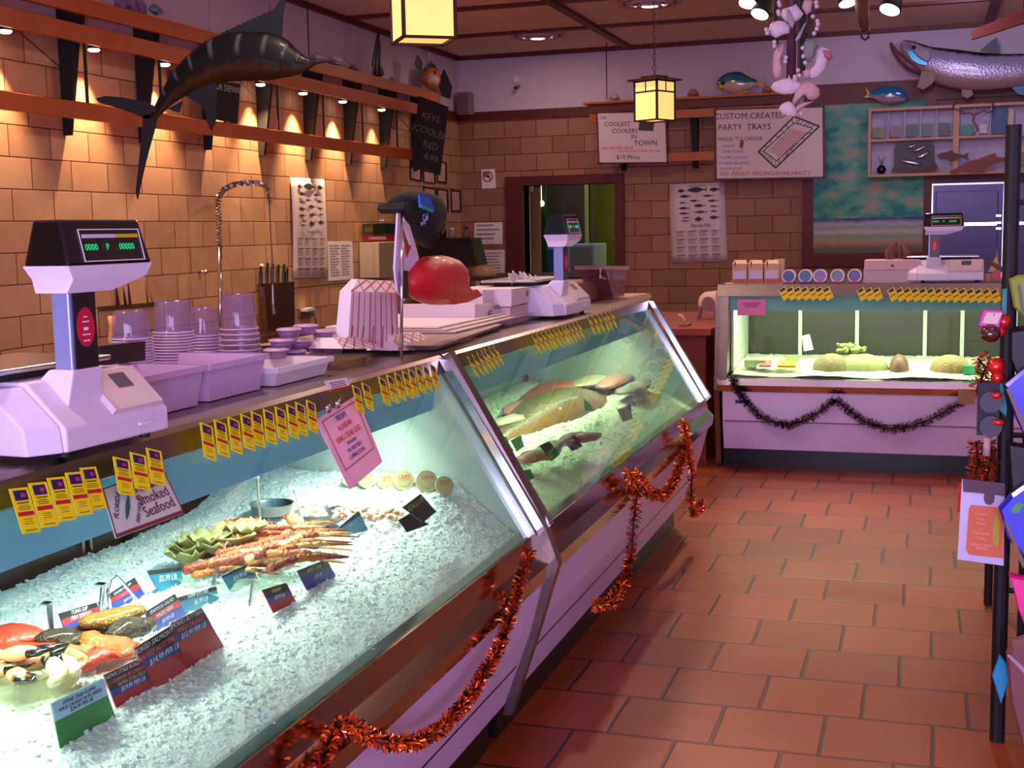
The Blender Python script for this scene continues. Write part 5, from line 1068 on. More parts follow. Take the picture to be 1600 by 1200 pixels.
# stone crab claws in a glass bowl
CB = on(45, 1085, z=.72); bw = thing('glass_bowl', 'round glass bowl of stone crab claws at the lower left', 'bowl', CB)
MB().lathe([(.001, 0), (.05, 0), (.085, .02), (.098, .05), (.102, .052), (.096, .05), (.082, .023), (.048, .005), (.001, .005)], CB, 36).build('bowl', glass_mat('bowl_glass', '#f0f0e0', 1.5, .03, .18, '#e0d8b0'), bw, smooth=True)
CLW = M('claw_shell', '#d89468', .3, var=.35, scale=30, coat=.5); CLT = M('claw_tip', '#120c0c', .25, coat=.5); CLP = M('claw_cream', '#e8d8a8', .35, var=.15)
for i, (dx, dy, z_, a, m_) in enumerate(((-.045, -.02, .045, .4, CLW), (.02, -.045, .05, -.6, CLW), (.0, .03, .055, 1.2, CLW), (.05, .01, .05, 2.4, CLP), (-.03, .045, .05, -1.6, CLP), (-.005, -.005, .075, .2, CLW), (.03, .05, .045, 2.9, CLP), (-.065, .01, .04, 1.9, CLW))):
    c = CB + Vector((dx, dy, z_)); d = Vector((math.cos(a), math.sin(a), .15)); sd = Vector((-math.sin(a), math.cos(a), 0))
    t = thing('crab_claw', '%s stone crab claw in the glass bowl, %s' % (('an orange', 'a black tipped orange', 'a reddish', 'a cream', 'a pale cream', 'the topmost', 'a small cream', 'the leftmost')[i], ('near the left rim', 'near the front rim', 'at the back', 'at the right rim', 'back left', 'on the heap', 'back right', 'half hidden')[i]), 'crab claw', c, None)
    MB().body([c - d * .042, c - d * .03, c - d * .01, c + d * .012, c + d * .026], [.006, .010, .014, .012, .007], [.007, .013, .018, .014, .009], 14, sd, rough=.07).build('palm', m_, t, smooth=True)
    MB().body([c + d * .018 + sd * .008, c + d * .040 + sd * .014, c + d * .062 + sd * .004], [.008, .006, .001], [.008, .006, .002], 10, sd).build('fixed_finger', CLT, t, smooth=True)
    MB().body([c + d * .016 - sd * .010, c + d * .038 - sd * .014, c + d * .058 - sd * .001], [.008, .006, .002], [.007, .005, .002], 10, sd).build('moving_finger', CLT, t, smooth=True)
    MB().body([c - d * .04, c - d * .05 + sd * .01, c - d * .06 + sd * .02], [.009, .010, .006], [.009, .011, .006], 10, sd).build('arm_joint', CLP, t, smooth=True)
# lettuce
for i, (u, v, z) in enumerate(((300, 872, .75), (312, 862, .76), (328, 858, .77), (293, 882, .745), (342, 868, .76), (385, 842, .78), (365, 858, .77))):
    c = on(u, v, z=z); mb = MB(); rings = []
    for k in range(4):
        r = .008 + .014 * k; rings.append([c + Vector((math.cos(a) * r * (1 + .15 * math.sin(a * 5)), math.sin(a) * r, .012 * k + .008 * math.sin(a * (6 + i)) * (k / 3))) for a in (6.283 * j / 24 for j in range(24))])
    o = mb.loft(rings, caps=False).build('lettuce_leaf', LETT, smooth=True); sd = o.modifiers.new('thick', 'SOLIDIFY'); sd.thickness = .0015
    tag(o, 'frilly pale green lettuce leaf tucked under the left end of the crab legs', 'lettuce', 'lettuce leaves under the crab legs')
# crab legs
CR1 = M('crab_leg_orange', '#b85c22', .45, var=.5, scale=110, bump=.9, bscale=150, coat=.2); CR2 = M('crab_leg_cream', '#d8a468', .45, var=.45, scale=110, bump=.4, bscale=150, coat=.2); CR3 = M('crab_leg_red', '#8a3018', .5, var=.5, scale=110, bump=.9, bscale=150, coat=.2)
LEGM = [CR1, CR2, CR3]
def crab_leg(a, b_, m1, m2, lab, r=.0085, sag=.01):
    A, B_ = Vector(a), Vector(b_); t = thing('crab_limb', lab, 'crab leg', A, 'king crab legs'); d = B_ - A; sd = Vector((-d.y, d.x, 0)).normalized()
    P = lambda q, h=0: A + d * q + Vector((0, 0, sag * math.sin(q * 3.14) + h)) + sd * (.014 * math.sin(q * 4))
    MB().body([P(0), P(.03), P(.2), P(.36), P(.40)], [r * .6, r * 1.25, r * 1.1, r * 1.2, r * .8], [r * .6, r * 1.35, r * 1.2, r * 1.3, r * .8], 10, sd, rough=.16).build('upper_segment', m1, t, smooth=True)
    MB().body([P(.39), P(.42), P(.55), P(.70), P(.73)], [r * .6, r * 1.1, r * .85, r * .95, r * .6], [r * .6, r * 1.15, r * .9, r, r * .6], 10, sd, rough=.16).build('lower_segment', m2, t, smooth=True)
    MB().body([P(.72), P(.76), P(.9), P(1)], [r * .5, r * .7, r * .45, r * .1], [r * .5, r * .7, r * .45, r * .1], 8, sd).build('tip', m1, t, smooth=True)
    mb = MB()
    for k in range(22):
        q = .03 + .67 * k / 22 + jit(.01); an = jit(1.2); p = P(q) + Vector((0, 0, r * math.cos(an))) + sd * r * math.sin(an); mb.tube([p, p + (Vector((0, 0, math.cos(an))) + sd * math.sin(an)) * .005 + d * .01], [.0022, .0004], 5)
    mb.build('spines', m1, t); return t
wd = ['pale', 'long', 'short', 'orange', 'curved', 'straight']
legs = [((300, 862), (470, 818)), ((320, 850), (505, 822)), ((335, 868), (548, 846)), ((345, 842), (520, 826)), ((360, 862), (550, 858)), ((330, 880), (545, 868)), ((400, 850), (560, 838)), ((380, 880), (540, 878)), ((355, 872), (470, 860)), ((410, 870), (552, 850)), ((430, 858), (545, 832)), ((285, 892), (420, 884)), ((300, 900), (440, 896)), ((330, 835), (400, 812)), ((345, 826), (430, 818)), ((395, 862), (500, 842)), ((310, 886), (470, 884)), ((420, 890), (540, 870)), ((440, 838), (520, 816))]
for i in range(12): legs.append(((300 + random.uniform(0, 110), 842 + random.uniform(0, 50)), (440 + random.uniform(0, 110), 825 + random.uniform(0, 50))))
for i, (a, b_) in enumerate(legs):
    z = .752 + .012 * ((i * 7) % 4); crab_leg(on(*a, z=z), on(*b_, z=z - .012), LEGM[i % 3], LEGM[(i + 1) % 3], 'orange and cream king crab leg in the pile in the middle of the nearest case', r=.0068 + .0012 * (i % 3))
for i, (u, v, a) in enumerate(((458, 812, 2.6), (300, 850, .4))):
    c = on(u, v, z=.775); d = Vector((math.cos(a), math.sin(a), .1)); sd = Vector((-math.sin(a), math.cos(a), 0)); t = thing('crab_claw', 'large cream king crab claw %s' % ('beside the steel pan' if i == 0 else 'at the upper left of the leg pile'), 'crab claw', c)
    MB().body([c - d * .03, c - d * .02, c, c + d * .02], [.008, .014, .017, .010], [.01, .016, .02, .012], 12, sd).build('palm', CR2, t, smooth=True)
    for s_ in (-1, 1): MB().body([c + d * .015 + sd * .008 * s_, c + d * .03 + sd * .010 * s_, c + d * .045 + sd * .002 * s_], [.006, .005, .001], [.005, .004, .001], 8, sd).build('finger', CR1, t, smooth=True)
# clear trays and spoons
for i, (u, v, rx, lab) in enumerate(((378, 928, .085, 'shallow clear oval dish of ice in front of the crab legs'), (452, 903, .08, 'shallow clear oval dish behind the brown and blue card'), (312, 905, .08, 'shallow clear oval dish behind the wide teal card'))):
    c = on(u, v, z=.722); o = MB().lathe([(.001, 0), (.6, 0), (.95, .02), (1, .021), (.95, .016), (.6, .003)], (0, 0, 0), 32).build('oval_dish', glass_mat('dish_glass', '#e8f4ec', 1.5, .02, .12, '#f4fff8'), smooth=True, origin=(0, 0, 0))
    o.location = c; o.scale = (rx * .55, rx, 1.); o.rotation_euler = (0, 0, -.5); tag(o, lab, 'dish')
for i, (px, w, lab) in enumerate((([(342, 880), (333, 912)], .009, 'upright steel spoon handle behind the teal cards'), ([(396, 905), (391, 947)], .009, 'upright steel spoon handle in the clear oval dish'), ([(161, 915), (157, 955)], .009, 'upright steel spoon handle behind the back row of red and blue cards'), ([(77, 945), (80, 985)], .009, 'upright steel spoon handle at the left end of the nearest case'), ([(402, 747), (407, 815)], .006, 'tall flat steel ladle handle left of the crab claw pan'), ([(460, 765), (475, 822)], .006, 'white topped tilted ladle handle standing in the steel pan'))):
    b_ = on(*px[1], z=.735 if i < 4 else .75); a = on(*px[0], x=b_.x); t = thing('serving_spoon', lab, 'spoon', b_); d = (a - b_)
    sd = Vector((-.2, 1, 0)).normalized() * w; MB().obox(b_ + d * .5, d * .5, sd, Vector((.0018, 0, 0))).build('handle', STEEL if i != 5 else M('ivory_handle', '#d8d8c8', .4), t)
    MB().obox(a + Vector((-.006, 0, .002)), Vector((.010, 0, 0)), sd * 1.1, Vector((0, 0, .002))).build('hook', WHITE if i > 3 else CHROME, t)
tg = [(173, 955), (168, 925), (173, 905), (182, 900), (190, 908), (208, 930), (226, 955)]
tag(MB().tube([on(u, v, x=on(200, 955, z=.735).x) for u, v in tg], .0035, 8).build('tongs', CHROME, smooth=True), 'bent steel wire tong handle arching behind the red and blue cards', 'tongs')
for i, (u, v, r, lab) in enumerate(((425, 802, .058, 'steel pan behind the ladle, left of the two pans'), (500, 815, .062, 'steel pan with claws beside the dark teal card, right of the two pans'))):
    c = on(u, v, z=.745); tag(MB().lathe([(.001, 0), (r * .9, 0), (r, .028), (r * 1.06, .029), (r * .98, .026), (r * .86, .004), (.001, .003)], c, 30).build('steel_pan', STEEL, smooth=True), lab, 'pan')
# tubs of seafood leaning in a row
RLAB = M('red_lid_print', '#b03048', .6)
TUBM = M('tub_lid', '#b8a67c', .35, var=.08); TBB = glass_mat('tub_side', '#f4efdc', 1.5, .03, .5, '#e8dcc4')
tb0 = None
for i, (u, v, w) in enumerate(((548, 768, 13), (573, 768, 14), (603, 766, 14), (631, 765, 17), (667, 763, 18), (694, 757, 15))):
    c = on(u, v + 14, y=-11.76); lab = '%s round lidded tub from left in the leaning row, nearest case' % ORD[i]
    r = w * (c - CAM).dot(fw) / FPX; c.z = max(c.z, zi(c.x, c.y)); t = thing('seafood_tub', lab, 'tub', c, 'leaning lidded tubs'); c = c + Vector((0, 0, r * .8))
    ax = Vector((.55, -.65, .42)).normalized(); MB().lathe([(.001, 0), (r, 0), (r, .006), (r * .96, .007), (.001, .007)], c, 24, ax).build('lid', TUBM, t, smooth=False)
    MB().lathe([(r * .95, 0), (r * .78, -.04), (.001, -.04)], c, 24, ax).build('tub', TBB, t, smooth=True)
    MB().lathe([(.001, .0075), (r * .6, .0075), (r * .6, .0085), (.001, .0085)], c, 20, ax).build('label_print', TUBM, t)
    for q, s_ in ((.3, 'CRAB'), (-.15, 'MEAT')): text(s_, c + ax * .0085 + Vector((0, 0, q * r)), (.65, .55, 0), (-.2, .2, .9), r * .32, RLAB, t, w=r * .8)
# scallops and shrimp heap
SC = M('raw_shrimp', '#cf9a84', .35, var=.3, scale=60, coat=.3); s0 = None
for i in range(44):
    u = random.uniform(475, 632); v = random.uniform(793, 812) - (u - 475) * .0 + (4 if u > 570 else 0); z = .745 + random.uniform(0, .02); c = on(u, v, z=z)
    if s0 is None:
        P = [c + Vector((.011 * math.cos(a), .014 * math.sin(a), .002 * k)) for k, a in enumerate([x * .55 for x in range(8)])]
        s0 = tag(MB().tube(P, [.003, .006, .0075, .008, .0075, .006, .004, .002], 7).build('raw_shrimp', SC, smooth=True, origin=c), 'small pinkish raw shrimp in the heap below the leaning tubs', 'shrimp', 'shrimp heap')
    else: dup(s0, c, rz=random.uniform(0, 6))
# ------------------------------------------------------------ second case: whole fish, fillets and cards
def cz(x, y): return zi(x, y)
WF = fish_mat('grouper_skin', '#5c4a20', '#9a6a48', '#c8a090', None, rough=.3, coat=.5, scale=90, w=(.25, .45, .6, .75))
wf = thing('whole_fish', 'large brown and pink whole fish lying in the second case', 'fish', on(870, 670, z=.76))
def lying(px, x, lat, m, t):
    q = [on(u, v, x=x) for u, v, r in px]; s_ = (on(871, 660, x=x) - on(870, 660, x=x)).length * .55
    fish_body(q, [r * s_ for *_, r in px], [r * s_ * lat for *_, r in px], m, t, (1, 0, 0), n=20)
lying([(772, 694, 5), (790, 684, 8), (812, 675, 12), (840, 664, 19), (868, 657, 24), (896, 655, 26), (922, 659, 24), (940, 664, 17), (950, 668, 6)], 4.02, 1.3, WF, wf)
fin([(772, 694), (766, 676), (758, 690), (762, 712), (776, 700)], DKSK, wf, 'tail_fin', x=4.02); fin([(860, 640), (880, 628), (915, 632), (925, 645)], DKSK, wf, 'dorsal_fin', x=4.02)
MB().ball(on(938, 658, x=4.06), .012).build('eye', BLACK, wf)
rf = thing('whole_fish', 'reddish whole fish lying behind the large brown one', 'fish', on(870, 640, x=3.86))
lying([(800, 652, 4), (820, 642, 8), (845, 632, 13), (872, 625, 16), (900, 627, 15), (920, 634, 9), (930, 640, 4)], 3.88, 1.2, fish_mat('snapper_skin', '#a04438', '#b8685c', '#c8a898', None, rough=.3, coat=.5, scale=90), rf)
fin([(800, 652), (790, 640), (784, 655), (792, 664)], M('snapper_fin', '#a84c40', .4), rf, 'tail_fin', x=3.88)
FP = M('pink_fillet', '#b87468', .35, var=.3, scale=30, coat=.3)
for i, (u, v, du, dv, w, lab) in enumerate(((835, 720, 24, 3, .045, 'pinkish fillet between the green cards in the second case'), (858, 706, 20, 6, .04, 'pale fillet right of the pinkish one in the second case'), (905, 690, 26, 8, .045, 'fillet in front of the large fish'), (800, 660, 22, 10, .05, 'fillet at the near left of the second case'), (815, 640, 25, 10, .06, 'pale fillet at the back left of the second case'), (990, 610, 22, 10, .06, 'fillet at the far right of the second case'), (960, 600, 25, 10, .06, 'pink fillet behind the far cards'), (920, 600, 26, 8, .07, 'grey fish behind the reddish one'))):
    lump(u, v, du, dv, (w, .02), [FP, M('grey_fillet', '#a89a80', .35, var=.3, scale=30, coat=.3)][i % 2], 'fish_fillet', lab, 'fish', z=.745)
GC = M('card_bright_green', '#12a040', .5)
for i, (px, lab) in enumerate((([(776, 690), (790, 682), (800, 700), (786, 708)], 'green card at the near left of the second case'), ([(798, 688), (814, 680), (818, 694), (806, 702)], 'small green card beside the first one in the second case'), ([(804, 738), (828, 733), (834, 744), (812, 752)], 'wide green card at the front left of the second case'), ([(912, 622), (922, 632), (928, 640), (914, 638)], 'green card behind the large fish'), ([(965, 640), (985, 632), (988, 650), (972, 655)], 'dark green card right of the large fish'))):
    pcard(px, ((0, .3, GC), (.3, 1, GC)), lab, zb=.73)
for i, (px, lab) in enumerate((([(843, 696), (858, 690), (872, 706), (858, 716)], 'grey and green card left of the pale fillet'), ([(880, 690), (898, 680), (908, 694), (892, 702)], 'grey card in front of the large fish'))):
    pcard(px, ((0, .55, M('card_grey', '#6a5a58', .5)), (.55, 1, GC if i == 0 else M('card_grey', '#6a5a58'))), lab, zb=.73)
t, f, r, u_ = px_card([(1003, 488), (1036, 515), (1010, 560), (975, 530)], 'orange and white poster seen through the glass of the second case', dict(x=3.63), M('orange_poster', '#d89a30', .5, var=.3, scale=12), 'glass_poster')
# small ring sticker

# ------------------------------------------------------------ back wall shelf, signs, cabinet
bs = thing('wall_shelf', 'orange wooden shelf with two rails along the back wall', 'shelf', (2.9, -.15, 2.9))
MB().box(1.68, 4.15, -.30, 0, 2.965, 2.99).build('shelf_board', ORANGEW, bs, bevel=.003)
MB().box(1.75, 4.10, -.26, -.22, 2.87, 2.965).build('fascia', REDW, bs)
MB().box(1.74, 4.12, -.24, -.20, 2.76, 2.86).build('upper_rail', ORANGEW, bs, bevel=.003)
MB().box(1.80, 3.6, -.24, -.20, 2.27, 2.37).build('lower_rail', ORANGEW, bs, bevel=.003)
for x in (2.10, 2.96, 3.80):
    MB().hexa([(x - .03, -.055, 2.19), (x + .03, -.055, 2.19), (x + .03, -.002, 2.19), (x - .03, -.002, 2.19)], [(x - .045, -.20, 2.96), (x + .045, -.20, 2.96), (x + .045, -.002, 2.96), (x - .045, -.002, 2.96)]).build('bracket', MATTB, bs)
YB = dict(y=-.15)
def conchb(u, v, r, lab, m=None): o = conch(u, v, YB, r, lab, m); o.location.z += 2.992 - 3.066; return o
conchb(960, 149, .07, 'small pinkish shell at the left end of the back wall shelf')
conchb(1083, 145, .07, 'orange pink shell in the middle of the back wall shelf', M('orange_shell', '#b8705c', .45, var=.3, scale=20))
conchb(1198, 140, .06, 'orange shell right of the glazed fish on the back wall shelf', M('orange_shell', '#b8705c'))
gf = thing('glazed_fish', 'glossy blue, yellow and white fish figure on the back wall shelf', 'fish figure', on(1155, 146, **YB)); s = (on(1156, 130, **YB) - on(1155, 130, **YB)).length
GFM = fish_mat('glazed_fish_skin', '#24306c', '#1c7c8c', '#d0b8a0', None, rough=.08, coat=1., w=(.3, .42, .55, .66))
fish_body([on(u, v, **YB) for u, v in ((1121, 137), (1128, 132), (1140, 129), (1156, 129), (1172, 130), (1183, 129))], [q * s for q in (3, 11, 16, 16, 9, 4)], [q * s for q in (2, 6, 8, 8, 5, 2)], GFM, gf, (0, 1, 0))
YLW = M('yellow_glaze', '#c0a020', .15, coat=1.)
fin([(1182, 126), (1193, 121), (1191, 129), (1193, 138), (1182, 132)], YLW, gf, 'tail_fin', y=-.15); fin([(1150, 113), (1168, 114), (1180, 126), (1160, 119)], YLW, gf, 'dorsal_fin', y=-.15)
MB().ball(on(1127, 135, y=-.17), (8 * s, 4 * s, 6 * s)).build('yellow_face', YLW, gf, smooth=True); fin([(1140, 143), (1170, 142), (1160, 147), (1145, 147)], YLW, gf, 'belly_fin', y=-.15)
MB().ball(on(1130, 130, y=-.20), .02).build('eye', BLACK, gf, smooth=True)
# hand lettered boards
SIGNW = M('sign_board', '#dcc8cc', .5, var=.04); XR = Vector((1, 0, 0)); ZU = Vector((0, 0, 1))
def board(px, lab, yy):
    t = thing('hand_lettered_sign', lab, 'sign', on(*px[3], y=yy)); P = [on(*p, y=yy) for p in px]
    MB().quad(*P, th=.012, nrm=(0, -1, 0)).build('board', SIGNW, t)
    f = lambda a, b_: P[0].lerp(P[1], a).lerp(P[3].lerp(P[2], a), b_) + Vector((0, -.0125, 0))
    mb = MB()
    for a0, a1, b0, b1 in ((-.015, 1.015, -.02, 0), (-.015, 1.015, 1., 1.025), (-.02, 0, -.02, 1.02), (1., 1.02, -.02, 1.02)):
        q = [P[0].lerp(P[1], a).lerp(P[3].lerp(P[2], a), b_) for a, b_ in ((a0, b0), (a1, b0), (a1, b1), (a0, b1))]; mb.quad(*q, th=.02, nrm=(0, -1, 0))
    mb.build('frame', REDW, t); return t, f, (P[1] - P[0]).normalized(), P
t, f, r, P = board([(934, 177), (1039, 175), (1042, 253), (937, 254)], 'white hand lettered sign for the coolest coolers in town on the back shelf rails', -.25)
W_ = (P[1] - P[0]).length
for s_, a, b_, h, w, m_ in (('THE', .08, .10, .03, .1, BLACKINK), ('COOLEST', .29, .23, .05, .36, BLACKINK), ('COOLERS', .40, .37, .05, .34, BLACKINK), ('IN', .53, .49, .05, .08, BLACKINK), ('TOWN', .70, .62, .06, .22, BLACKINK), ('ASK THE FISH DECK', .28, .71, .03, .46, REDINK), ('FOR PRODUCTS THAT FIT YOU', .6, .78, .025, .66, REDINK), ('$19.99/ea', .43, .90, .05, .34, BLACKINK)):
    text(s_, f(a, b_), r, ZU, h, m_, t, w=W_ * w)
MB().quad(f(.62, .20), f(.84, .20), f(.82, .38), f(.60, .36), .001, (0, -1, 0)).build('photo', M('dark_photo', '#3a3440', .4, var=.6, scale=40), t)
t, f, r, P = board([(1119, 172), (1285, 168), (1286, 276), (1120, 279)], 'white hand lettered sign for custom created party trays', -.25)
W_ = (P[1] - P[0]).length; PURP = M('purple_ink', '#5a2a6a', .6); ORI = M('orange_red_ink', '#b04030', .6); BLI = M('light_blue_ink', '#6a70a8', .6)
for s_, a, b_, h, w, m_ in (('CUSTOM CREATED', .32, .10, .065, .60, BLACKINK), ('PARTY  TRAYS', .27, .26, .065, .50, BLACKINK), ('MADE TO ORDER', .23, .43, .045, .40, PURP), ('SHRIMP', .12, .53, .03, .16, BLI), ('CRAB CLAWS', .16, .61, .03, .24, BLI), ('TROPIC SALMON', .17, .70, .03, .28, BLI), ('SMOKED BLUEFISH', .17, .78, .03, .28, BLI), ('SEAFOOD DIP', .14, .86, .028, .2, BLI), ('ASK ABOUT PRICING/AVAILABILITY', .46, .94, .045, .86, ORI)):
    text(s_, f(a, b_), r, ZU, h, m_, t, w=W_ * w)
GI = M('green_grey_ink', '#3e4a40', .7); mb = MB(); Q = [(.40, .62), (.74, .12), (.97, .27), (.56, .86)]
def ln(a, b_, w=.006): p, q = f(*a), f(*b_); s_ = (q - p).normalized().cross(Vector((0, 1, 0))) * w; mb.quad(p - s_, q - s_, q + s_, p + s_, .001, (0, -1, 0))
for i in range(4): ln(Q[i], Q[(i + 1) % 4], .009)
Q2 = [(.45, .61), (.74, .21), (.91, .30), (.57, .76)]
for i in range(4): ln(Q2[i], Q2[(i + 1) % 4], .005)
for i in range(26):
    e = i / 26 * 4; k_ = int(e); t_ = e - k_; a, b_ = Q[k_], Q[(k_ + 1) % 4]; c, d = Q2[k_], Q2[(k_ + 1) % 4]
    ln((a[0] + (b_[0] - a[0]) * t_, a[1] + (b_[1] - a[1]) * t_), (c[0] + (d[0] - c[0]) * (t_ + jit(.1)), c[1] + (d[1] - c[1]) * t_), .004)
mb.build('tray_drawing', GI, t); mb = MB()
for i in range(7): o_ = i * .022; ln((.50 + o_, .62 + o_ * .8), (.72 + o_, .30 + o_ * .4), .004)
mb.build('red_drawing', ORI, t)
mb = MB(); c = f(.245, .50); mb.prism([c + Vector((x * .05, 0, z * .06)) for x, z in ((-.5, .2), (0, 1), (.5, .3), (.3, -.4), (.1, -1.1), (-.2, -.6), (-.5, -.9))], (0, -.002, 0)).build('lobster_picture', M('lobster_red', '#8a3a1c', .5, var=.5, scale=50), t)
# display cabinet
PINE = M('pine_cabinet', '#c09070', .5, var=.1, scale=6); LAVB = M('pale_cabinet_back', '#b9b2cc', .6, var=.05)
cb_ = thing('display_cabinet', 'wide pale pine wall cabinet of small pictures under the silver fish', 'cabinet', (5.9, -.12, 2.05))
a, b_ = on(1357, 170, y=-.25), on(1360, 277, y=-.25); CX0, CZ1, CZ0 = a.x, a.z, b_.z; CX1 = 7.4
MB().box(CX0, CX1, -.062, -.052, CZ0, CZ1).build('back_panel', LAVB, cb_)
MB().box(CX0, CX1, -.25, -.062, CZ0, CZ0 + .03).build('bottom_board', PINE, cb_); MB().box(CX0, CX1, -.25, -.062, CZ1 - .03, CZ1).build('top_board', PINE, cb_)
MB().box(CX0, CX0 + .03, -.25, -.062, CZ0 + .03, CZ1 - .03).build('side_board', PINE, cb_)
sz = on(1400, 218, y=-.25).z; MB().box(CX0 + .03, CX1, -.24, -.062, sz - .015, sz + .01).build('middle_shelf', PINE, cb_)
dx = on(1494, 200, y=-.25).x; MB().box(dx - .03, dx + .03, -.25, -.062, CZ0 + .03, CZ1 - .03).build('divider', PINE, cb_)
for u in (1388, 1414, 1439, 1464, 1522, 1548):
    x = on(u, 190, y=-.2).x; MB().box(x - .005, x + .005, -.20, -.062, sz + .01, CZ1 - .03).build('thin_divider', LAVB, cb_)
def pic(px, col, lab, yy=-.15, cat='picture', m=None, name='small_picture', grp=None):
    t = thing(name, lab, cat, on(*px[3], y=yy)); P = [on(*p, y=yy) for p in px]; z0 = min(P[2].z, P[3].z)
    MB().quad(*P, th=.015, nrm=(0, 1, 0)).build('picture', m or M('pic_' + col[1:], col, .4, var=.7, scale=35), t); return t
pic([(1364, 200), (1380, 198), (1382, 215), (1364, 215)], '#6a7a28', 'green and yellow small picture, first from the left on the upper cabinet shelf')
pic([(1391, 197), (1407, 197), (1407, 214), (1390, 214)], '#7a6270', 'pinkish small picture, second from the left on the upper cabinet shelf')
pic([(1416, 195), (1434, 194), (1433, 213), (1416, 213)], '#3c5040', 'dark green small picture, third from the left on the upper cabinet shelf')
pic([(1440, 193), (1458, 193), (1457, 212), (1441, 213)], '#5a6454', 'grey green small picture, fourth from the left on the upper cabinet shelf')
pic([(1467, 192), (1485, 192), (1485, 211), (1467, 212)], '#3a4448', 'dark grey small picture, fifth from the left on the upper cabinet shelf')
pic([(1499, 196), (1520, 194), (1520, 211), (1500, 212)], '#1f7f72', 'teal and pink small picture just right of the cabinet divider')
pic([(1531, 195), (1542, 195), (1542, 208), (1531, 208)], '#d0c4b8', 'small white picture with dark disc on the upper cabinet shelf')
pic([(1550, 161), (1573, 160), (1572, 208), (1549, 209)], '#14507c', 'tall blue picture with turquoise top on the upper cabinet shelf')
pic([(1576, 170), (1584, 170), (1584, 206), (1575, 206)], '#c8b49c', 'cream box left of the black pole on the upper cabinet shelf', name='cream_box', cat='box')
pic([(1591, 238), (1600, 238), (1600, 258), (1590, 258)], '#7a7440', 'greenish picture at the right edge on the lower cabinet shelf')
vz = thing('black_vase', 'tiny round black vase with twigs on the lower cabinet shelf', 'vase', on(1377, 268, y=-.16)); c = on(1377, 268, y=-.16); c.z = CZ0 + .032
MB().lathe([(.001, 0), (.02, 0), (.045, .03), (.05, .06), (.03, .09), (.02, .1), (.001, .1)], c, 18).build('vase', BLACK, vz, smooth=True)
for q in (-.03, .0, .03): MB().tube([c + Vector((0, 0, .09)), c + Vector((q * .6, 0, .15)), c + Vector((q * 1.4, 0, .17 + abs(q)))], .003, 5).build('twig', BLACK, vz)
# arched fish plaque
aq = thing('fish_plaque', 'arched glossy plaque with silver fish relief in the lower left of the cabinet', 'plaque', on(1428, 269, y=-.17)); YP = -.17
arch = [(1397, 266), (1397, 236), (1399, 228), (1404, 222), (1412, 220), (1446, 219), (1454, 221), (1459, 227), (1460, 236), (1461, 263)]
MB().prism([on(u, v, y=YP) for u, v in arch], (0, .05, 0)).build('plaque', M('plaque_dark', '#1c2224', .45, var=.6, scale=14), aq)
SLV = M('plaque_silver', '#a89aa8', .18, .8, var=.4, scale=20)
for i, (a, b_, h) in enumerate((((1405, 250), (1440, 258), 4), ((1425, 238), (1448, 228), 4), ((1432, 248), (1452, 238), 5), ((1415, 232), (1432, 226), 3))):
    A, B_ = on(*a, y=YP - .012), on(*b_, y=YP - .012); q = h * .0055; MB().body([A, A.lerp(B_, .25), A.lerp(B_, .6), A.lerp(B_, .85), B_], [q * .2, q, q, q * .4, q * .7], [.002, .012, .012, .006, .003], 10, (0, 1, 0)).build('relief_fish', SLV, aq, smooth=True)
MB().prism([on(u, v, y=YP - .002) for u, v in ((1393, 269), (1396, 260), (1420, 264), (1440, 262), (1462, 255), (1466, 262), (1455, 268))], (0, -.02, 0)).build('coral_base', M('coral_base', '#5a4238', .6, var=.5, scale=50, bump=.6), aq)
# carved fish silhouettes
BRW2 = M('carved_brown', '#4a2018', .5, var=.3, scale=15); BR3 = M('carved_redbrown', '#7a3424', .5, var=.3, scale=15)
tag(MB().prism([on(u, v, y=-.30) for u, v in ((1463, 243), (1470, 239), (1480, 237), (1488, 234), (1490, 239), (1500, 241), (1506, 242), (1513, 238), (1512, 244), (1513, 250), (1506, 247), (1495, 248), (1485, 252), (1478, 249), (1468, 248))], (0, .025, 0)).build('carved_fish', BRW2), 'dark brown carved fish in front of the cabinet divider', 'carved fish')
tag(MB().prism([on(u, v, y=-.32) for u, v in ((1483, 268), (1492, 264), (1510, 253), (1530, 248), (1545, 242), (1555, 239), (1557, 245), (1568, 246), (1580, 241), (1576, 250), (1580, 256), (1565, 253), (1552, 257), (1535, 268), (1515, 268), (1500, 266), (1488, 272))], (0, .025, 0)).build('carved_fish', BR3), 'larger red brown carved fish leaning below the dark one', 'carved fish')
tw = [(1550, 158), (1553, 168), (1551, 174), (1543, 176), (1536, 172), (1530, 177), (1522, 180), (1515, 176), (1508, 178), (1500, 172), (1491, 170), (1489, 165), (1495, 159)]
tw_ = thing('driftwood_twig', 'thin twisting brown branch hanging across the upper cabinet shelf', 'branch', on(1520, 180, y=-.30))
MB().tube([on(u, v, y=-.30) for u, v in tw], .008, 7).build('branch', BR3, tw_, smooth=True)
MB().tube([on(u, v, y=-.30) for u, v in ((1522, 180), (1519, 189), (1525, 195), (1528, 203), (1520, 211))], .007, 7).build('side_branch', BR3, tw_, smooth=True)
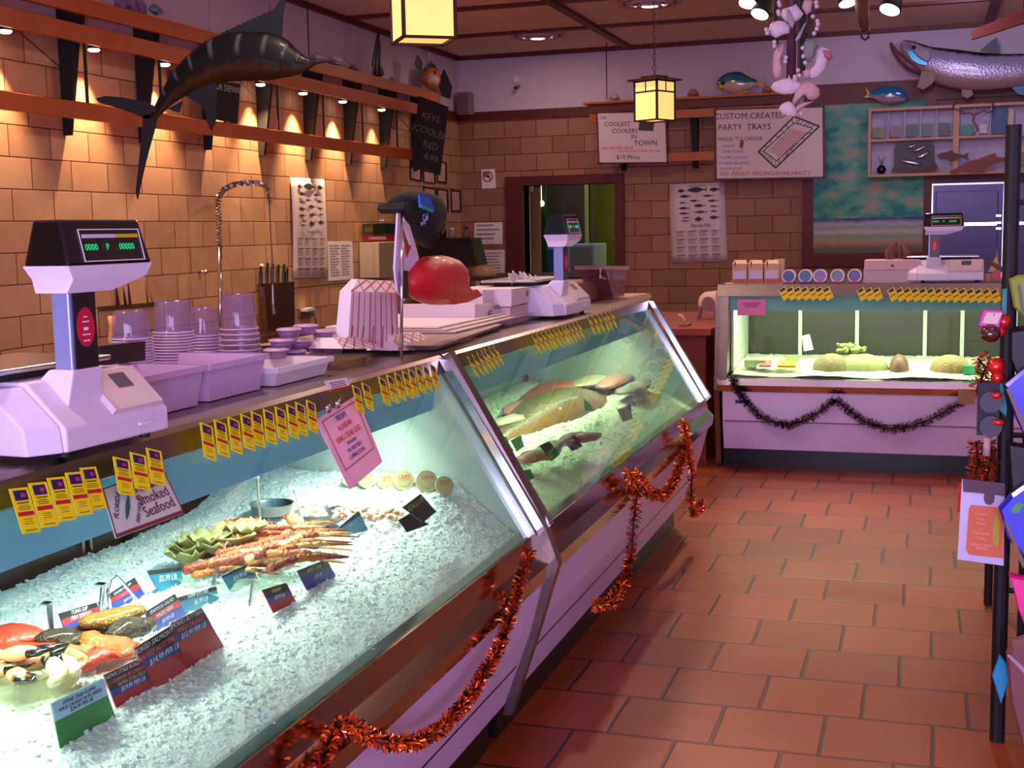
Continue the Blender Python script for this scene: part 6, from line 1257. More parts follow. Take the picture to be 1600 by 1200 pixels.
# silver fish above the cabinet
TAR = fish_mat('tarpon_skin', '#0d1214', '#a8a2c4', '#a88a88', None, metal=.25, rough=.25, coat=.6, scale=55, w=(.27, .36, .6, .8)); YT = -.33
tr = thing('mounted_fish', 'large mounted silver fish with open mouth on the wall above the pine cabinet', 'mounted fish', on(1520, 130, y=YT)); s = (on(1521, 110, y=YT) - on(1520, 110, y=YT)).length
px = [(1409, 66, 5), (1418, 74, 13), (1430, 84, 19), (1445, 93, 23), (1465, 101, 28), (1490, 107, 31), (1520, 111, 31), (1555, 112, 29), (1595, 109, 26), (1640, 103, 20), (1690, 95, 12), (1730, 90, 7)]
fish_body([on(u, v, y=YT) for u, v, _ in px], [q * s for *_, q in px], [q * s * .5 for *_, q in px], TAR, tr, (0, 1, 0), n=24, sm=4)
MB().body([on(u, v, y=YT) for u, v in ((1391, 67), (1396, 77), (1406, 90), (1422, 104), (1440, 113))], [q * s for q in (2, 4, 6, 8, 6)], [q * s for q in (3, 6, 9, 11, 8)], 12, (0, 1, 0)).build('lower_jaw', M('jaw_skin', '#6c4850', .4, var=.3), tr, smooth=True)
MB().prism([on(u, v, y=YT - .10) for u, v in ((1416, 80), (1424, 78), (1438, 92), (1450, 98), (1448, 103), (1436, 101), (1424, 94))], (0, -.02, 0)).build('blue_cheek', M('blue_cheek', '#2f8fb8', .2, .4, var=.5, scale=50), tr, bevel=.004)
MB().prism([on(u, v, y=YT - .11) for u, v in ((1420, 64), (1436, 70), (1452, 80), (1454, 92), (1447, 97), (1434, 88), (1424, 76))], (0, -.02, 0)).build('gill_cover', M('gill_brown', '#5a4a50', .3, .3), tr, bevel=.004)
FT = M('tan_fin', '#8a6a58', .5, var=.3)
fin([(1440, 112), (1456, 112), (1462, 122), (1455, 132), (1442, 140), (1433, 136)], FT, tr, 'pectoral_fin', y=YT - .08); fin([(1502, 134), (1516, 137), (1521, 147), (1512, 154), (1503, 150)], FT, tr, 'pelvic_fin', y=YT)
fin([(1530, 80), (1548, 64), (1558, 58), (1558, 74), (1562, 84)], FIND, tr, 'dorsal_fin', y=YT); fin([(1575, 132), (1605, 115), (1605, 150), (1590, 147), (1582, 138)], M('blue_fin', '#1c7ca0', .4), tr, 'anal_fin', y=YT)
MB().ball(on(1428, 74, y=YT - .13), .022).build('eye', BLACK, tr, smooth=True)
for u in (1470, 1560): c = on(u, 105, y=YT); MB().tube([c, (c.x, -.05, c.z)], .02, 8).build('wall_mount', BLACK, tr)
bf = thing('glazed_fish', 'small blue and pink fish figure on the left end of the pine cabinet', 'fish figure', on(1385, 163, y=-.2)); s = (on(1386, 150, y=-.2) - on(1385, 150, y=-.2)).length
fish_body([on(u, v, y=-.2) for u, v in ((1358, 150), (1365, 148), (1378, 148), (1392, 148), (1406, 150), (1416, 155))], [q * s for q in (3, 7, 13, 14, 11, 4)], [q * s * .5 for q in (3, 7, 13, 14, 11, 4)], fish_mat('blue_pink_glaze', '#14608c', '#1870a0', '#a88098', None, rough=.12, coat=.9), bf, (0, 1, 0))
fin([(1360, 146), (1352, 136), (1355, 148), (1349, 152), (1362, 153)], YLW, bf, 'tail_fin', y=-.2)
# steel doors
sd = thing('steel_door', 'brushed steel cooler door with bright hinges behind the far scale', 'door', on(1510, 440, y=-.06)); sd['kind'] = 'structure'; sd.name = 'door_2'
VST = M('violet_steel', '#5c5878', .42, 1., var=.15, scale=4); z0_ = 1.0
p0, p1 = on(1458, 290, y=-.06), on(1568, 288, y=-.06)
MB().box(p0.x, p1.x, -.06, -.002, .0, p0.z).build('door_leaf', VST, sd); MB().box(p0.x + .03, p1.x - .05, -.075, -.06, .1, p0.z - .07).build('raised_panel', VST, sd, bevel=.01)
MB().box(p0.x - .012, p0.x, -.07, -.002, 0, p0.z + .02).build('left_edge', CHROME, sd); MB().box(p1.x, p1.x + .02, -.07, -.002, 0, p0.z + .02).build('right_edge', CHROME, sd); MB().box(p0.x, p1.x, -.07, -.002, p0.z, p0.z + .02).build('top_edge', CHROME, sd)
for v in (337, 348, 357): c = on(1560, v, y=-.09); MB().box(c.x - .03, c.x + .03, -.10, -.06, c.z - .015, c.z + .015).build('hinge', CHROME, sd, bevel=.004)
c = on(1540, 348, y=-.08); MB().box(p0.x + .05, p1.x - .06, -.085, -.075, c.z - .03, c.z + .005).build('cross_bar', CHROME, sd)
s2_ = thing('steel_door', 'second steel cooler door right of the black pole', 'door', on(1600, 440, y=-.06)); s2_['kind'] = 'structure'; s2_.name = 'door_3'
p2 = on(1588, 290, y=-.06); MB().box(p2.x, p2.x + .8, -.06, -.002, 0, p0.z).build('door_leaf', VST, s2_); MB().box(p2.x + .03, p2.x + .75, -.08, -.06, c.z - .03, c.z + .005).build('cross_bar', CHROME, s2_)
lamp('steel_door_light', 'AREA', (5.95, -2.2, 3.5), 9, (.72, .66, 1.0), .5, aim=(5.95, -.06, 1.8))  # violet area light near the ceiling, aimed at the steel doors; no fixture modelled
# ------------------------------------------------------------ back room seen through the opening
t = thing('steel_cabinet', 'blue white appliance with rounded door in the back room', 'appliance', (1.3, 1.4, 0))
a0, a1 = on(848, 382, y=1.2), on(928, 382, y=1.2)
MB().box(a0.x, a1.x, 1.2, 1.9, 0, a0.z).build('cabinet', M('pale_blue_enamel', '#a0b0d8', .3), t, bevel=.02)
MB().box(a0.x + .05, (a0.x + a1.x) / 2 - .05, 1.17, 1.2, .7, a0.z - .06).build('window', M('blue_window', '#3c5c9c', .15), t, bevel=.03)
MB().box((a0.x + a1.x) / 2 + .03, a1.x - .03, 1.18, 1.2, .3, a0.z - .04).build('grey_panel', M('grey_speckle', '#7c8078', .7, var=.4, scale=200), t)
t = thing('pipe_stand', 'pinkish white upright pole with square head inside the back room doorway', 'pole', on(825, 440, y=.4)); c = on(825, 300, y=.4)
MB().box(c.x - .022, c.x + .022, .38, .42, 0, c.z).build('pole', M('pinkish_white', '#c8a8b8', .5), t); MB().box(c.x - .05, c.x + .055, .36, .44, c.z - .0, c.z + .12).build('head', M('pinkish_white', '#c8a8b8'), t)
c = on(836, 300, y=.6); tag(MB().box(c.x - .05, c.x + .06, .58, .64, 0, 2.04).build('tan_panel', M('tan_panel', '#8c6c48', .6)), 'tan upright panel behind the pinkish pole in the back room', 'panel')
c = on(850, 300, y=1.0); tag(MB().box(c.x - .12, c.x + .02, 1.0, 1.04, 0, 2.1).build('green_curtain', M('green_cloth', '#0c4424', .7, var=.4)), 'dark green hanging cloth in the back room', 'curtain')
c = on(893, 300, y=2.2); tag(MB().box(c.x - .75, c.x + .28, 2.2, 2.6, 0, 2.6).build('tall_cupboard', M('dark_olive_wood', '#4a3c24', .5, var=.3)), 'tall dark olive cupboard at the back of the back room', 'cupboard')
c = on(916, 300, y=2.15); tag(MB().box(c.x - .02, c.x + .02, 2.12, 2.18, 0, 2.6).build('pale_post', M('pale_green_post', '#b0b060', .5)), 'thin pale green post in the back room', 'post')
c = on(846, 318, y=.9); tag(MB().ball(c, .04).tube([c, (c.x, c.y, 3.0)], .004).build('round_bulb', M('bulb_cream', '#fff4c0', .4, emit=2.5, var=0), smooth=True), 'small round lit bulb in the back room', 'bulb')
# ------------------------------------------------------------ on the back case
YC = -6.98
BAG = M('kraft_box', '#c8a084', .6, var=.06); BAGP = M('box_print', '#9a7c94', .6, var=.4, scale=60)
for i, (u0, u1) in enumerate(((1144, 1167), (1169, 1192), (1194, 1217))):
    t = thing('gift_box', '%s tall cream box from the left on the back case' % ORD[i], 'box', on(u0, 447, y=YC), 'cream boxes on the back case'); P = [on(u, v, y=YC) for u, v in ((u0, 447), (u1, 447), (u1, 412), (u0, 412))]
    zb = 1.146; P[0].z = P[1].z = zb; MB().prism(P, (0, .07, 0)).build('box', BAG, t, bevel=.002)
    MB().prism([P[3], P[2], P[2] + Vector((-.01, .035, .022)), P[3] + Vector((.01, .035, .022))], (0, .01, 0)).build('folded_top', BAG, t)
    w = P[1].x - P[0].x; MB().box(P[0].x + .006, P[1].x - .006, YC - .0015, YC, zb + .03, zb + .08).build('printed_label', M('label_lilac', '#c8b8d0', .6), t); MB().box(P[0].x + .003, P[1].x - .003, YC - .0015, YC, zb + .002, zb + .028).build('picture_print', M('shell_print', '#a05848', .6, var=.5, scale=60), t)
    MB().prism([(P[0].x + .012, YC - .001, zb + .13), (P[0].x + .02, YC - .001, zb + .145), (P[0].x + .022, YC - .001, zb + .10)], (0, -.002, 0)).build('window_slot', BLACKINK, t)
t = thing('gift_box', 'fourth cream box, turned and partly hidden behind the third', 'box', on(1222, 445, y=YC + .08)); p = on(1210, 405, y=YC + .09); q = on(1225, 445, y=YC + .09)
MB().box(p.x, q.x, YC + .08, YC + .14, 1.146, p.z).build('box', BAG, t)
tag(MB().box(on(1140, 447, y=YC).x - .03, on(1228, 447, y=YC).x, YC - .03, YC + .1, 1.1455, 1.1462).build('cream_tray', M('cream_tray', '#d8b8a0', .6)), 'thin cream tray under the cream boxes', 'tray')
cols = ('#2c2c78', '#2c5468', '#8a5aa0', '#6a7488', '#5a2c90')
for i, u in enumerate((1232, 1258, 1281, 1308, 1335)):
    c = on(u, 436, y=-7.02); r = .042; c.z = 1.149 + r
    t = thing('round_tin', ('dark blue', 'blue green', 'pinkish violet', 'grey and red', 'violet')[i] + ' round faced tin, %s from the left on the back case' % ORD[i], 'tin', c, None)
    MB().lathe([(.001, .10), (r * .92, .10), (r * .92, .012), (r, .01), (r, 0), (r * .84, 0), (r * .8, .004), (.001, .004)], c, 28, (0, 1, 0)).build('tin', WHITE, t, smooth=False)
    MB().lathe([(.001, .0), (r * .8, .0), (r * .8, .002), (.001, .002)], c + Vector((0, .001, 0)), 28, (0, 1, 0)).build('picture_face', M('tin_%d' % i, cols[i], .35, var=.7, scale=40), t)
    MB().box(c.x - r * .8, c.x + r * .8, c.y - .004, c.y + .1, 1.146, 1.156).build('stand', M('tin_stand_red', '#a02030', .5) if i % 2 == 0 or i == 3 else M('tin_stand_blue', '#3a2a6a', .5), t)
t = thing('cardboard_box', 'pinkish white double lidded carton on the back case', 'box', on(1395, 447, y=YC)); P = [on(u, v, y=YC) for u, v in ((1349, 422), (1440, 422), (1440, 447), (1348, 447))]
x0, x1 = P[0].x, P[1].x; MB().box(x0, x1, YC, YC + .25, 1.146, P[0].z).build('carton', M('pinkish_carton', '#c8a4b4', .6), t); MB().box(x0 + .005, x1 - .01, YC - .01, YC + .22, P[0].z, P[0].z + .06).build('lid', M('pinkish_lid', '#d4b0b8', .6), t, bevel=.004)
c = Vector(((x0 + x1) / 2, YC - .0105, P[0].z + .025)); MB().prism([c + Vector((-.012, 0, 0)), c + Vector((0, 0, .008)), c + Vector((.012, 0, 0)), c + Vector((0, 0, -.008))], (0, -.001, 0)).build('emblem', BLUEINK, t)
pb = MB(); zt = P[0].z + .06; cx = on(1402, 400, y=YC + .1).x
for k in range(9):
    a = k * .7; pb.body([(cx + math.cos(a) * .05, YC + .1 + math.sin(a) * .04, zt), (cx + math.cos(a) * .06, YC + .1 + math.sin(a) * .05, zt + .045), (cx + math.cos(a + .5) * .02, YC + .1, zt + .10 + jit(.01))], [.02, .022, .004], [.004, .005, .002], 8, (math.sin(a), -math.cos(a), 0))
tag(pb.build('plastic_bag', glass_mat('clear_bag', '#d8b8b0', 1.5, .1, .3, '#b08878'), smooth=True), 'crumpled clear plastic bag on the pinkish carton', 'bag')
tag(MB().box(on(1443, 410, y=-6.9).x, on(1459, 410, y=-6.9).x, -6.9, -6.85, 1.262, on(1450, 402, y=-6.9).z).build('small_carton', WHITE), 'tiny white box on the far scale left of its column', 'box')
t = thing('cardboard_box', 'cream open folder box right of the far scale', 'box', on(1545, 445, y=-6.9)); p, q = on(1536, 400, y=-6.9), on(1562, 446, y=-6.9)
MB().box(p.x + .02, q.x, -6.9, -6.7, 1.146, on(1540, 430, y=-6.9).z).build('box', M('cream_box', '#d0a890', .6), t); MB().prism([(p.x + .03, -6.85, 1.2), (q.x, -6.85, 1.2), (q.x - .02, -6.8, p.z + .06), (p.x + .08, -6.8, p.z)], (0, .01, 0)).build('flap', M('cream_flap', '#c8a080', .5), t)
tag(MB().prism([on(u, v, y=-6.95) for u, v in ((1546, 434), (1562, 412), (1564, 436))], (0, .04, 0)).build('red_pouch', M('red_pouch', '#c81c0c', .3)), 'bright red triangular pouch right of the far scale', 'pouch')
t, f, r, u_ = px_card([(1152, 468), (1196, 468), (1196, 492), (1152, 493)], 'pink notice taped on the left of the back case glass', dict(y=-7.16), M('strong_pink_paper', '#e07ab4', .6))
mb = MB(); [mb.quad(f(a, b_), f(1 - a, b_), f(1 - a, b_ + .06), f(a, b_ + .06), .0006, (0, -1, 0)) for a, b_ in ((.18, .2), (.22, .32), (.28, .44))]; mb.build('print', M('plum_print', '#8a3878', .6), t)
# food in the back case
ZB = .63
def bl(u, v, y=-6.85): return on(u, v, y=y)
c = bl(1237, 535); c.z = ZB; tag(MB().lathe([(.001, 0), (.03, 0), (.048, .05), (.045, .05), (.028, .004)], c, 20).build('glass_dish', glass_mat('green_dish', '#e0f0c0', 1.5, .05, .3, '#c0dc90'), smooth=True), 'small clear dessert dish in the back case', 'dish')
c = bl(1182, 548, -6.95); tag(MB().box(c.x - .07, c.x + .06, -7.0, -6.88, ZB - .01, ZB + .035).build('clear_tub', M('pale_green_tub', '#b8c8a0', .3)), 'pale green tub at the left end of the back case', 'tub')
for i, (u, v, w, m_, lab) in enumerate(((1196, 552, .05, FP, 'open pack of pinkish smoked fish in the back case'), (1230, 552, .075, M('yellow_prawn_ring', '#d0a040', .4, var=.4, scale=60), 'oval platter of yellow and orange prawns in the back case'))):
    c = bl(u, v, -7.0); c.z = ZB; t = thing('food_platter', lab, 'platter', c)
    MB().obox(c + Vector((0, 0, .008)), (w, 0, 0), (0, .045, .02), (0, -.002, .003)).build('tray', WHITE if i == 0 else M('cream_platter', '#e0d8a0', .4), t); MB().obox(c + Vector((0, 0, .016)), (w * .72, 0, 0), (0, .03, .013), (0, -.003, .005)).build('food', m_, t)
c = bl(1262, 530); t = thing('notice_card', 'small white bent card standing in the back case', 'card', c); MB().quad(bl(1253, 525), bl(1265, 522), bl(1271, 546), bl(1256, 549), .002, (0, -1, 0)).build('card', PAPER, t)
GR = M('parsley', '#8c9a5c', .6, var=.5, scale=60); g0 = None
for i in range(22):
    c = bl(1330 + jit(20), 532 + jit(7), -6.85 + jit(.05)); c.z = .70 + random.uniform(0, .05)
    mb = MB(); mb.ball((0, 0, 0), (.030, .018, .016), 7, 5).ball((.03, 0, .012), (.014, .010, .009), 6, 4)
    if g0 is None: g0 = tag(mb.build('parsley_sprig', GR, smooth=True, origin=(0, 0, 0)), 'pale green sprig in the parsley heap of the back case', 'parsley', 'parsley heap'); g0.location = c
    else: dup(g0, c, rz=random.uniform(0, 6))
for i, (u, v, w, h, m_, lab) in enumerate(((1300, 550, .12, .05, M('olive_paste', '#8c8058', .6, var=.3, scale=30, bump=.5), 'olive brown mound of seafood left of the parsley'), (1345, 555, .17, .05, M('pale_mound', '#b0b47c', .6, var=.25, scale=30, bump=.5), 'large pale green mound under the parsley'), (1405, 560, .06, .05, M('brown_tub', '#7a5a48', .5), 'brown tub in the middle of the back case'), (1485, 558, .12, .05, M('tan_fish_mix', '#a08858', .6, var=.5, scale=40, bump=.6), 'tan heap of fish pieces at the right of the back case'), (1522, 548, .05, .03, M('pinkish_pack', '#b89c80', .5), 'pinkish pack above the green one in the back case'))):
    c = bl(u, v, -6.9 if i != 1 else -6.88); c.z = ZB - .02; tag(MB().ball(c, (w, .10, h + .045), 16, 10).build('seafood_mound' if i not in (2, 4) else 'food_tub', m_, smooth=True), lab, 'food')
c = bl(1520, 562, -6.98); tag(MB().box(c.x - .055, c.x + .05, -7.02, -6.94, ZB - .03, ZB + .02).build('green_pack', M('mint_green', '#3cc080', .4)), 'mint green pack at the right of the back case', 'pack')
# ------------------------------------------------------------ lanterns
LGL = M('lantern_glass', '#ffcf78', .5, emit=.95, var=.25, scale=7); BRZ = M('dark_bronze', '#3a2218', .45, .5)
def lantern(x, y, zb, rot, label, sx=.11, h=.28, bars=True, bright=1.):
    t = thing('pendant_lantern', label, 'lamp', (x, y, zb)); c = Vector((x, y, zb)); ca, sa = math.cos(rot), math.sin(rot)
    T = lambda a, b_, z: c + Vector((a * ca - b_ * sa, a * sa + b_ * ca, z)); r = sx
    def bx(mb, a0, a1, b0, b1, z0, z1): return mb.hexa([T(a0, b0, z0), T(a1, b0, z0), T(a1, b1, z0), T(a0, b1, z0)], [T(a0, b0, z1), T(a1, b0, z1), T(a1, b1, z1), T(a0, b1, z1)])
    for k, (a0, a1, b0, b1) in enumerate(((-r, r, -r, -r + .003), (-r, r, r - .003, r), (-r, -r + .003, -r, r), (r - .003, r, -r, r))):
        bx(MB(), a0, a1, b0, b1, .01, h - .005).build('glass_panel', LGL, t)
    bx(MB(), -r, r, -r, r, .012, .016).build('bottom_glass', LGL, t)
    w = .007
    for a in (-r, r):
        for b_ in (-r, r): bx(MB(), a - w, a + w, b_ - w, b_ + w, 0, h).build('corner_post', BRZ, t)
    fr = MB()
    for z in (0, h - .012) + ((h * .70,) if bars else ()):
        for q in (-r, r): bx(fr, -r - w, r + w, q - w * .8, q + w * .8, z, z + .011); bx(fr, q - w * .8, q + w * .8, -r - w, r + w, z, z + .011)
    if bars:
        for q in (-r - .002, r + .002): bx(fr, -.004, .004, q - .003, q + .003, h * .7, h); bx(fr, q - .003, q + .003, -.004, .004, h * .7, h)
    fr.build('rails', BRZ, t)
    bx(MB(), -r - .04, r + .04, -r - .04, r + .04, h, h + .012).build('roof', BRZ, t); bx(MB(), -r * .7, r * .7, -r * .7, r * .7, h + .012, h + .035).build('roof_cap', BRZ, t)
    mb = MB(); z = h + .03; k = 0
    while zb + z < 3.60:
        q = [Vector((.011 * math.sin(s_) * (1 if k % 2 else 0), .011 * math.sin(s_) * (0 if k % 2 else 1), z + .025 + .024 * math.cos(s_))) + c for s_ in (6.283 * j / 10 for j in range(11))]; mb.tube(q, .003, 5, False); z += .040; k += 1
    mb.build('chain', BRZ, t); MB().lathe([(.001, 0), (.06, 0), (.05, -.03), (.001, -.03)], (x, y, 3.648), 18).build('ceiling_rose', BRZ, t)
    lamp('lantern_glow', 'POINT', (x, y, zb + .15), 30 * bright, (1.0, .68, .36), .07)
    return t
c = on(1023, 190, y=-5.7); lantern(c.x, -5.7, c.z, YAW + .78, 'smaller pendant lantern with divided amber panes in the middle', .102, .29)
c = on(662, 66, y=-10.1); lantern(c.x, -10.1, c.z, YAW + .30, 'larger pendant lantern cut by the top of the photo', .105, .30, bars=False)
# ceiling vents
for i, (u, v, lab) in enumerate(((840, 57, 'round white ceiling vent left of the hanging chain'), (1015, 6, 'round white ceiling vent at the top edge above the lantern'), )):
    c = on(u, v, z=3.62); c.z = 3.649; t = thing('ceiling_vent', lab, 'vent', c)
    for r0, r1, z in ((.26, .30, 0), (.17, .22, -.02), (.08, .13, -.035)): MB().lathe([(r0, z - .02), (r1, z - .03), (r1 + .01, z), (r0, z)], c, 32).build('ring', M('vent_white', '#c0a4a4', .5), t, smooth=True)
    MB().lathe([(.001, -.01), (.16, -.01), (.16, 0), (.001, 0)], c, 24).build('core', M('vent_shadow', '#5a3a38', .8), t)
# track lights
LMP = M('lamp_disc', '#fff6ee', .5, emit=8, var=0)
def track(u, v, y, d, lab, w=.05):
    c = on(u, v, y=y); d = Vector(d).normalized(); t = thing('track_spotlight', lab, 'lamp', c)
    MB().tube([c - d * .13, c - d * .10, c - d * .02, c], [w * .5, w * .75, w, w * 1.05], 20).build('housing', MATTB, t, smooth=True)
    MB().lathe([(.001, 0), (w * .92, 0), (w * .92, .004), (.001, .004)], c, 24, d).build('lens', LMP, t)
    MB().tube([c - d * .1, (c.x - d.x * .1, y, 3.6)], .008, 8).build('stem', MATTB, t)
track(1168, 5, -8.0, (-.15, -.5, -1), 'white faced ceiling spotlight, upper one left of the shell hanging'); track(1187, 22, -8.0, (-.3, -.5, -1), 'white faced ceiling spotlight, lower one left of the shell hanging')
track(1324, 5, -7.6, (.2, -.3, -1), 'white faced ceiling spotlight just left of the brown hook'); track(1390, 15, -7.4, (-.3, -.45, -1), 'white faced ceiling spotlight right of the brown hook', .06)
tk = thing('light_track', 'black ceiling track carrying the spotlights', 'track', (5.0, -7.8, 3.6)); MB().box(4.3, 6.2, -8.03, -7.97, 3.59, 3.65).build('rail', MATTB, tk); MB().box(4.9, 6.2, -7.65, -7.35, 3.6, 3.65).build('rail_plate', MATTB, tk)
# shell hanging
YH = -8.6
sm = thing('shell_mobile', 'hanging string of white shells and fish on dark strips', 'shell hanging', on(1245, 180, y=YH)); PW = M('white_shell', '#d8c4dc', .45, var=.12, scale=30, bump=.4, bscale=60); PK = M('pink_shell', '#c8a0b0', .45, var=.2, scale=30, bump=.4)
def top(u, v): a = on(u, v, y=YH); return (a.x, a.y, 3.64)
for u0, u1, v1, m_, n_ in ((1228, 1243, 122, M('purple_bar', '#5c3450', .5), 'purple_tube'), (1246, 1258, 118, MATTB, 'dark_strip'), (1208, 1216, 70, MATTB, 'dark_strip'), (1262, 1270, 70, M('dark_brown_strip', '#2c1418', .6), 'dark_strip')):
    a, b_ = on(u0, v1, y=YH + .03), on(u1, v1, y=YH + .03)
    if n_ == 'purple_tube': MB().tube([((a.x + b_.x) / 2, YH + .05, a.z), ((a.x + b_.x) / 2, YH + .05, 3.3)], (b_.x - a.x) / 2, 14).build(n_, m_, sm, smooth=True)
    else: MB().box(a.x, b_.x, YH + .02, YH + .035, a.z, 3.64).build(n_, m_, sm)
def shellfish(px, m, name='shell_piece', th=.03, yy=0):
    P = [on(u, v, y=YH + yy) for u, v in px]; c = sum(P, Vector()) / len(P); rings = []
    for k in range(5):
        a = -math.pi / 2 + math.pi * (k + .25) / 4.5; s_ = math.cos(a) ** .5 if math.cos(a) > 0 else .1; rings.append([c + (p - c) * s_ + Vector((0, math.sin(a) * th / 2, 0)) for p in P])
    return MB().loft(rings).build(name, m, sm, smooth=True)
shellfish([(1203, 137), (1210, 128), (1222, 124), (1232, 122), (1232, 116), (1236, 123), (1246, 127), (1258, 132), (1256, 137), (1246, 142), (1238, 147), (1224, 148), (1212, 145)], PW, 'shell_fish')
shellfish([(1216, 170), (1222, 162), (1232, 158), (1240, 162), (1246, 174), (1244, 182), (1232, 183), (1222, 178)], PW, 'shell_fish')
shellfish([(1243, 142), (1252, 130), (1262, 126), (1272, 130), (1281, 140), (1281, 150), (1272, 157), (1262, 155), (1258, 148), (1250, 152), (1240, 165), (1238, 158)], PK, 'shell_fish', yy=-.01)
shellfish([(1244, 166), (1256, 160), (1272, 158), (1262, 164), (1248, 172), (1240, 178)], PK, 'shell_fish')
shellfish([(1200, 46), (1205, 36), (1214, 32), (1226, 33), (1235, 40), (1234, 52), (1222, 55), (1212, 60), (1204, 55)], PW, 'shell_fish'); shellfish([(1218, 24), (1222, 14), (1236, 10), (1244, 6), (1250, 14), (1256, 22), (1250, 30), (1240, 36), (1228, 34)], PW, 'shell_fish', yy=-.02)
shellfish([(1207, 100), (1209, 82), (1217, 72), (1224, 66), (1225, 80), (1220, 90), (1222, 108), (1222, 120), (1212, 126), (1207, 115)], PK, 'shell_fish')
shellfish([(1256, 66), (1264, 60), (1274, 60), (1278, 72), (1272, 88), (1264, 98), (1257, 92), (1254, 80)], M('grey_shell', '#7c8488', .5, var=.4, scale=60, bump=.6), 'grey_shell', yy=-.02)
shellfish([(1276, 74), (1284, 72), (1294, 76), (1302, 88), (1292, 98), (1290, 108), (1280, 120), (1268, 124), (1262, 120), (1266, 108), (1274, 100)], PW, 'shell_fish'); shellfish([(1285, 78), (1298, 80), (1301, 90), (1294, 96), (1288, 88)], M('red_white_shell', '#b86070', .45, var=.5, scale=60), 'red_shell', yy=-.03)
shellfish([(1252, 112), (1266, 106), (1268, 120), (1256, 124)], PK, 'shell_piece'); shellfish([(1256, 0), (1270, 0), (1268, 18), (1260, 24), (1252, 12)], PK, 'shell_piece'); shellfish([(1242, 62), (1258, 34), (1260, 36), (1250, 60), (1244, 66)], M('grey_leaf', '#9a94a4', .4), 'leaf_shell', th=.01)
shellfish([(1228, 14), (1234, 16), (1242, 36), (1238, 46), (1230, 34)], M('grey_leaf', '#9a94a4'), 'leaf_shell', th=.012, yy=-.04)
pm = MB()
for u, v in ((1217, 4), (1218, 8), (1216, 18), (1217, 22), (1275, 4), (1276, 10), (1270, 26), (1277, 33), (1278, 38), (1276, 45), (1272, 52), (1197, 46), (1199, 52), (1210, 66), (1210, 72), (1228, 90), (1227, 96), (1258, 98), (1247, 110), (1249, 118), (1242, 120), (1254, 75), (1255, 88), (1251, 178), (1242, 124)): pm.ball(on(u, v, y=YH - .03), .011, 8, 6)
pm.build('white_beads', PW, sm, smooth=True)
MB().tube([on(1248, 190, y=YH), on(1248, 60, y=YH), top(1248, 60)], .002, 5).build('string', M('hemp', '#7a5a30', .8), sm); MB().tube([on(1272, 60, y=YH), top(1272, 60)], .002, 5).build('string', M('hemp', '#7a5a30'), sm)
for x_ in (-.06, .10): MB().tube([on(1228, 40, y=YH) + Vector((x_, 0, 0)), Vector(top(1228, 40)) + Vector((x_, 0, 0))], .002, 5).build('string', M('hemp', '#7a5a30'), sm)
# brown hook rope
hk = thing('hanging_hook', 'thick brown rope ending in a dark hook near the ceiling', 'hook', on(1350, 60, y=-7.6)); Yk = -7.6; BRR = M('brown_rope', '#5a3018', .7, var=.4, scale=40, bump=.6)
a = on(1346, 0, y=Yk); MB().tube([(a.x, Yk, 3.64), a, on(1348, 25, y=Yk), on(1351, 48, y=Yk)], [.04, .04, .034, .02], 12).build('rope', BRR, hk, smooth=True)
MB().tube([on(u, v, y=Yk) for u, v in ((1346, 44), (1345, 52), (1347, 59), (1352, 62), (1357, 58), (1358, 50), (1356, 44))], .007, 8).build('hook', M('dark_brown_iron', '#3a1a10', .5), hk, smooth=True)
# slanted red beam
bmx = thing('slanted_beam', 'red brown plank slanting down at the upper right', 'plank', on(1520, 60, y=-4.5)); Yb = -4.5
MB().prism([on(u, v, y=Yb) for u, v in ((1518, 62), (1518, 47), (1600, 15), (1720, -30), (1720, -5), (1606, 34), (1545, 54))], (0, .05, 0)).build('plank', M('red_plank', '#7c2414', .5, var=.25), bmx, bevel=.004)
c = on(1600, 24, y=Yb); MB().tube([(c.x, Yb + .02, c.z), (c.x, Yb + .02, 3.64)], .006).build('hanger', BLACK, bmx)
# ------------------------------------------------------------ tinsel garlands
def garland(paths, pts_fn, cols, lab, n, r0=.022, seed=3):
    random.seed(seed); t = thing('tinsel_garland', lab, 'garland', pts_fn(*paths[0][0])); mats = cols; mbs = [MB() for _ in mats]; core = MB()
    for path in paths:
        P = [pts_fn(*p) for p in path]; L_ = [(P[i + 1] - P[i]).length for i in range(len(P) - 1)]; T_ = sum(L_); core.tube(P, .004, 6)
        for k in range(int(n * T_)):
            d = random.uniform(0, T_); i = 0
            while i < len(L_) - 1 and d > L_[i]: d -= L_[i]; i += 1
            p = P[i].lerp(P[i + 1], min(1, d / max(L_[i], 1e-6))); tt = (P[i + 1] - P[i]).normalized(); o = Vector((jit(1), jit(1), jit(1))); o = (o - tt * o.dot(tt)).normalized(); o = (o + tt * jit(.5)).normalized(); s_ = o.cross(tt).normalized() * .0016
            q = p + o * r0 * random.uniform(.5, 1.15); j = random.random(); k_ = 0 if j < .62 else (1 if j < .85 else 2); k_ = min(k_, len(mats) - 1)
            mbs[k_].add([p - s_, p + s_, q + s_ + tt * jit(.004), q - s_], [(0, 1, 2, 3)])
    core.build('wire_core', BLACK, t)
    for m_, mb, nm in zip(mats, mbs, ('bright_tinsel', 'dark_tinsel', 'highlight_tinsel')): mb.build(nm, m_, t)
    return t
OT = [M('orange_tinsel', '#f06a1c', .22, .85, var=.3), M('black_tinsel', '#180806', .3, .6), M('pink_orange_tinsel', '#ff6a50', .18, .8)]
PT_ = [M('dark_purple_tinsel', '#1c0c1c', .25, .7), M('purple_tinsel', '#6a1478', .2, .8), M('black_tinsel', '#180806')]
F1 = lambda u, v: on(u, v, x=4.572)
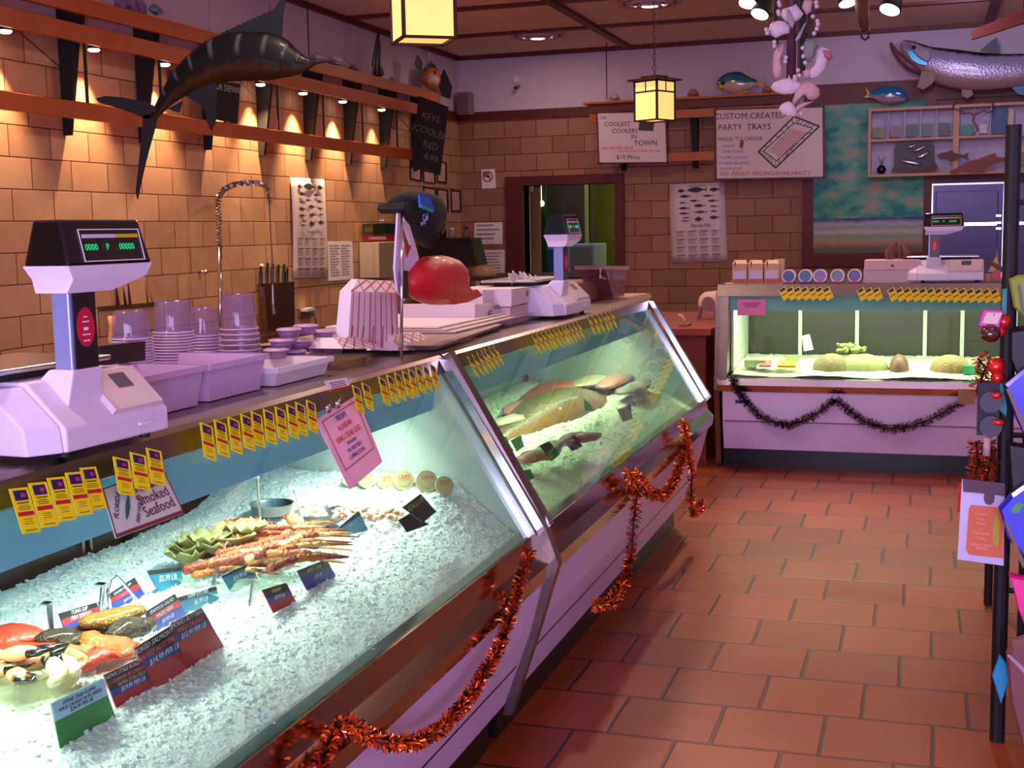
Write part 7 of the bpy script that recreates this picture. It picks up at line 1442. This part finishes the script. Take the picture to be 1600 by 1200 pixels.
garland([[(498, 1205), (508, 1170), (526, 1138), (545, 1130), (570, 1148), (610, 1163), (650, 1160), (690, 1138), (725, 1100), (755, 1055), (780, 1010), (798, 960), (812, 910), (827, 860)]], F1, OT, 'orange and black tinsel garland looping across the nearest case front', 3000, .020)
garland([[(1068, 658), (1074, 690), (1066, 718), (1052, 755), (1038, 775), (1018, 773), (1000, 752), (983, 738)], [(983, 738), (996, 770), (990, 812), (987, 860), (975, 910), (955, 942), (932, 946)], [(1072, 690), (1081, 735), (1080, 775), (1083, 803), (1097, 788)]], F1, OT, 'orange tinsel garland hanging in strands on the second case front', 1500, .026, 5)
garland([[(1140, 582), (1150, 605), (1168, 632), (1195, 655), (1230, 665), (1262, 655), (1285, 640), (1305, 624), (1325, 640), (1350, 658), (1385, 670), (1420, 668), (1455, 655), (1485, 638), (1505, 628)]], lambda u, v: on(u, v, y=-7.225), PT_, 'dark purple tinsel garland in two swags on the back case', 2400, .034, 8)
t = thing('wooden_block', 'pale brown block hanging at the right end of the purple garland', 'block', on(1510, 632, y=-7.3)); p, q = on(1498, 608, y=-7.3), on(1522, 632, y=-7.3)
MB().box(p.x, q.x, -7.3, -7.215, q.z, p.z).build('block', M('brown_block', '#a0744c', .5), t)
for o in (t,): pass
# ------------------------------------------------------------ merchandise rack at the right edge
YR = -11.2; on_ = lambda u, v, d=0: on(u, v, y=YR + d)
rk = thing('merchandise_rack', 'black metal rack with hanging goods at the right edge', 'rack', (5.85, -10.6, 0)); RB = M('rack_black', '#050508', .6)
def post(u0, v0, u1, y, r, n='post'):
    a = on(u0, v0, y=y); MB().tube([(a.x, y, 0.), (a.x, y, a.z)], r, 12).build(n, RB, rk)
post(1584, 195, 0, YR, .021); post(1550, 700, 0, -9.8, .016)
a = on_(1584, 300)
for z in (1.35, 1.0, .62): MB().tube([(a.x, YR, z), (a.x, -9.8, z)], .008, 8).build('side_rail', RB, rk)
for z in (1.55, 1.2, .9, .45): MB().tube([(a.x, YR, z), (a.x + .8, YR, z)], .008, 8).build('cross_rail', RB, rk)
MB().box(a.x + .05, a.x + .9, YR + .12, YR + .14, .12, 1.32).build('dark_back_panel', M('rack_panel', '#101412', .7), rk)
def pouch(px, m, lab, d, name='gift_bag', cat='bag', th=.05, kids=()):
    P = [on_(u, v, d) for u, v in px]; t = thing(name, lab, cat, min(P, key=lambda p: p.z)); c = sum(P, Vector()) / len(P); rings = []
    for k in range(5):
        q = -1 + .5 * k; s_ = .9 if abs(q) == 1 else 1.; rings.append([c + (p - c) * s_ + Vector((0, q * th / 2, 0)) for p in P])
    MB().loft(rings).build('pouch', m, t)
    for px2, m2, n2 in kids: MB().prism([on_(u, v, d - th / 2 - .001) for u, v in px2], (0, -.002, 0)).build(n2, m2, t)
    return t
BLUEB = M('shiny_blue', '#1418c8', .25, .2, var=.3, coat=.6); TEAL = M('teal_cloth', '#0c8890', .5)
pouch([(1570, 600), (1600, 575), (1650, 560), (1650, 690), (1610, 700), (1585, 650)], BLUEB, 'shiny blue foil bag, the upper one on the rack', -.10, kids=(([(1572, 608), (1576, 606), (1604, 668), (1600, 676)], M('gold_ribbon', '#7a6040', .5), 'ribbon'),))
pouch([(1560, 793), (1580, 770), (1600, 756), (1660, 740), (1660, 900), (1600, 870), (1575, 840)], BLUEB, 'shiny blue foil bag with green print, the lower one on the rack', -.12, kids=(([(1580, 795), (1590, 784), (1600, 788), (1592, 800), (1583, 803)], M('lime_print', '#3aa048', .4), 'green_print'), ([(1568, 812), (1574, 818), (1602, 880), (1598, 888)], M('gold_ribbon', '#7a6040'), 'ribbon')))
pouch([(1576, 436), (1590, 430), (1640, 428), (1640, 500), (1600, 496), (1584, 480)], M('olive_green_cloth', '#8a9c2c', .6, var=.2, scale=30), 'olive green toy pouch near the top of the rack', -.08, 'toy_pouch', kids=(([(1590, 445), (1594, 445), (1600, 488), (1596, 488)], BLACK, 'black_stripe'),))
pouch([(1575, 895), (1595, 900), (1640, 905), (1640, 985), (1600, 975), (1590, 950), (1582, 915)], M('hot_pink_bag', '#f01890', .35, coat=.4), 'hot pink bag below the lower blue one', -.10)
pouch([(1550, 1055), (1562, 1022), (1572, 1035), (1576, 1062), (1564, 1100)], M('bright_cyan_cloth', '#0a98c8', .4), 'cyan cloth corner hanging low on the rack', -.15, 'cyan_pennant', 'pennant', .02)
pouch([(1572, 1020), (1580, 1000), (1610, 990), (1680, 990), (1680, 1300), (1625, 1260), (1596, 1160), (1578, 1090)], M('brown_pink_pouch', '#7a4648', .5, var=.2), 'large pinkish brown pouch at the lower right corner', -.22, kids=(([(1573, 1024), (1577, 1022), (1606, 1048), (1600, 1052)], M('pale_cord', '#a890a0', .5), 'cord'),))
pouch([(1561, 598), (1566, 596), (1574, 640), (1572, 652), (1560, 640)], TEAL, 'narrow teal strip above the black pockets', -.02, 'teal_strip', 'strip', .01)
pouch([(1566, 452), (1574, 450), (1572, 500), (1564, 505)], TEAL, 'narrow teal strip beside the olive pouch', -.02, 'teal_strip', 'strip', .01)
pouch([(1536, 483), (1568, 485), (1562, 512), (1527, 510)], M('magenta_card', '#b8108c', .4), 'magenta framed tag hanging above the brown bell', -.05, 'gift_tag', 'tag', .01, (([(1542, 488), (1566, 489), (1558, 506), (1534, 505)], M('cream_tag', '#e0c4bc', .5), 'cream_panel'), ([(1551, 489), (1554, 489), (1554, 493), (1550, 493)], BLACKINK, 'mark')))
c = on_(1547, 524, -.05); t = thing('glass_bell', 'round dark brown glass bell under the magenta tag', 'ornament', c); MB().ball(c + Vector((0, 0, .005)), (.028, .028, .026), 18, 12).build('glass', M('brown_glass', '#4a1a18', .1, coat=1.), t, smooth=True); MB().tube([c + Vector((0, 0, .03)), c + Vector((0, 0, .04))], .004).build('cap', STEEL, t); MB().tube([c + Vector((0, 0, .04)), c + Vector((.06, 0.05, .06))], .0015).build('hanger', BLACK, t)
RB2 = M('red_balloon', '#d01c10', .25, coat=.7)
for i, (u, v, r, lab) in enumerate(((1568, 502, .020, 'red round ornament behind the magenta tag'), (1562, 518, .016, 'small red round ornament right of the brown bell'), (1556, 572, .024, 'red round ornament in the middle of the rack strands'), (1558, 590, .018, 'small red ornament just above the black pockets'))):
    c = on_(u, v, -.03); tag(MB().ball(c, r, 16, 10).tube([c, c + Vector((.03, 0.02, .03))], .0015).build('round_ornament', RB2, smooth=True), lab, 'ornament')
bp_ = thing('pocket_strip', 'black hanging strip with two round lidded pockets', 'pockets', on_(1545, 680, -.04)); DG_ = M('charcoal_plastic', '#14161c', .6)
MB().prism([on_(u, v, -.04) for u, v in ((1528, 598), (1560, 598), (1562, 680), (1526, 680))], (0, .02, 0)).build('strip', DG_, bp_)
for v in (628, 666): c = on_(1548, v, -.045); MB().lathe([(.001, 0), (.030, 0), (.030, .006), (.001, .006)], c, 22, (0, -1, 0)).build('round_lid', M('lid_violet', '#2a2238', .45), bp_).scale = (1, 1, 1)
for i, (u, v) in enumerate(((1557, 618), (1560, 660))): c = on_(u, v, -.06); tag(MB().ball(c, (.016, .01, .009), 12, 8).build('red_bow', RB2, smooth=True), ('upper' if i == 0 else 'lower') + ' small red bow on the black pockets', 'bow')
garland([[(1545, 685), (1548, 710), (1545, 735), (1540, 752)], [(1528, 560), (1540, 575), (1532, 595), (1525, 612)], [(1522, 745), (1528, 720), (1525, 690)]], lambda u, v: on_(u, v, -.02), OT, 'short red orange tinsel strands around the black pockets', 2600, .028, 11)
tag(MB().tube([on_(1543, 684, -.05), on_(1541, 712, -.05)], .010, 12).build('candle_stick', M('pinkish_candle', '#b8989a', .4), smooth=True), 'pinkish white stub hanging under the black pockets', 'candle')
cd = thing('product_card', 'white and orange product card with a puzzle shaped notch on the rack', 'card', on_(1530, 880, -.03)); CP = [(1503, 750), (1570, 757), (1568, 884), (1496, 874)]
MB().prism([on_(u, v, -.03) for u, v in CP], (0, .02, 0)).build('card', M('pale_blue_card', '#ccc8ec', .5), cd)
MB().prism([on_(u, v, -.032) for u, v in ((1504, 748), (1570, 755), (1571, 775), (1554, 773), (1553, 784), (1547, 789), (1540, 787), (1537, 780), (1538, 771), (1505, 768))], (0, -.003, 0)).build('grey_header', M('mauve_grey', '#5a4050', .6), cd)
MB().prism([on_(u, v, -.032) for u, v in ((1517, 789), (1568, 794), (1567, 872), (1514, 866), (1509, 858), (1514, 795))], (0, -.003, 0)).build('orange_panel', M('orange_panel', '#d86a38', .5), cd)
MB().prism([on_(u, v, -.036) for u, v in ((1557, 800), (1563, 815), (1560, 855), (1553, 852), (1550, 838), (1552, 815))], (0, -.002, 0)).build('yellow_banana', M('mustard', '#b8a010', .5), cd)
PKI = M('pale_pink_print', '#f0b8b0', .5); rr_ = on_(1560, 820) - on_(1520, 816)
for i, (s_, v, w) in enumerate((('Crown', 803, .034), ('Your', 811, .02), ('Palate', 818, .036), ('w', 826, .008), ('Homemade', 833, .044), ('Flavor', 841, .028), ('GREAT TASTE', 852, .036), ('INSIDE', 857, .024))): text(s_, on_(1533, v, -.0355), rr_, ZU, .007, PKI, cd, w=w)
tag(MB().prism([on_(u, v, -.0) for u, v in ((1499, 757), (1504, 755), (1500, 800), (1495, 800))], (0, .02, 0)).build('red_card', REDINK), 'thin red card edge behind the white and orange card', 'card')
# dark backing shapes added to fill the dark area behind the rack goods

pouch([(1578, 515), (1640, 505), (1640, 600), (1590, 590), (1578, 560)], M('dark_backing', '#0a0a0e', .5), 'dark backing added behind the red ornaments on the rack', -.04, 'dark_backing')
pouch([(1574, 690), (1640, 700), (1640, 765), (1580, 775)], M('dark_backing', '#0a0a0e'), 'dark backing added between the two shiny blue bags on the rack', -.06, 'dark_backing')
fit_text()
